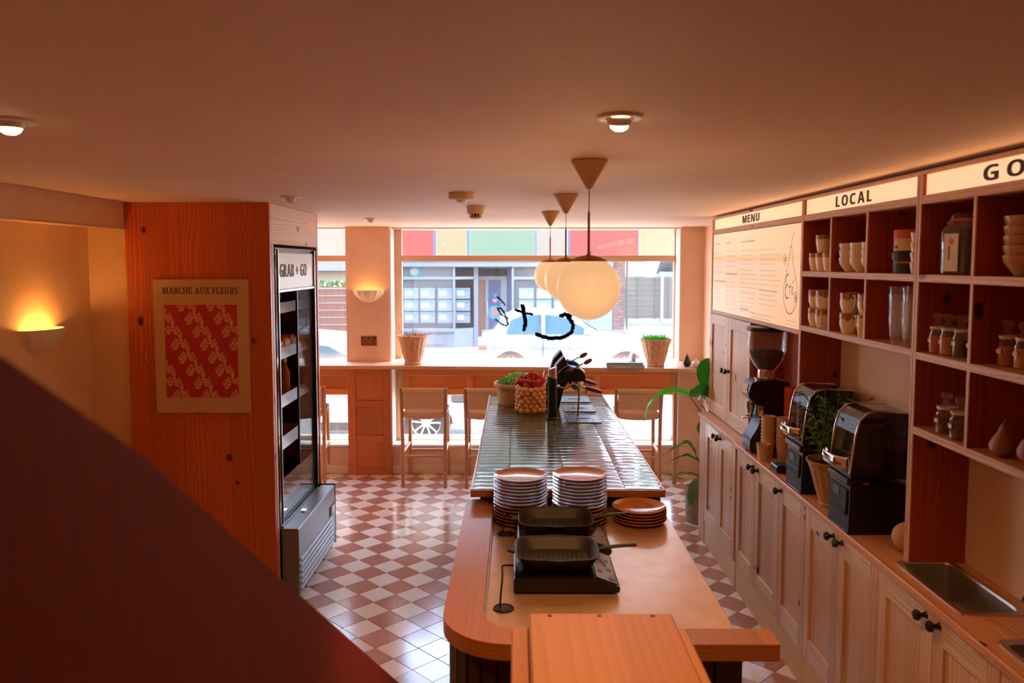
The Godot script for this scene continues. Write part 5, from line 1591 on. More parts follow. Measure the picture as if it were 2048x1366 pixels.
func build_island_things() -> void:
	var Ys := 0.790
	var stacks := [[Vector3(0.024, Ys, -3.550), 14, 0.123, 0.0152, "left tall stack of brown plates", M.plate_glaze], [Vector3(0.294, Ys, -3.548), 14, 0.125, 0.0156, "right tall stack of brown plates", M.plate_glaze], [Vector3(0.568, Ys, -3.552), 5, 0.123, 0.0135, "short stack of amber plates", M.plate_amber]]
	for s in stacks:
		var proto := B.new().lathe(plate_prof(s[2]), 48).mesh()
		for k in s[1]:
			var nth: String = ORD[s[1] - 1 - k]
			if k == 0: nth = "bottom"
			solo("plate", proto, s[5], "glazed round plate, %s of the %s" % [nth, s[4]], "plate", s[0] + Vector3(rng.randf_range(-0.002, 0.002), k * s[3], rng.randf_range(-0.002, 0.002)), Vector3(0, rng.randf() * TAU, 0), s[4])
	# induction hobs with griddle pans
	for h in [[Vector3(0.185, Ys, -2.745), "near"], [Vector3(0.200, Ys, -3.115), "far"]]:
		var nm: String = h[1]
		var t := thing("induction_hob", "black portable induction hob under the %s griddle pan" % nm, "hob", h[0], 0.0, "induction hobs")
		var prof := PackedVector2Array([Vector2(-0.19, 0.008), Vector2(-0.19, 0.055), Vector2(-0.185, 0.060), Vector2(0.10, 0.060), Vector2(0.185, 0.028), Vector2(0.19, 0.022), Vector2(0.186, 0.008)])
		part("casing", B.new().prism(prof, -0.30, 0.0), M.black_satin, t)
		part("glass_top", plank(Vector3(-0.183, 0.060, -0.292), Vector3(0.098, 0.064, -0.008), 0.001), M.black_gloss, t)
		var pb := Basis(Vector3.BACK, -atan2(0.032, 0.085))
		part("control_panel", B.new().box(Vector3(0.143, 0.0465, -0.15), Vector3(0.084, 0.003, 0.28), 0.001, 1, Vector2.ZERO, pb), M.black_gloss, t)
		for k in 6:
			part("touch_button", B.new().box(Vector3(0.143 + 0.018 * ((k % 2) * 2 - 1), 0.0486 - 0.0068 * ((k % 2) * 2 - 1), -0.26 + 0.044 * k), Vector3(0.018, 0.0012, 0.02), 0.0, 1, Vector2.ZERO, pb), M.black_satin, t)
		for x in [-0.16, 0.15]:
			for z in [-0.27, -0.03]:
				part("foot", B.new().lathe([Vector2(0, 0), Vector2(0.014, 0), Vector2(0.015, 0.009)], 12), M.black_matte, t, Vector3(x, 0, z))
		griddle(Vector3(h[0].x - 0.03, Ys + 0.0642, h[0].z - 0.16), "cast iron griddle pan on the %s hob" % nm)
		var g := thing("cable_grommet", "round black cable grommet beside the %s hob" % nm, "grommet", Vector3(-0.040, Ys, h[0].z + (0.115 if nm == "near" else -0.262)), 0.0, "cable grommets in the steel top")
		part("collar", B.new().lathe([Vector2(0, 0.001), Vector2(0.030, 0.001), Vector2(0.032, 0.004), Vector2(0.035, 0.004), Vector2(0.037, 0)], 28), M.black_satin, g)
		part("cap", B.new().lathe([Vector2(0, 0.003), Vector2(0.026, 0.003)], 24), M.iron, g)
		var e := Vector3(0.04, 0.035, -0.30) if nm == "near" else Vector3(0.05, 0.035, -0.05)
		var pts := []
		for k in 17:
			var u := k / 16.0
			var p := Vector3(-0.012, 0.004, 0.0).lerp(e, pow(u, 1.3)) + Vector3(-0.016 * sin(u * PI) + 0.01 * sin(u * TAU), 0.085 * sin(PI * pow(u, 0.7)), 0)
			pts.append(p)
		solo("power_cable", B.new().tube(pts, 0.0036, -1, 8), M.black_matte, "black cable rising from the %s grommet to the hob" % nm, "cable", g.position, Vector3.ZERO, "hob cables")
	# planter of herbs
	var pl := thing("herb_planter", "round terracotta planter full of green herbs on the tiled counter", "planter", Vector3(0.03, 0.8995, -6.0))
	part("pot", B.new().lathe([Vector2(0, 0), Vector2(0.158, 0), Vector2(0.163, 0.006), Vector2(0.172, 0.10), Vector2(0.176, 0.125), Vector2(0.19, 0.130), Vector2(0.196, 0.142), Vector2(0.194, 0.158), Vector2(0.186, 0.164), Vector2(0.176, 0.160), Vector2(0.172, 0.13)], 48), M.terracotta, pl)
	part("soil", B.new().lathe([Vector2(0, 0.142), Vector2(0.173, 0.138)], 30), M.soil, pl)
	part("foliage", foliage(0.155, 0.09, 900, 0.020, 3, 0.15), M.leaf_herb, pl, Vector3(0, 0.14, 0))
	part("young_foliage", foliage(0.14, 0.10, 260, 0.018, 4, 0.15), M.leaf_pale, pl, Vector3(0, 0.14, 0))
	# pot covered in clay bobbles, with roses
	var bp := thing("bobble_pot", "orange clay pot covered in round fruit-like bobbles", "pot", Vector3(0.110, 0.8995, -5.62))
	part("wall", B.new().lathe([Vector2(0, 0), Vector2(0.082, 0), Vector2(0.086, 0.01), Vector2(0.086, 0.185), Vector2(0.080, 0.185), Vector2(0.078, 0.15)], 32), M.bobble_clay, bp)
	part("soil", B.new().lathe([Vector2(0, 0.155), Vector2(0.079, 0.155)], 20), M.soil, bp)
	var bob := B.new().lathe([Vector2(0, -0.018), Vector2(0.010, -0.016), Vector2(0.0175, -0.008), Vector2(0.0195, 0.0), Vector2(0.0165, 0.010), Vector2(0.010, 0.016), Vector2(0.004, 0.0185), Vector2(0, 0.0165)], 12).mesh()
	for r in 6:
		var cnt := 14
		for k in cnt:
			var a := TAU * (k + 0.5 * (r % 2)) / cnt + rng.randf_range(-0.06, 0.06)
			var o := part("bobble", bob, M.bobble_clay, bp, Vector3(cos(a) * 0.090, 0.028 + r * 0.0292 + rng.randf_range(-0.004, 0.004), sin(a) * 0.090))
			o.basis = Basis(Vector3(0, 0, 1).rotated(Vector3.UP, -a), -PI / 2 + rng.randf_range(-0.5, 0.5)) * Basis(Vector3.UP, rng.randf() * TAU)
			o.scale = Vector3.ONE * rng.randf_range(1.05, 1.36)
	var rose: Node3D
	var rp := [Vector3(-0.012, 0.205, 0.05), Vector3(0.055, 0.198, 0.045), Vector3(-0.068, 0.208, 0.035), Vector3(0.012, 0.25, 0.0), Vector3(0.078, 0.206, -0.005), Vector3(-0.055, 0.22, -0.035), Vector3(0.045, 0.225, -0.05)]
	for k in rp.size():
		var lb: String = "coral pink rose in the bobble pot, %s" % ["front centre and widest open", "front right", "leftmost", "highest in the middle", "rightmost", "back left", "back right"][k]
		if k == 0:
			rose = thing("rose", lb, "flower", bp.position + rp[0], 0.0, "roses in the bobble pot")
			for ring in [[4, 0.010, 0.046, 0.10], [5, 0.018, 0.045, 0.25], [6, 0.026, 0.040, 0.50]]:
				for i in ring[0]:
					var a0: float = TAU * i / ring[0] + ring[1] * 40.0
					part("petal", B.new().surf(6, 5, func(u: float, t: float) -> Vector3:
						var a := a0 + (u - 0.5) * 1.7 * (0.45 + 0.55 * sqrt(t))
						var r: float = 0.006 + ring[1] * pow(t, 0.8) + ring[3] * 0.016 * pow(t, 4.0)
						return Vector3(cos(a) * r, -0.018 + ring[2] * 1.25 * t - ring[3] * 0.012 * pow(t, 5.0) - 0.014 * pow(absf(u - 0.5) * 2, 3.0) * t * t, sin(a) * r)), M.rose if (i + int(ring[0])) % 3 else M.rose_dark, rose)
			part("heart", B.new().ball(Vector3(0, 0.006, 0), Vector3(0.009, 0.016, 0.009), 10, 6), M.rose_dark, rose)
			part("stalk", B.new().tube([Vector3(0, -0.06, 0), Vector3(0, -0.015, 0)], 0.004, -1, 6), M.stem, rose)
		else:
			var c := copy(rose, "rose", lb, bp.position + rp[k], k * 1.3)
			c.rotation = Vector3(rng.randf_range(-0.2, 0.45), k * 1.3, rng.randf_range(-0.35, 0.35))
			c.scale = Vector3.ONE * rng.randf_range(1.0, 1.2)
	# water font
	var ft := thing("water_font", "black cylindrical tap tower with chrome top and curved spout", "tap", Vector3(0.254, 0.8995, -5.40))
	part("base_flange", B.new().lathe([Vector2(0, 0), Vector2(0.044, 0), Vector2(0.045, 0.006), Vector2(0.040, 0.013), Vector2(0.031, 0.014)], 32), M.black_satin, ft)
	part("column", B.new().lathe([Vector2(0.031, 0.012), Vector2(0.031, 0.30)], 32), M.black_satin, ft)
	part("chrome_head", B.new().surf(32, 2, func(u: float, t: float) -> Vector3:
		var a := u * TAU
		return Vector3(cos(a) * 0.0315, lerpf(0.285 + cos(a) * -0.010, 0.350 + cos(a) * 0.011, t), sin(a) * 0.0315), true), M.chrome, ft)
	part("head_face", B.new().surf(32, 1, func(u: float, t: float) -> Vector3:
		var a := u * TAU
		return Vector3(cos(a) * 0.0315 * t, 0.350 + cos(a) * 0.011 * t, sin(a) * 0.0315 * t), true), M.chrome, ft)
	for s: float in [-1.0, 1.0]:
		part("side_strip", plank(Vector3(s * 0.0305, 0.014, -0.003), Vector3(s * 0.0335, 0.30, 0.006), 0.001), M.chrome, ft)
	part("spout_nut", B.new().lathe([Vector2(0, 0), Vector2(0.011, 0), Vector2(0.011, 0.020), Vector2(0, 0.020)], 14, Vector3(0.031, 0.222, 0), 0, 0.0, Basis(Vector3.BACK, -PI / 2)), M.chrome, ft)
	part("spout", B.new().tube(curve_pts([Vector3(0.045, 0.222, 0), Vector3(0.075, 0.210, 0), Vector3(0.100, 0.212, 0), Vector3(0.125, 0.232, 0), Vector3(0.155, 0.236, 0), Vector3(0.180, 0.216, 0), Vector3(0.184, 0.16, 0), Vector3(0.180, 0.08, 0), Vector3(0.176, 0.012, 0)], 6), 0.0058, -1, 12), M.brass, ft)
	part("side_knob", B.new().ball(Vector3(-0.036, 0.275, 0.0), Vector3(0.008, 0.010, 0.010), 10, 6), M.chrome, ft)
	# drip trays set into the tiles
	for k in 3:
		var z := -5.40 - k * 0.39
		var t := thing("drip_tray", ["steel drip tray below the tap tower's spout", "steel drip tray below the near group head", "steel drip tray below the far group head"][k], "drip tray", Vector3(0.465, 0.900, z), 0.0, "drip trays in the tiles")
		part("plate", plank(Vector3(-0.112, -0.004, -0.15), Vector3(0.112, 0.001, 0.15), 0.001), M.dark_steel, t)
		for q in [[-0.115, -0.155, 0.115, -0.145], [-0.115, 0.145, 0.115, 0.155], [-0.115, -0.145, -0.105, 0.145], [0.105, -0.145, 0.115, 0.145]]:
			part("frame", plank(Vector3(q[0], 0.0, q[1]), Vector3(q[2], 0.004, q[3]), 0.001), M.dark_steel, t)
		for i in 4:
			part("grid_bar", plank(Vector3(-0.075 + i * 0.046, 0.001, -0.13), Vector3(-0.069 + i * 0.046, 0.003, 0.13), 0.001), M.dark_steel, t)
		part("grid_slot", plank(Vector3(-0.05, 0.001, -0.012), Vector3(0.05, 0.0045, 0.012), 0.001), M.black_satin, t)
	espresso(Vector3(0.0, 0.8995, 0.0))

func curve_pts(p: Array, per: int) -> Array:
	var o := []
	for k in p.size() - 1:
		var a: Vector3 = p[maxi(k - 1, 0)]
		var d: Vector3 = p[mini(k + 2, p.size() - 1)]
		for i in per:
			o.append(p[k].cubic_interpolate(p[k + 1], a, d, float(i) / per))
	o.append(p[-1])
	return o

func foliage(r: float, h: float, count: int, size: float, seed_: int, droop := 0.0) -> B:
	var g := RandomNumberGenerator.new()
	g.seed = seed_
	var b := B.new()
	for k in count:
		var a := g.randf() * TAU
		var q := sqrt(g.randf())
		var p := Vector3(cos(a) * r * q, h * (1.0 - q * q * 0.75) * pow(g.randf(), 0.45), sin(a) * r * q)
		if g.randf() < droop and q > 0.8:
			p += Vector3(cos(a) * 0.03, -0.03, sin(a) * 0.03)
		var d := (Vector3(cos(a) * q, 0.7, sin(a) * q) + Vector3(g.randf_range(-1, 1), g.randf_range(-1, 1), g.randf_range(-1, 1)) * 0.8).normalized()
		var s := d.cross(Vector3(g.randf_range(-1, 1), g.randf_range(-1, 1), g.randf_range(-1, 1))).normalized()
		var l := size * g.randf_range(0.6, 1.2)
		var o := d.cross(s)
		b.quad(p, p + d * l * 0.5 + s * l * 0.28, p + d * l, p + d * l * 0.5 - s * l * 0.28, o)
	return b

func griddle(at: Vector3, label: String) -> void:
	var t := thing("griddle_pan", label, "pan", at, 0.0, "cast iron griddle pans")
	var se := func(u: float, hx: float, hz: float, lip: float) -> Vector3:
		var a := u * TAU
		var c := cos(a)
		var s := sin(a)
		var e := 0.42
		var p := Vector3(signf(c) * pow(absf(c), e) * hx, 0, signf(s) * pow(absf(s), e) * hz)
		p.z += signf(s) * lip * exp(-pow(p.x / 0.022, 2.0))
		return p
	var rings := [[0.02, 0.02, 0.0, 0.0], [0.118, 0.096, 0.0, 0.0], [0.128, 0.106, 0.004, 0.0], [0.150, 0.124, 0.040, 0.006], [0.155, 0.129, 0.046, 0.010], [0.157, 0.131, 0.050, 0.011], [0.152, 0.126, 0.0505, 0.011], [0.146, 0.120, 0.044, 0.006], [0.124, 0.102, 0.0075, 0.0], [0.114, 0.092, 0.005, 0.0], [0.02, 0.02, 0.005, 0.0]]
	var b := B.new()
	b.surf(96, rings.size() - 1, func(u: float, v: float) -> Vector3:
		var g: Array = rings[int(round(v * (rings.size() - 1)))]
		return se.call(u, g[0], g[1], g[3]) + Vector3(0, g[2], 0), true, true)
	b.surf(24, 1, func(u: float, v: float) -> Vector3: return Vector3(cos(u * TAU) * 0.03 * v, 0.0052, sin(u * TAU) * 0.03 * v), true)
	part("dish", b, M.iron, t)
	var rib := B.new().box(Vector3.ZERO, Vector3(0.0055, 0.006, 0.165), 0.002).mesh()
	for k in 12:
		part("rib", rib, M.iron, t, Vector3(-0.099 + k * 0.018, 0.0075, 0.0))
	part("handle", B.new().surf(14, 10, func(u: float, v: float) -> Vector3:
		var a := u * TAU
		var x := lerpf(0.148, 0.300, v)
		var w := 0.010 + 0.004 * sin(v * PI) + (0.002 if v > 0.8 else 0.0)
		return Vector3(x, 0.044 + 0.016 * sin(v * 1.6) + sin(a) * 0.0055, cos(a) * w * (1.0 if v < 0.97 else 0.6)), true), M.iron, t)
	part("hang_loop", B.new().tube([Vector3(0.282, 0.0635, -0.004), Vector3(0.292, 0.0635, -0.005), Vector3(0.296, 0.0635, 0.0), Vector3(0.292, 0.0635, 0.005), Vector3(0.282, 0.0635, 0.004)], 0.002, -1, 6), M.black_matte, t)
	part("helper_tab", B.new().surf(16, 3, func(u: float, v: float) -> Vector3:
		var a := PI / 2 + u * PI
		return Vector3(-0.150 + cos(a) * 0.036 * v, 0.044 + (0.002 if v < 0.9 else 0.0), sin(a) * 0.026 * v)).surf(16, 1, func(u: float, v: float) -> Vector3:
		var a := PI / 2 + u * PI
		return Vector3(-0.150 + cos(a) * 0.036, 0.044 - 0.008 * v, sin(a) * 0.026)), M.iron, t)

# two-group coffee machine of black leaning columns
func espresso(at: Vector3) -> void:
	var t := thing("coffee_machine", "black two-group counter coffee machine with wooden levers and handles", "coffee machine", at + Vector3(0, 0, -5.82))
	var prof := PackedVector2Array([Vector2(0.209, 0.0), Vector2(0.322, 0.0), Vector2(0.338, 0.07), Vector2(0.352, 0.13), Vector2(0.366, 0.165), Vector2(0.385, 0.192), Vector2(0.418, 0.203), Vector2(0.512, 0.203), Vector2(0.516, 0.235), Vector2(0.505, 0.262), Vector2(0.470, 0.290), Vector2(0.405, 0.302), Vector2(0.385, 0.33), Vector2(0.358, 0.388), Vector2(0.325, 0.355), Vector2(0.295, 0.318), Vector2(0.27, 0.24)])
	var to := Basis(Vector3(1, 0, 0), Vector3(0, 1, 0), Vector3(0, 0, 1))
	for g in 2:
		var z := 0.0 - g * 0.39
		var c := part("group_column", B.new().prism(prof, -0.055, 0.055), M.black_satin, t, Vector3(0, 0, z))
		part("hood_plate", B.new().prism(PackedVector2Array([Vector2(0.405, 0.304), Vector2(0.470, 0.292), Vector2(0.506, 0.264), Vector2(0.512, 0.268), Vector2(0.474, 0.299), Vector2(0.405, 0.312)]), -0.05, 0.05), M.chrome, c)
		part("edge_strip", B.new().tube([Vector3(0.21, 0.0, 0.056), Vector3(0.27, 0.24, 0.056), Vector3(0.295, 0.318, 0.056), Vector3(0.358, 0.388, 0.056)], 0.0025, -1, 6), M.steel, c)
		part("group_head", B.new().lathe([Vector2(0, 0), Vector2(0.040, 0.0), Vector2(0.054, 0.008), Vector2(0.056, 0.035), Vector2(0.050, 0.040), Vector2(0, 0.040)], 28), M.chrome, c, Vector3(0.452, 0.166, 0))
		var pf := part("portafilter", B.new().lathe([Vector2(0, 0.02), Vector2(0.030, 0.02), Vector2(0.040, 0.034), Vector2(0.041, 0.048)], 24).tube([Vector3(0.035, 0.036, 0), Vector3(0.075, 0.030, 0.004)], 0.008), M.chrome, c, Vector3(0.452, 0.118, 0))
		part("handle", B.new().surf(12, 8, func(u: float, v: float) -> Vector3:
			var a := u * TAU
			var r := 0.010 + 0.007 * sin(PI * minf(v * 0.8 + 0.15, 1.0))
			if v > 0.95: r *= 0.6
			return Vector3(0.07 + 0.12 * v, 0.030 - 0.032 * v + sin(a) * r, 0.004 + 0.01 * v + cos(a) * r), true), M.walnut, pf)
		part("twin_spout", B.new().tube([Vector3(-0.014, -0.004, 0), Vector3(-0.010, 0.012, 0), Vector3(0.0, 0.02, 0), Vector3(0.010, 0.012, 0), Vector3(0.014, -0.004, 0)], 0.006, -1, 8), M.chrome, pf)
		for sd in ([1, 0] if g == 0 else [1]):
			var lv := part("lever", B.new().tube([Vector3(0.44, 0.298, 0.02), Vector3(0.50, 0.330, 0.02)] if sd else [Vector3(0.345, 0.268, 0.060), Vector3(0.385, 0.300, 0.064)], 0.005, -1, 8), M.knob_iron, c)
			var e := Vector3(0.535, 0.346, 0.02) if sd else Vector3(0.40, 0.285, 0.068)
			part("lever_paddle", B.new().ball(Vector3.ZERO, Vector3(0.036, 0.017, 0.013), 16, 10), M.walnut, lv, e, Vector3(0, 0, 0.5))
			part("paddle_pin", B.new().ball(Vector3.ZERO, Vector3(0.0035, 0.0035, 0.003), 8, 5), M.chrome, lv, e + Vector3(0.008, 0.002, 0.012))
		if g == 0:
			part("guard_rail", B.new().tube(curve_pts([Vector3(0.31, 0.262, 0.062), Vector3(0.335, 0.290, 0.062), Vector3(0.38, 0.318, 0.062), Vector3(0.42, 0.322, 0.055)], 5), 0.003, -1, 6), M.chrome, c)
	part("steam_wand", B.new().tube([Vector3(0.215, 0.285, 0.08), Vector3(0.185, 0.16, 0.09), Vector3(0.20, 0.10, 0.09)], 0.004, -1, 8), M.chrome, t)

const NTH := ["first", "second", "third", "fourth", "fifth", "sixth", "seventh", "eighth", "ninth", "tenth", "eleventh", "twelfth", "thirteenth", "fourteenth", "fifteenth", "sixteenth", "seventeenth", "eighteenth"]

func smooth_poly(p: PackedVector2Array, per: int) -> PackedVector2Array:      # rounds the bends of a closed outline
	var o := PackedVector2Array()
	var m := p.size()
	for k in m:
		var a := p[(k + m - 1) % m]
		var c := p[k]
		var e := p[(k + 1) % m]
		var t := 0.35
		var s0 := c.lerp(a, t)
		var s1 := c.lerp(e, t)
		for i in per + 1:
			var u := float(i) / per
			o.append(s0.lerp(c, u).lerp(c.lerp(s1, u), u))
	return o

# ---------------------------------------------------------------- things on the pine worktop
func build_worktop_things() -> void:
	var Y := 0.90
	# grinder: faces -x
	var g := thing("coffee_grinder", "tall black coffee grinder with a glass hopper of beans", "grinder", Vector3(1.40, Y + 0.001, -4.452))
	g.scale = Vector3(1, 0.984, 1)
	var body := PackedVector2Array([Vector2(-0.075, 0.0), Vector2(0.14, 0.0), Vector2(0.14, 0.40), Vector2(0.10, 0.42), Vector2(-0.05, 0.42), Vector2(-0.085, 0.405), Vector2(-0.105, 0.33), Vector2(-0.06, 0.295), Vector2(-0.035, 0.27), Vector2(-0.03, 0.20), Vector2(-0.045, 0.15), Vector2(-0.085, 0.085), Vector2(-0.088, 0.03)])
	part("body", B.new().prism(smooth_poly(body, 4), -0.075, 0.075), M.black_satin, g)
	part("display", B.new().box(Vector3(-0.098, 0.368, 0.0), Vector3(0.004, 0.055, 0.085), 0.002, 1, Vector2.ZERO, Basis(Vector3.BACK, -0.27)), M.paper_kraft, g)
	part("display_button", B.new().ball(Vector3(-0.102, 0.350, 0.045), Vector3(0.004, 0.008, 0.012), 10, 6), M.chrome, g)
	part("outlet", B.new().lathe([Vector2(0.010, -0.05), Vector2(0.024, 0.0), Vector2(0.024, 0.03)], 18), M.chrome, g, Vector3(-0.066, 0.255, 0))
	part("fork", B.new().tube([Vector3(-0.03, 0.205, 0.025), Vector3(-0.10, 0.20, 0.028), Vector3(-0.112, 0.20, 0.0), Vector3(-0.10, 0.20, -0.028), Vector3(-0.03, 0.205, -0.025)], 0.0045, -1, 8), M.chrome, g)
	part("clamp", plank(Vector3(-0.045, 0.215, 0.03), Vector3(-0.01, 0.28, 0.078), 0.006), M.chrome, g)
	part("collar", B.new().lathe([Vector2(0.066, 0.42), Vector2(0.068, 0.432), Vector2(0.048, 0.435), Vector2(0.046, 0.475), Vector2(0.05, 0.48)], 28), M.chrome, g, Vector3(0.02, 0, 0))
	part("hopper", B.new().lathe([Vector2(0.046, 0.475), Vector2(0.060, 0.49), Vector2(0.088, 0.535), Vector2(0.103, 0.59), Vector2(0.108, 0.65), Vector2(0.108, 0.705)], 32), M.jar_glass, g, Vector3(0.02, 0, 0))
	var bn := B.new().lathe([Vector2(0, 0.478), Vector2(0.043, 0.478), Vector2(0.056, 0.493), Vector2(0.083, 0.537), Vector2(0.092, 0.567)], 28)
	var br := RandomNumberGenerator.new()
	br.seed = 3
	for k in 170:
		var a := br.randf() * TAU
		var r := sqrt(br.randf()) * 0.088
		bn.ball(Vector3(cos(a) * r, 0.572 + 0.02 * (1 - r / 0.09) + br.randf_range(-0.006, 0.006), sin(a) * r), Vector3(0.008, 0.005, 0.006), 6, 4)
	part("beans", bn, M.beans, g, Vector3(0.02, 0, 0))
	part("hopper_lid", B.new().lathe([Vector2(0, 0.722), Vector2(0.112, 0.722), Vector2(0.115, 0.715), Vector2(0.112, 0.700)], 32), M.black_satin, g, Vector3(0.02, 0, 0))
	part("dose_lever", B.new().tube([Vector3(0.06, 0.427, 0.05), Vector3(0.09, 0.425, 0.115)], 0.003, -1, 6), M.chrome, g)
	part("side_knob", B.new().ball(Vector3(0.03, 0.12, 0.085), Vector3(0.02, 0.02, 0.012), 14, 8), M.ball_wood, g)
	# paper cups
	var cup := B.new().lathe([Vector2(0, 0.003), Vector2(0.026, 0.003), Vector2(0.026, 0.0), Vector2(0.028, 0.0), Vector2(0.037, 0.088), Vector2(0.0395, 0.090), Vector2(0.0395, 0.093), Vector2(0.036, 0.092), Vector2(0.0275, 0.008), Vector2(0, 0.006)], 28).mesh()
	solo("paper_cup", cup, M.paper_kraft, "single kraft paper cup standing in front of the cup stacks", "cup", Vector3(1.345, Y, -4.235))
	for s in [[Vector3(1.395, Y, -4.318), 8, "left kraft stack", M.paper_kraft, 0.0195], [Vector3(1.462, Y, -4.27), 8, "right kraft stack", M.paper_kraft, 0.0195], [Vector3(1.522, Y, -4.332), 15, "tall red stack", M.paper_red, 0.021]]:
		for k in s[1]:
			solo("paper_cup", cup, s[3], "%s paper cup, %s from the bottom of the %s" % ["red" if s[3] == M.paper_red else "kraft", NTH[k], s[2]], "cup", s[0] + Vector3(0, k * s[4], 0), Vector3(0, k * 0.7, 0), "paper cups in the %s" % s[2])
	# tamping stand with tamper
	var kb := thing("tamping_stand", "black tamping stand between the cups and the far blender", "stand", Vector3(1.39, Y + 0.001, -4.02))
	part("tray", plank(Vector3(-0.06, 0, -0.055), Vector3(0.06, 0.035, 0.055), 0.006), M.black_satin, kb)
	part("tray_inset", plank(Vector3(-0.045, 0.035, -0.042), Vector3(0.02, 0.037, 0.042), 0.001), M.black_matte, kb)
	part("tamper", B.new().lathe([Vector2(0, 0.035), Vector2(0.026, 0.035), Vector2(0.026, 0.05), Vector2(0.012, 0.08), Vector2(0.014, 0.15), Vector2(0.017, 0.19), Vector2(0.010, 0.21), Vector2(0, 0.212)], 20), M.black_satin, kb, Vector3(0.03, 0, 0.0))
	part("orange_cap", B.new().lathe([Vector2(0, 0.226), Vector2(0.008, 0.224), Vector2(0.011, 0.216), Vector2(0.010, 0.208)], 14), M.spice_orange, kb, Vector3(0.03, 0, 0.0))
	blender(Vector3(1.425, Y + 0.001, -3.70), "far black blender with a smoked sound cover beside the grinder cups")
	blender(Vector3(1.415, Y + 0.001, -3.155), "near black blender with a smoked sound cover beside the shelf upright")
	# leafy plant in a fluted pot between them
	var p := thing("potted_bush", "leafy green plant in a fluted terracotta pot between the blenders", "plant", Vector3(1.40, Y + 0.001, -3.435))
	fluted_pot(p, 0.105, 0.055, 0.20, M.terracotta)
	part("soil", B.new().lathe([Vector2(0, 0.185), Vector2(0.095, 0.182)], 20), M.soil, p)
	var st := B.new()
	var lv := [B.new(), B.new()]
	var r := RandomNumberGenerator.new()
	r.seed = 12
	for k in 34:
		var a := r.randf() * TAU
		var tip := Vector3(cos(a) * r.randf_range(0.02, 0.12), r.randf_range(0.12, 0.33), sin(a) * r.randf_range(0.02, 0.11))
		var base := Vector3(cos(a) * 0.03, 0.18, sin(a) * 0.03)
		st.tube([base, base + tip * 0.5 + Vector3(0, 0.03, 0), base + tip], 0.0022, 0.0012, 5, false)
		for q in 8:
			var u := 0.25 + 0.75 * q / 7.0
			var c := base + tip * u + Vector3(0, 0.03 * sin(u * PI), 0)
			var d := (Vector3(cos(a + r.randf_range(-1.6, 1.6)), r.randf_range(-0.5, 0.5), sin(a + r.randf_range(-1.6, 1.6)))).normalized()
			var s := d.cross(Vector3.UP).normalized()
			var l := r.randf_range(0.030, 0.052)
			var mid := c + d * l * 0.5 + Vector3(0, 0.005, 0)
			var tp := c + d * l + Vector3(0, -0.008, 0)
			lv[q % 2].quad(c, mid + s * l * 0.22, tp, mid - s * l * 0.22, Vector3.UP)
	part("stems", st, M.stem, p)
	part("foliage", lv[0], M.leaf_dark, p)
	part("young_foliage", lv[1], M.leaf_herb, p)
	solo("wooden_ball", B.new().ball(Vector3(0, 0.055, 0), Vector3.ONE * 0.055, 28, 16), M.ball_wood, "pale wooden ball beside the shelf upright", "ball", Vector3(1.455, Y, -2.875))

func fluted_pot(t: Node3D, rt: float, rb: float, h: float, m: Material) -> void:
	var prof := [Vector2(0.0, 0.0), Vector2(rb, 0.0), Vector2(rb * 1.08, 0.012), Vector2(rb * 1.0, 0.022)]
	part("foot", B.new().lathe(prof, 36), m, t)
	part("pot", B.new().surf(96, 12, func(u: float, v: float) -> Vector3:
		var r := lerpf(rb, rt, pow(v, 0.8)) + rt * 0.09 * pow(v, 7.0)
		r *= 1.0 - 0.055 * (0.5 + 0.5 * cos(u * TAU * 16)) * (1.0 - pow(v, 10.0)) * minf(1.0, v * 4)
		return Vector3(cos(u * TAU) * r, lerpf(0.02, h, v), sin(u * TAU) * r), true, false), m, t)
	part("rim", B.new().lathe([Vector2(rt * 1.09, h - 0.001), Vector2(rt * 1.095, h + 0.004), Vector2(rt * 1.04, h + 0.005), Vector2(rt * 0.98, h - 0.01), Vector2(rt * 0.9, h - 0.03)], 48), m, t)

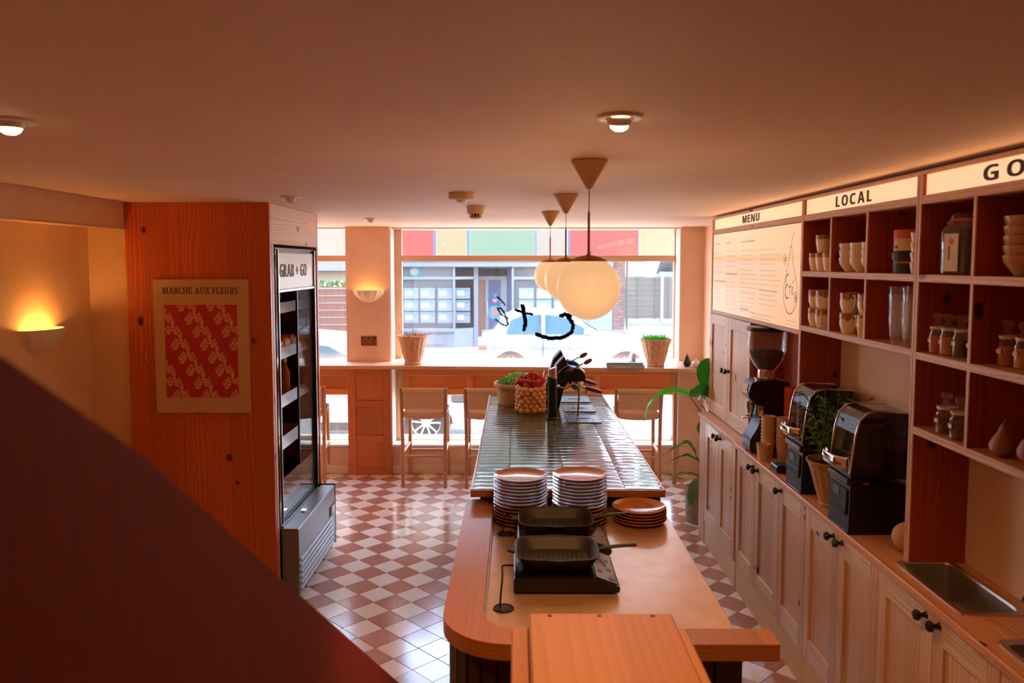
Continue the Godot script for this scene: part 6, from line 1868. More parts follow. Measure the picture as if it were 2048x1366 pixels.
func blender(at: Vector3, label: String) -> void:
	# front faces -x
	var t := thing("blender", label, "blender", at, 0.0, "blenders on the pine worktop")
	var h := 0.10
	part("base", B.new().prism(PackedVector2Array([Vector2(-0.105, 0.0), Vector2(0.12, 0.0), Vector2(0.12, 0.20), Vector2(-0.09, 0.20), Vector2(-0.10, 0.19)]), -h, h), M.black_satin, t)
	part("control_frame", B.new().box(Vector3(-0.1055, 0.125, 0), Vector3(0.008, 0.105, 0.165), 0.003, 1, Vector2.ZERO, Basis(Vector3.BACK, -0.05)), M.black_matte, t)
	part("display", B.new().box(Vector3(-0.1085, 0.150, -0.015), Vector3(0.004, 0.032, 0.065), 0.001), M.dark_steel, t)
	for k in 6:
		part("button", B.new().box(Vector3(-0.1085, 0.108 if k < 6 else 0.085, -0.06 + k * 0.024), Vector3(0.006, 0.011, 0.015), 0.002), M.dark_steel, t)
	part("belly_panel", B.new().surf(8, 6, func(u: float, v: float) -> Vector3: return Vector3(-0.106 + 0.018 * sin(v * PI), lerpf(0.005, 0.07, v), lerpf(-0.075, 0.075, u)), false, true), M.dark_steel, t)
	part("chin", plank(Vector3(-0.115, 0.20, -h), Vector3(-0.05, 0.222, h), 0.004), M.dark_steel, t)
	part("deck", plank(Vector3(-0.10, 0.222, -h), Vector3(0.12, 0.245, h), 0.004), M.black_satin, t)
	# chrome handle bowed outwards
	part("cover_handle", B.new().surf(16, 8, func(u: float, v: float) -> Vector3:
		var z := lerpf(-h - 0.004, h + 0.004, u)
		var bow := -0.115 - 0.035 * (1.0 - pow(u * 2 - 1, 4.0))
		var a := v * TAU
		return Vector3(bow + cos(a) * 0.007, 0.285 + sin(a) * 0.024, z), false), M.chrome, t)
	# smoked cover: arched profile
	var out := [Vector2(-0.105, 0.245), Vector2(-0.085, 0.40), Vector2(-0.070, 0.455), Vector2(-0.045, 0.482), Vector2(-0.01, 0.492), Vector2(0.12, 0.485)]
	var sh := B.new()
	for k in out.size() - 1:
		var a: Vector2 = out[k]
		var b: Vector2 = out[k + 1]
		sh.quad(Vector3(a.x, a.y, -h), Vector3(b.x, b.y, -h), Vector3(b.x, b.y, h), Vector3(a.x, a.y, h), Vector3(-1, 1, 0))
	part("cover_front", sh, M.blender_cover, t)
	var sp := PackedVector2Array(out)
	sp.append(Vector2(0.12, 0.245))
	for s: float in [-1.0, 1.0]:
		part("cover_side", B.new().prism(sp, s * (h - 0.004), s * h), M.smoked, t)
		var e := []
		for q in out:
			e.append(Vector3(q.x, q.y, s * h))
		part("cover_edge", B.new().tube(e, 0.0045, -1, 8), M.chrome, t)
		part("pivot", B.new().lathe([Vector2(0, 0), Vector2(0.034, 0), Vector2(0.034, 0.006), Vector2(0.026, 0.008), Vector2(0, 0.006)], 28, Vector3(0.075, 0.36, s * h), 0, 0.0, Basis(Vector3.RIGHT, s * PI / 2)), M.dark_steel, t)
		part("hinge_arm", B.new().prism(PackedVector2Array([Vector2(0.05, 0.25), Vector2(0.11, 0.25), Vector2(0.11, 0.39), Vector2(0.055, 0.39)]), s * (h - 0.012), s * (h - 0.006)), M.black_satin, t)
	part("cover_back", plank(Vector3(0.112, 0.245, -h), Vector3(0.12, 0.485, h)), M.black_satin, t)
	part("jug", B.new().lathe([Vector2(0.0, 0.25), Vector2(0.055, 0.25), Vector2(0.06, 0.27), Vector2(0.075, 0.43), Vector2(0.078, 0.435)], 4, Vector3(0.01, 0, 0), 0, 0.0, Basis(Vector3.UP, PI / 4)), M.jar_glass, t)
	part("jug_lid", plank(Vector3(-0.045, 0.432, -0.055), Vector3(0.065, 0.455, 0.055), 0.008), M.black_satin, t)
	part("red_light", B.new().box(Vector3(-0.04, 0.205, h + 0.0005), Vector3(0.022, 0.006, 0.002)), M.tail_lamp, t)

# ---------------------------------------------------------------- things in the cubby holes
func build_shelf_things() -> void:
	var A := 1.9302
	var Bs := 1.6652
	# handle-less cups, top left
	var cup := B.new().lathe([Vector2(0, 0), Vector2(0.026, 0), Vector2(0.031, 0.006), Vector2(0.039, 0.05), Vector2(0.040, 0.085), Vector2(0.0375, 0.086), Vector2(0.036, 0.05), Vector2(0.026, 0.008), Vector2(0, 0.007)], 28).mesh()
	var glaze := B.new().lathe([Vector2(0.0397, 0.066), Vector2(0.0405, 0.085), Vector2(0.038, 0.0868)], 28).mesh()
	var n := 0
	for c in [[Vector3(1.455, A, -3.83), "at the far left of the upper shelf"], [Vector3(1.450, A, -3.735), "right of it, carrying another cup"], [Vector3(1.450, A + 0.084, -3.735), "standing on top of the second cup"], [Vector3(1.448, A, -3.64), "half hidden by the divider"], [Vector3(1.54, A, -3.70), "in the back row"]]:
		var t := thing("tall_cup", "cream stoneware cup with brown rim, %s" % c[1], "cup", c[0], n * 0.9, "cream cups on the upper shelf")
		part("body", cup, M.cup_cream, t)
		part("rim_glaze", glaze, M.cup_brown, t)
		n += 1
	# stacked bowls in threes
	var bowl := B.new().lathe([Vector2(0, 0), Vector2(0.026, 0), Vector2(0.029, 0.005), Vector2(0.050, 0.035), Vector2(0.054, 0.062), Vector2(0.0525, 0.063), Vector2(0.048, 0.037), Vector2(0.027, 0.008), Vector2(0, 0.007)], 30).mesh()
	for s in 3:
		for k in 3:
			solo("small_bowl", bowl, M.bowl_speckle, "speckled small bowl, %s of the %s stack of three" % [["bottom", "middle", "top"][k], ["left", "middle", "right"][s]], "bowl", Vector3(1.47, A + k * 0.031, -3.475 + s * 0.112), Vector3(0, s + k, 0), "speckled bowls on the upper shelf")
	# tin
	var tn := thing("tea_tin", "round tin with an orange lid and black lower half", "tin", Vector3(1.475, A, -2.985))
	part("body", B.new().lathe([Vector2(0, 0), Vector2(0.052, 0), Vector2(0.052, 0.085)], 36), M.label_black, tn)
	part("upper_band", B.new().lathe([Vector2(0.052, 0.085), Vector2(0.052, 0.13)], 36), M.paper_kraft, tn)
	part("stripe", B.new().lathe([Vector2(0.0525, 0.038), Vector2(0.0525, 0.045)], 36), M.spice_orange, tn)
	part("lid", B.new().lathe([Vector2(0.0535, 0.13), Vector2(0.0535, 0.160), Vector2(0.051, 0.163), Vector2(0, 0.163)], 36), M.paper_red, tn)
	fit_text("& CO.", tn, Vector3(-0.0522, 0.099, 0.0), 0.048, 0.010, M.print_black, Vector3(0, -PI / 2, 0), 0.2, true, true, 0.3)
	part("label_patch", plank(Vector3(-0.0532, 0.052, -0.022), Vector3(-0.0522, 0.078, 0.004)), M.print_grey, tn)
	for k in 4:
		solo("stacked_beaker", B.new().lathe([Vector2(0, 0), Vector2(0.026, 0), Vector2(0.032, 0.04), Vector2(0.030, 0.041), Vector2(0.024, 0.006), Vector2(0, 0.005)], 22), M.bowl_speckle, "pale beaker at the edge of the tin's cubby, %s of the stack" % ["bottom", "second", "third", "top"][k], "cup", Vector3(1.455, A + k * 0.036, -2.865), Vector3.ZERO, "pale beakers beside the tin")
	# mugs with handles on the lower shelf
	var mug := thing("mug", "cream drip-glazed mug, bottom of the lower shelf's leftmost pair", "mug", Vector3(1.455, Bs, -3.815), 0.5, "cream mugs on the lower shelf")
	part("body", B.new().lathe([Vector2(0, 0), Vector2(0.028, 0), Vector2(0.033, 0.005), Vector2(0.042, 0.04), Vector2(0.0415, 0.088), Vector2(0.039, 0.089), Vector2(0.0385, 0.04), Vector2(0.028, 0.008), Vector2(0, 0.007)], 28), M.cup_cream, mug)
	part("drip_glaze", B.new().surf(28, 2, func(u: float, v: float) -> Vector3:
		var low := 0.062 + 0.006 * sin(u * TAU * 5) + 0.004 * sin(u * TAU * 11)
		var r := 0.0424
		return Vector3(cos(u * TAU) * r, lerpf(low, 0.0885, v), sin(u * TAU) * r), true), M.cup_brown, mug)
	part("handle", B.new().tube(curve_pts([Vector3(0, 0.075, 0.040), Vector3(0, 0.080, 0.058), Vector3(0, 0.064, 0.068), Vector3(0, 0.035, 0.058), Vector3(0, 0.018, 0.038)], 5), 0.0048, 0.0035, 8), M.cup_cream, mug)
	var spots := [[Vector3(1.455, Bs + 0.087, -3.815), 0.9, "top of the leftmost pair"], [Vector3(1.45, Bs, -3.71), -0.6, "bottom of the second pair"], [Vector3(1.45, Bs + 0.087, -3.71), 0.2, "top of the second pair"], [Vector3(1.47, Bs, -3.614), 0.9, "bottom of the pair against the divider"], [Vector3(1.47, Bs + 0.087, -3.614), 1.0, "top of the pair against the divider"], [Vector3(1.45, Bs, -3.43), 0.0, "bottom of the middle cubby's left pair"], [Vector3(1.45, Bs + 0.087, -3.43), -0.1, "top of the middle cubby's left pair"], [Vector3(1.465, Bs, -3.29), -0.9, "bottom of the middle cubby's right pair"], [Vector3(1.465, Bs + 0.087, -3.29), -0.8, "top of the middle cubby's right pair"]]
	for s in spots:
		copy(mug, "mug", "cream drip-glazed mug, %s, lower shelf" % s[2], s[0], s[1])
	for k in 3:
		solo("espresso_cup", B.new().lathe([Vector2(0, 0), Vector2(0.017, 0), Vector2(0.020, 0.004), Vector2(0.024, 0.028), Vector2(0.0245, 0.040), Vector2(0.0225, 0.040), Vector2(0.018, 0.006), Vector2(0, 0.005)], 20), M.cup_cream, ["tiny cream cup at the bottom of the stack beside the mugs", "tiny cream cup on top of the small stack beside the mugs", "tiny cream cup half behind the divider"][k], "cup", [Vector3(1.425, Bs, -3.235), Vector3(1.425, Bs + 0.039, -3.235), Vector3(1.44, Bs, -3.212)][k], Vector3.ZERO, "tiny cups beside the mugs")
	# stacked tumblers
	var tum := B.new()
	tum.surf(48, 8, func(u: float, v: float) -> Vector3:
		var r := 0.022 + 0.012 * pow(v, 0.6)
		r *= 1.0 + 0.02 * cos(u * TAU * 20) * (1.0 if v > 0.3 else 0.0)
		return Vector3(cos(u * TAU) * r, 0.105 * v, sin(u * TAU) * r), true)
	tum.lathe([Vector2(0, 0), Vector2(0.022, 0)], 24)
	var tm := tum.mesh()
	for s in [[Vector3(1.44, Bs, -2.975), 5, "left"], [Vector3(1.45, Bs, -2.895), 5, "front"], [Vector3(1.53, Bs, -2.93), 4, "back"]]:
		for k in s[1]:
			solo("tumbler", tm, M.tumbler, "ribbed glass tumbler, %s from the bottom of the %s stack" % [NTH[k], s[2]], "glass", s[0] + Vector3(0, k * 0.028, 0), Vector3(0, k * 0.2, 0), "ribbed tumblers in stacks")
	# big clip-top jar
	var bj := thing("clip_jar", "large square clip-top glass jar of dark tea with a pale label", "jar", Vector3(1.49, A, -2.62), 0.25)
	var sq := func(r: float, y: float, u: float) -> Vector3:
		var a := u * TAU
		var c := cos(a)
		var s := sin(a)
		return Vector3(signf(c) * pow(absf(c), 0.45) * r, y, signf(s) * pow(absf(s), 0.45) * r)
	var pr := [[0.0, 0.002], [0.058, 0.0], [0.066, 0.008], [0.067, 0.14], [0.060, 0.158], [0.050, 0.166], [0.050, 0.176]]
	part("glass_body", B.new().surf(56, 6, func(u: float, v: float) -> Vector3:
		var q: Array = pr[int(round(v * 6))]
		return sq.call(q[0], q[1], u), true), M.jar_glass, bj)
	part("tea", B.new().surf(40, 4, func(u: float, v: float) -> Vector3:
		var q: Array = [[0.0, 0.005], [0.060, 0.005], [0.062, 0.12], [0.058, 0.145], [0.0, 0.150]][int(round(v * 4))]
		return sq.call(q[0], q[1], u), true), M.beans, bj)
	part("seal", B.new().lathe([Vector2(0.050, 0.176), Vector2(0.054, 0.178), Vector2(0.054, 0.184), Vector2(0.050, 0.185)], 32), M.paper_red, bj)
	part("glass_lid", B.new().lathe([Vector2(0.053, 0.186), Vector2(0.055, 0.194), Vector2(0.048, 0.202), Vector2(0, 0.204)], 32), M.jar_glass, bj)
	part("wire_clip", B.new().tube([Vector3(-0.050, 0.165, -0.01), Vector3(-0.062, 0.180, -0.02), Vector3(-0.066, 0.172, -0.022), Vector3(-0.064, 0.158, -0.02), Vector3(-0.056, 0.190, -0.012)], 0.0018, -1, 6), M.chrome, bj)
	part("wire_ring", B.new().lathe([Vector2(0.0515, 0.165), Vector2(0.0535, 0.167), Vector2(0.0515, 0.169)], 32), M.chrome, bj)
	part("paper_label", plank(Vector3(-0.0695, 0.012, -0.03), Vector3(-0.0675, 0.135, 0.03), 0.0008), M.label_paper, bj)
	part("label_emblem", B.new().lathe([Vector2(0, 0.001), Vector2(0.009, 0.001), Vector2(0.009, 0)], 18, Vector3(-0.0695, 0.110, 0), 0, 0.0, Basis(Vector3.BACK, PI / 2)), M.paper_red, bj)
	part("label_line", plank(Vector3(-0.0703, 0.05, -0.010), Vector3(-0.0697, 0.095, -0.004)), M.print_grey, bj)
	# bowls stack
	var bw := B.new().lathe([Vector2(0, 0), Vector2(0.034, 0), Vector2(0.038, 0.006), Vector2(0.064, 0.040), Vector2(0.068, 0.062), Vector2(0.066, 0.063), Vector2(0.061, 0.042), Vector2(0.036, 0.010), Vector2(0, 0.009)], 34).mesh()
	for k in 5:
		solo("brown_bowl", bw, M.bowl_brown, "glossy brown bowl, %s of the stack at the right edge" % ["bottom", "second", "third", "fourth", "top"][k], "bowl", Vector3(1.50, A + k * 0.0285, -2.325), Vector3(0, k, 0), "brown bowls on the upper right shelf")
	# spice jars with stoppers
	var j := spice_jar("spice_jar", "stoppered glass jar of orange spice, first from the left on the lit shelf", Vector3(1.45, 1.6602, -2.715), M.spice_orange, false)
	for s in [[Vector3(1.455, 1.6602, -2.655), M.spice_tan, "tan spice, second"], [Vector3(1.465, 1.6602, -2.595), M.spice_brown, "brown spice, third"], [Vector3(1.48, 1.6602, -2.535), M.spice_brown, "brown spice, last before the divider"], [Vector3(1.48, 1.6602, -2.375), M.spice_orange, "orange spice, left in the right-hand cubby"], [Vector3(1.485, 1.6602, -2.305), M.spice_tan, "tan spice, right in the right-hand cubby"], [Vector3(1.49, 1.6602, -2.235), M.spice_tan, "tan spice, at the picture's right edge"]]:
		spice_jar("spice_jar", "stoppered glass jar of %s on the lit shelf" % s[2], s[0], s[1], false)
	for s in [[Vector3(1.455, 1.3952, -2.65), "left ribbed jar of dark spice on the lowest shelf"], [Vector3(1.45, 1.3952, -2.555), "right ribbed jar of dark spice on the lowest shelf"], [Vector3(1.53, 1.3952, -2.60), "ribbed jar of dark spice behind the other two on the lowest shelf"]]:
		spice_jar("ribbed_jar", s[1], s[0], M.spice_brown, true)
	for s in [[Vector3(1.45, 1.3952, -2.325), 1.0, 0.1, "brown pear ornament on the lowest right shelf"], [Vector3(1.475, 1.3952, -2.225), 1.12, -0.1, "brown pear ornament cut by the picture's right edge"]]:
		var p := thing("pear_ornament", s[3], "ornament", s[0], 0.0, "pears on the lowest shelf")
		part("body", B.new().lathe([Vector2(0, 0), Vector2(0.018, 0.001), Vector2(0.036, 0.018), Vector2(0.038, 0.036), Vector2(0.028, 0.058), Vector2(0.015, 0.076), Vector2(0.011, 0.092), Vector2(0.006, 0.099), Vector2(0, 0.100)], 24), M.pear_gourd, p)
		part("stalk", B.new().tube([Vector3(0, 0.098, 0), Vector3(0.004, 0.112, 0)], 0.0025, -1, 6), M.walnut, p)
		p.scale = Vector3.ONE * s[1]

func spice_jar(called: String, label: String, at: Vector3, filling: Material, ribbed: bool) -> Node3D:
	var t := thing(called, label, "jar", at, 0.0, "ribbed jars" if ribbed else "stoppered spice jars")
	var k := 1.25 if ribbed else 1.0
	t.scale = Vector3(1.0, 1.12, 1.0)
	var prof := [Vector2(0, 0), Vector2(0.023 * k, 0), Vector2(0.026 * k, 0.005), Vector2(0.026 * k, 0.058), Vector2(0.021 * k, 0.068), Vector2(0.022 * k, 0.080)]
	part("glass_body", B.new().lathe(prof, 40, Vector3.ZERO, 18 if ribbed else 0, 0.05 if ribbed else 0.0), M.jar_glass, t)
	part("contents", B.new().lathe([Vector2(0, 0.003), Vector2(0.022 * k, 0.003), Vector2(0.0235 * k, 0.006), Vector2(0.0235 * k, 0.052), Vector2(0, 0.054)], 24), filling, t)
	part("seal", B.new().lathe([Vector2(0.0222 * k, 0.074), Vector2(0.0235 * k, 0.076), Vector2(0.0235 * k, 0.081), Vector2(0.0222 * k, 0.082)], 24), M.label_paper, t)
	part("stopper", B.new().lathe([Vector2(0.025 * k, 0.082), Vector2(0.026 * k, 0.086), Vector2(0.012, 0.092), Vector2(0.009, 0.100), Vector2(0.016, 0.108), Vector2(0.019, 0.116), Vector2(0.014, 0.124), Vector2(0, 0.126)], 26), M.jar_glass, t)
	part("paper_label", plank(Vector3(-0.0275 * k, 0.034, -0.010), Vector3(-0.0262 * k, 0.046, 0.012), 0.0004), M.label_paper, t)
	return t

# ---------------------------------------------------------------- ledge, plant, small fittings
func build_ledge_things() -> void:
	var Y := 1.066
	var a := thing("ledge_pot", "washed terracotta pot with a thin grey succulent on the ledge by the pier", "plant", Vector3(-0.915, Y, -7.04))
	fluted_pot(a, 0.128, 0.074, 0.255, M.terracotta_washed)
	part("soil", B.new().lathe([Vector2(0, 0.235), Vector2(0.115, 0.23)], 20), M.soil, a)
	var r := RandomNumberGenerator.new()
	r.seed = 9
	var st := B.new()
	for s in [[Vector3(-0.11, 0, 0.02), 0.115], [Vector3(-0.05, 0, 0.03), 0.05], [Vector3(0.0, 0, 0.0), 0.09], [Vector3(0.025, 0, 0.02), 0.07], [Vector3(0.13, 0, 0.0), 0.04]]:
		var base: Vector3 = s[0] * 0.5 + Vector3(0, 0.235, 0)
		var tip: Vector3 = s[0] * 1.25 + Vector3(0, 0.24 + s[1], 0)
		st.tube(curve_pts([base, base.lerp(tip, 0.5) + Vector3(0, -0.012, 0), tip], 4), 0.003, 0.0015, 6)
		for q in 26:
			var u := r.randf()
			var c := base.lerp(tip, u)
			var d := Vector3(r.randf_range(-1, 1), r.randf_range(0, 1), r.randf_range(-1, 1)).normalized() * 0.016
			var w := d.cross(Vector3.UP).normalized() * 0.004
			st.quad(c, c + d * 0.5 + w, c + d, c + d * 0.5 - w, Vector3.BACK)
	part("succulent", st, M.leaf_grey, a)
	var b := thing("ledge_pot", "washed terracotta pot of bright green grass on the ledge by the books", "plant", Vector3(1.235, Y, -6.93))
	fluted_pot(b, 0.128, 0.074, 0.235, M.terracotta_washed)
	part("soil", B.new().lathe([Vector2(0, 0.215), Vector2(0.115, 0.21)], 20), M.soil, b)
	var gr := B.new()
	for k in 700:
		var an := r.randf() * TAU
		var q := sqrt(r.randf()) * 0.088
		var p := Vector3(cos(an) * q, 0.21, sin(an) * q)
		var d := Vector3(cos(an) * q * 0.55 + r.randf_range(-0.02, 0.02), r.randf_range(0.045, 0.095), sin(an) * q * 0.55 + r.randf_range(-0.02, 0.02))
		var s := Vector3(r.randf_range(-1, 1), 0, r.randf_range(-1, 1)).normalized() * 0.0022
		gr.tri(p - s, p + s, p + d, Vector3.BACK)
	part("grass", gr, M.leaf_bright, b)
	# books and a little white house
	var bk := [["book_grey", Vector3(0.94, Y, -6.86), Vector3(0.33, 0.026, 0.23), "grey green hardback, lower book on the ledge"], ["book_teal", Vector3(0.945, Y + 0.0262, -6.86), Vector3(0.315, 0.024, 0.22), "pale teal hardback on top of the other book"]]
	for k in 2:
		var t := thing("book", bk[k][3], "book", bk[k][1], 0.05 - k * 0.09, "books on the ledge")
		var s: Vector3 = bk[k][2]
		part("pages", plank(Vector3(-s.x / 2 + 0.004, 0.003, -s.z / 2 + 0.004), Vector3(s.x / 2 - 0.004, s.y - 0.003, s.z / 2 - 0.003)), M.page_white, t)
		for y in [0.0, s.y - 0.003]:
			part("cover", plank(Vector3(-s.x / 2, y, -s.z / 2), Vector3(s.x / 2, y + 0.003, s.z / 2)), M[bk[k][0]], t)
		part("spine", plank(Vector3(-s.x / 2, 0, s.z / 2 - 0.002), Vector3(s.x / 2, s.y, s.z / 2 + 0.001), 0.001), M[bk[k][0]], t)
		part("spine_title", plank(Vector3(-s.x * 0.3, s.y * 0.42, s.z / 2 + 0.001), Vector3(s.x * 0.12, s.y * 0.62, s.z / 2 + 0.0016)), M.print_grey if k else M.page_white, t)
	var hs := thing("house_ornament", "tiny white house ornament standing on the books", "ornament", Vector3(1.02, Y + 0.0504, -6.86), 0.5)
	part("walls", B.new().prism(PackedVector2Array([Vector2(-0.022, 0), Vector2(0.022, 0), Vector2(0.022, 0.052), Vector2(0.0, 0.078), Vector2(-0.022, 0.052)]), -0.02, 0.02), M.white_paint, hs)
	part("chimney", plank(Vector3(0.006, 0.06, -0.006), Vector3(0.014, 0.082, 0.004)), M.white_paint, hs)
	part("doorway", plank(Vector3(-0.005, 0.002, 0.02), Vector3(0.007, 0.022, 0.0206)), M.print_grey, hs)
	var bp := thing("black_pear", "dark pear ornament on the right end of the ledge", "ornament", Vector3(1.500, Y, -6.88))
	part("body", B.new().lathe([Vector2(0, 0), Vector2(0.02, 0.001), Vector2(0.036, 0.02), Vector2(0.036, 0.042), Vector2(0.024, 0.066), Vector2(0.014, 0.088), Vector2(0.009, 0.100), Vector2(0, 0.103)], 24), M.pear_black, bp)
	part("stalk", B.new().tube([Vector3(0, 0.10, 0), Vector3(0.003, 0.122, 0)], 0.0028, -1, 6), M.walnut, bp)
	var wp := thing("white_gourd", "cream garlic-shaped ornament beside the dark pear", "ornament", Vector3(1.560, Y, -6.80))
	part("body", B.new().lathe([Vector2(0, 0), Vector2(0.02, 0.001), Vector2(0.040, 0.018), Vector2(0.042, 0.036), Vector2(0.028, 0.056), Vector2(0.010, 0.070), Vector2(0.006, 0.082), Vector2(0, 0.084)], 36, Vector3.ZERO, 9, 0.05), M.garlic_white, wp)
	part("stalk", B.new().tube([Vector3(0, 0.08, 0), Vector3(-0.008, 0.095, 0)], 0.003, 0.002, 6), M.garlic_white, wp)

# big paddle leaf: spine from points, width wd, folded along its midrib
func paddle(pts: Array, wd: float, fold: float, side := Vector3.ZERO) -> B:
	var c := curve_pts(pts, 6)
	var m := c.size() - 1
	return B.new().surf(10, m, func(u: float, v: float) -> Vector3:
		var k := int(round(v * m))
		var d: Vector3 = (c[mini(k + 1, m)] - c[maxi(k - 1, 0)]).normalized()
		var s := side if side != Vector3.ZERO else d.cross(Vector3.UP)
		s = (s - d * s.dot(d)).normalized()
		var up := s.cross(d).normalized()
		var w := wd * pow(sin(PI * clampf(pow(v, 0.75), 0.001, 0.999)), 0.75) + 0.001
		var x := u * 2.0 - 1.0
		return c[k] + s * x * w + up * (absf(x) * w * fold + 0.004 * sin(v * 20.0 + x * 3.0) * absf(x)))

func build_plant() -> void:
	var t := thing("tall_leaf_plant", "tall plant with large paddle leaves in a grey pot by the cupboards", "plant", Vector3(1.40, 0.001, -5.93))
	part("pot", B.new().lathe([Vector2(0, 0), Vector2(0.09, 0), Vector2(0.095, 0.01), Vector2(0.105, 0.262), Vector2(0.105, 0.27), Vector2(0.097, 0.27), Vector2(0.092, 0.24)], 36), M.pot_grey, t)
	part("soil", B.new().lathe([Vector2(0, 0.245), Vector2(0.093, 0.245)], 20), M.soil, t)
	var B0 := Vector3(0, 0.24, 0)
	var lv := [
		# stem points, leaf points, width, fold, material, side
		[[B0, Vector3(0.01, 0.55, 0.06), Vector3(-0.01, 0.80, 0.12), Vector3(-0.05, 0.90, 0.12), Vector3(-0.10, 0.975, 0.10)], [Vector3(-0.10, 0.975, 0.10), Vector3(-0.20, 1.01, 0.08), Vector3(-0.33, 0.97, 0.06), Vector3(-0.40, 0.87, 0.05), Vector3(-0.43, 0.78, 0.05)], 0.055, -0.35, "leaf_bright", Vector3(0.2, 0.6, 1)],
		[[B0, Vector3(0.02, 0.6, 0.08), Vector3(0.01, 0.85, 0.14), Vector3(-0.03, 0.93, 0.16)], [Vector3(-0.06, 0.96, 0.15), Vector3(-0.03, 1.0, 0.15), Vector3(0.0, 0.985, 0.15), Vector3(0.02, 0.93, 0.15)], 0.035, -0.3, "leaf_grey", Vector3(0, 0.4, 1)],
		[[B0, Vector3(0.03, 0.6, 0.1), Vector3(0.02, 0.95, 0.2)], [Vector3(0.02, 0.98, 0.2), Vector3(0.02, 1.10, 0.22), Vector3(-0.02, 1.20, 0.22), Vector3(0.01, 1.28, 0.22)], 0.075, 0.3, "leaf_deep", Vector3(1, -0.35, 0.5)],
		[[B0, Vector3(0.03, 0.6, 0.1), Vector3(0.03, 0.95, 0.2)], [Vector3(0.02, 1.03, 0.21), Vector3(-0.04, 1.035, 0.22), Vector3(-0.11, 1.01, 0.22), Vector3(-0.13, 1.0, 0.22)], 0.06, -0.3, "leaf_deep", Vector3(0.2, 0.8, 0.6)],
		[[B0, Vector3(0.02, 0.4, 0.08), Vector3(-0.06, 0.55, 0.12)], [Vector3(-0.06, 0.55, 0.12), Vector3(-0.12, 0.63, 0.12), Vector3(-0.20, 0.60, 0.12), Vector3(-0.30, 0.54, 0.12)], 0.038, -0.35, "leaf_grey", Vector3(0, 0.5, 1)],
		[[B0, Vector3(0.02, 0.4, 0.1), Vector3(-0.04, 0.50, 0.14)], [Vector3(-0.04, 0.50, 0.14), Vector3(-0.12, 0.54, 0.14), Vector3(-0.20, 0.52, 0.14), Vector3(-0.27, 0.49, 0.14)], 0.03, -0.3, "leaf_deep", Vector3(0, 0.5, 1)],
		[[B0, Vector3(0.02, 0.4, 0.12), Vector3(-0.02, 0.49, 0.16)], [Vector3(-0.02, 0.49, 0.16), Vector3(-0.04, 0.55, 0.16), Vector3(0.0, 0.56, 0.16), Vector3(0.03, 0.50, 0.16)], 0.03, -0.3, "leaf_deep", Vector3(0, 0.5, 1)],
		[[B0, Vector3(0.0, 0.33, 0.1), Vector3(-0.06, 0.40, 0.14), Vector3(-0.12, 0.42, 0.14)], [Vector3(-0.10, 0.40, 0.14), Vector3(-0.16, 0.41, 0.14), Vector3(-0.22, 0.39, 0.14), Vector3(-0.27, 0.35, 0.14)], 0.024, -0.3, "leaf_bright", Vector3(0, 0.5, 1)],
		[[B0, Vector3(0.0, 0.3, 0.1), Vector3(-0.02, 0.36, 0.15)], [Vector3(-0.02, 0.37, 0.15), Vector3(-0.06, 0.33, 0.16), Vector3(-0.09, 0.25, 0.16), Vector3(-0.10, 0.17, 0.16)], 0.04, -0.2, "leaf_grey", Vector3(1, 0.4, 0.6)],
		[[B0, Vector3(0.02, 0.5, 0.1), Vector3(0.0, 0.68, 0.14)], [Vector3(-0.0, 0.68, 0.14), Vector3(-0.03, 0.75, 0.14), Vector3(0.0, 0.79, 0.14), Vector3(0.03, 0.74, 0.14)], 0.03, -0.2, "leaf_deep", Vector3(1, 0.0, 0.6)],
	]
	for l in lv:
		part("stalk", B.new().tube(curve_pts(l[0], 4), 0.0065, 0.0035, 8), M.stem, t)
		part("leaf", paddle(l[1], l[2], l[3], l[5]), M[l[4]], t)

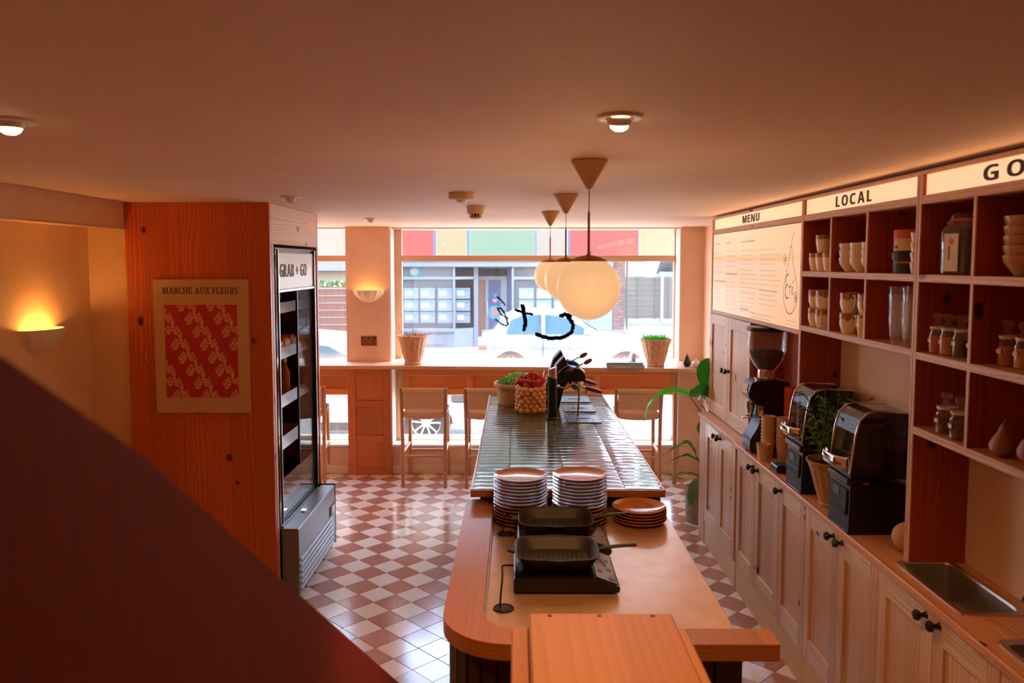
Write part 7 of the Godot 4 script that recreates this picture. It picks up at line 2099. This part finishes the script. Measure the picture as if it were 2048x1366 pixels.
func build_small() -> void:
	# double socket on the pier
	var s := thing("double_socket", "antique brass double wall socket on the pier", "socket", Vector3(-1.345, 1.255, -7.24))
	part("plate", plank(Vector3(-0.074, -0.045, 0), Vector3(0.074, 0.045, 0.008), 0.003), M.socket_brass, s)
	for x: float in [-0.038, 0.038]:
		part("rocker", plank(Vector3(x * 1.0 - 0.008 + signf(x) * 0.016, 0.018, 0.008), Vector3(x + 0.008 + signf(x) * 0.016, 0.034, 0.012), 0.001), M.black_satin, s)
		for p in [[0.0, -0.006, 0.006, 0.010], [-0.014, -0.030, 0.009, 0.006], [0.014, -0.030, 0.009, 0.006]]:
			part("pin_hole", plank(Vector3(x + p[0] - p[2] * 0.6, p[1], 0.008), Vector3(x + p[0] + p[2] * 0.6, p[1] + p[3], 0.0086)), M.void, s)
	part("indicator", plank(Vector3(-0.005, 0.016, 0.008), Vector3(0.005, 0.03, 0.0095), 0.001), M.black_satin, s)
	# hand-painted lettering on the glass, seen from behind
	var d := thing("window_lettering", "black hand-painted Été on the window glass, mirrored from inside", "lettering", Vector3(0, 0, -7.491))
	var stroke := func(pts: Array, w: float) -> B:
		var b := B.new()
		var r := RandomNumberGenerator.new()
		r.seed = 4
		for k in pts.size() - 1:
			var a := Vector3(pts[k].x, pts[k].y, 0)
			var e := Vector3(pts[k + 1].x, pts[k + 1].y, 0)
			var n := int(a.distance_to(e) / 0.006) + 1
			for i in n:
				var p := a.lerp(e, float(i) / n)
				var q := w * r.randf_range(0.75, 1.25)
				b.box(p + Vector3(r.randf_range(-0.003, 0.003), r.randf_range(-0.003, 0.003), 0), Vector3(q, q * r.randf_range(0.6, 1.0), 0.0012), 0.0, 1, Vector2.ZERO, Basis(Vector3.BACK, r.randf() * TAU))
		return b
	var W := func(px: Array) -> Array:
		var o := []
		for q in px:
			o.append(Vector2(q[0], q[1]))
		return o
	# capital E (mirrored, at the right), t, e with its accent (at the left)
	part("letter", stroke.call(W.call([[0.433, 1.47], [0.468, 1.484], [0.527, 1.47], [0.498, 1.456], [0.527, 1.428], [0.549, 1.375], [0.535, 1.318], [0.493, 1.282], [0.422, 1.259], [0.327, 1.256], [0.256, 1.274], [0.199, 1.294]]), 0.030), M.decal_black, d)
	part("letter", stroke.call(W.call([[0.069, 1.566], [0.081, 1.493], [0.098, 1.41], [0.081, 1.325]]), 0.031), M.decal_black, d)
	part("letter", stroke.call(W.call([[0.005, 1.525], [0.079, 1.499], [0.168, 1.481]]), 0.020), M.decal_black, d)
	part("letter", stroke.call(W.call([[-0.167, 1.543], [-0.139, 1.541], [-0.107, 1.503], [-0.086, 1.455], [-0.07, 1.391], [-0.08, 1.371], [-0.119, 1.384], [-0.191, 1.439]]), 0.013), M.decal_black, d)
	part("letter", stroke.call(W.call([[-0.167, 1.539], [-0.143, 1.487], [-0.064, 1.443]]), 0.011), M.decal_black, d)
	part("accent", stroke.call(W.call([[-0.171, 1.651], [-0.135, 1.615], [-0.091, 1.567]]), 0.012), M.decal_black, d)
	# plain column radiator, mostly behind the balustrade
	var rd := thing("column_radiator", "cream column radiator end beside the pine housing", "radiator", Vector3(-2.10, 0.02, -4.28))
	for k in 3:
		part("column", B.new().tube([Vector3(0, 0.02, -k * 0.0 + k * 0.05), Vector3(0, 0.90, k * 0.05)], 0.016, -1, 10), M.plaster_white, rd)
	part("header", B.new().tube([Vector3(0, 0.89, -0.01), Vector3(0, 0.89, 0.11)], 0.02, -1, 10), M.plaster_white, rd)
	part("header", B.new().tube([Vector3(0, 0.02, -0.01), Vector3(0, 0.02, 0.11)], 0.02, -1, 10), M.plaster_white, rd)
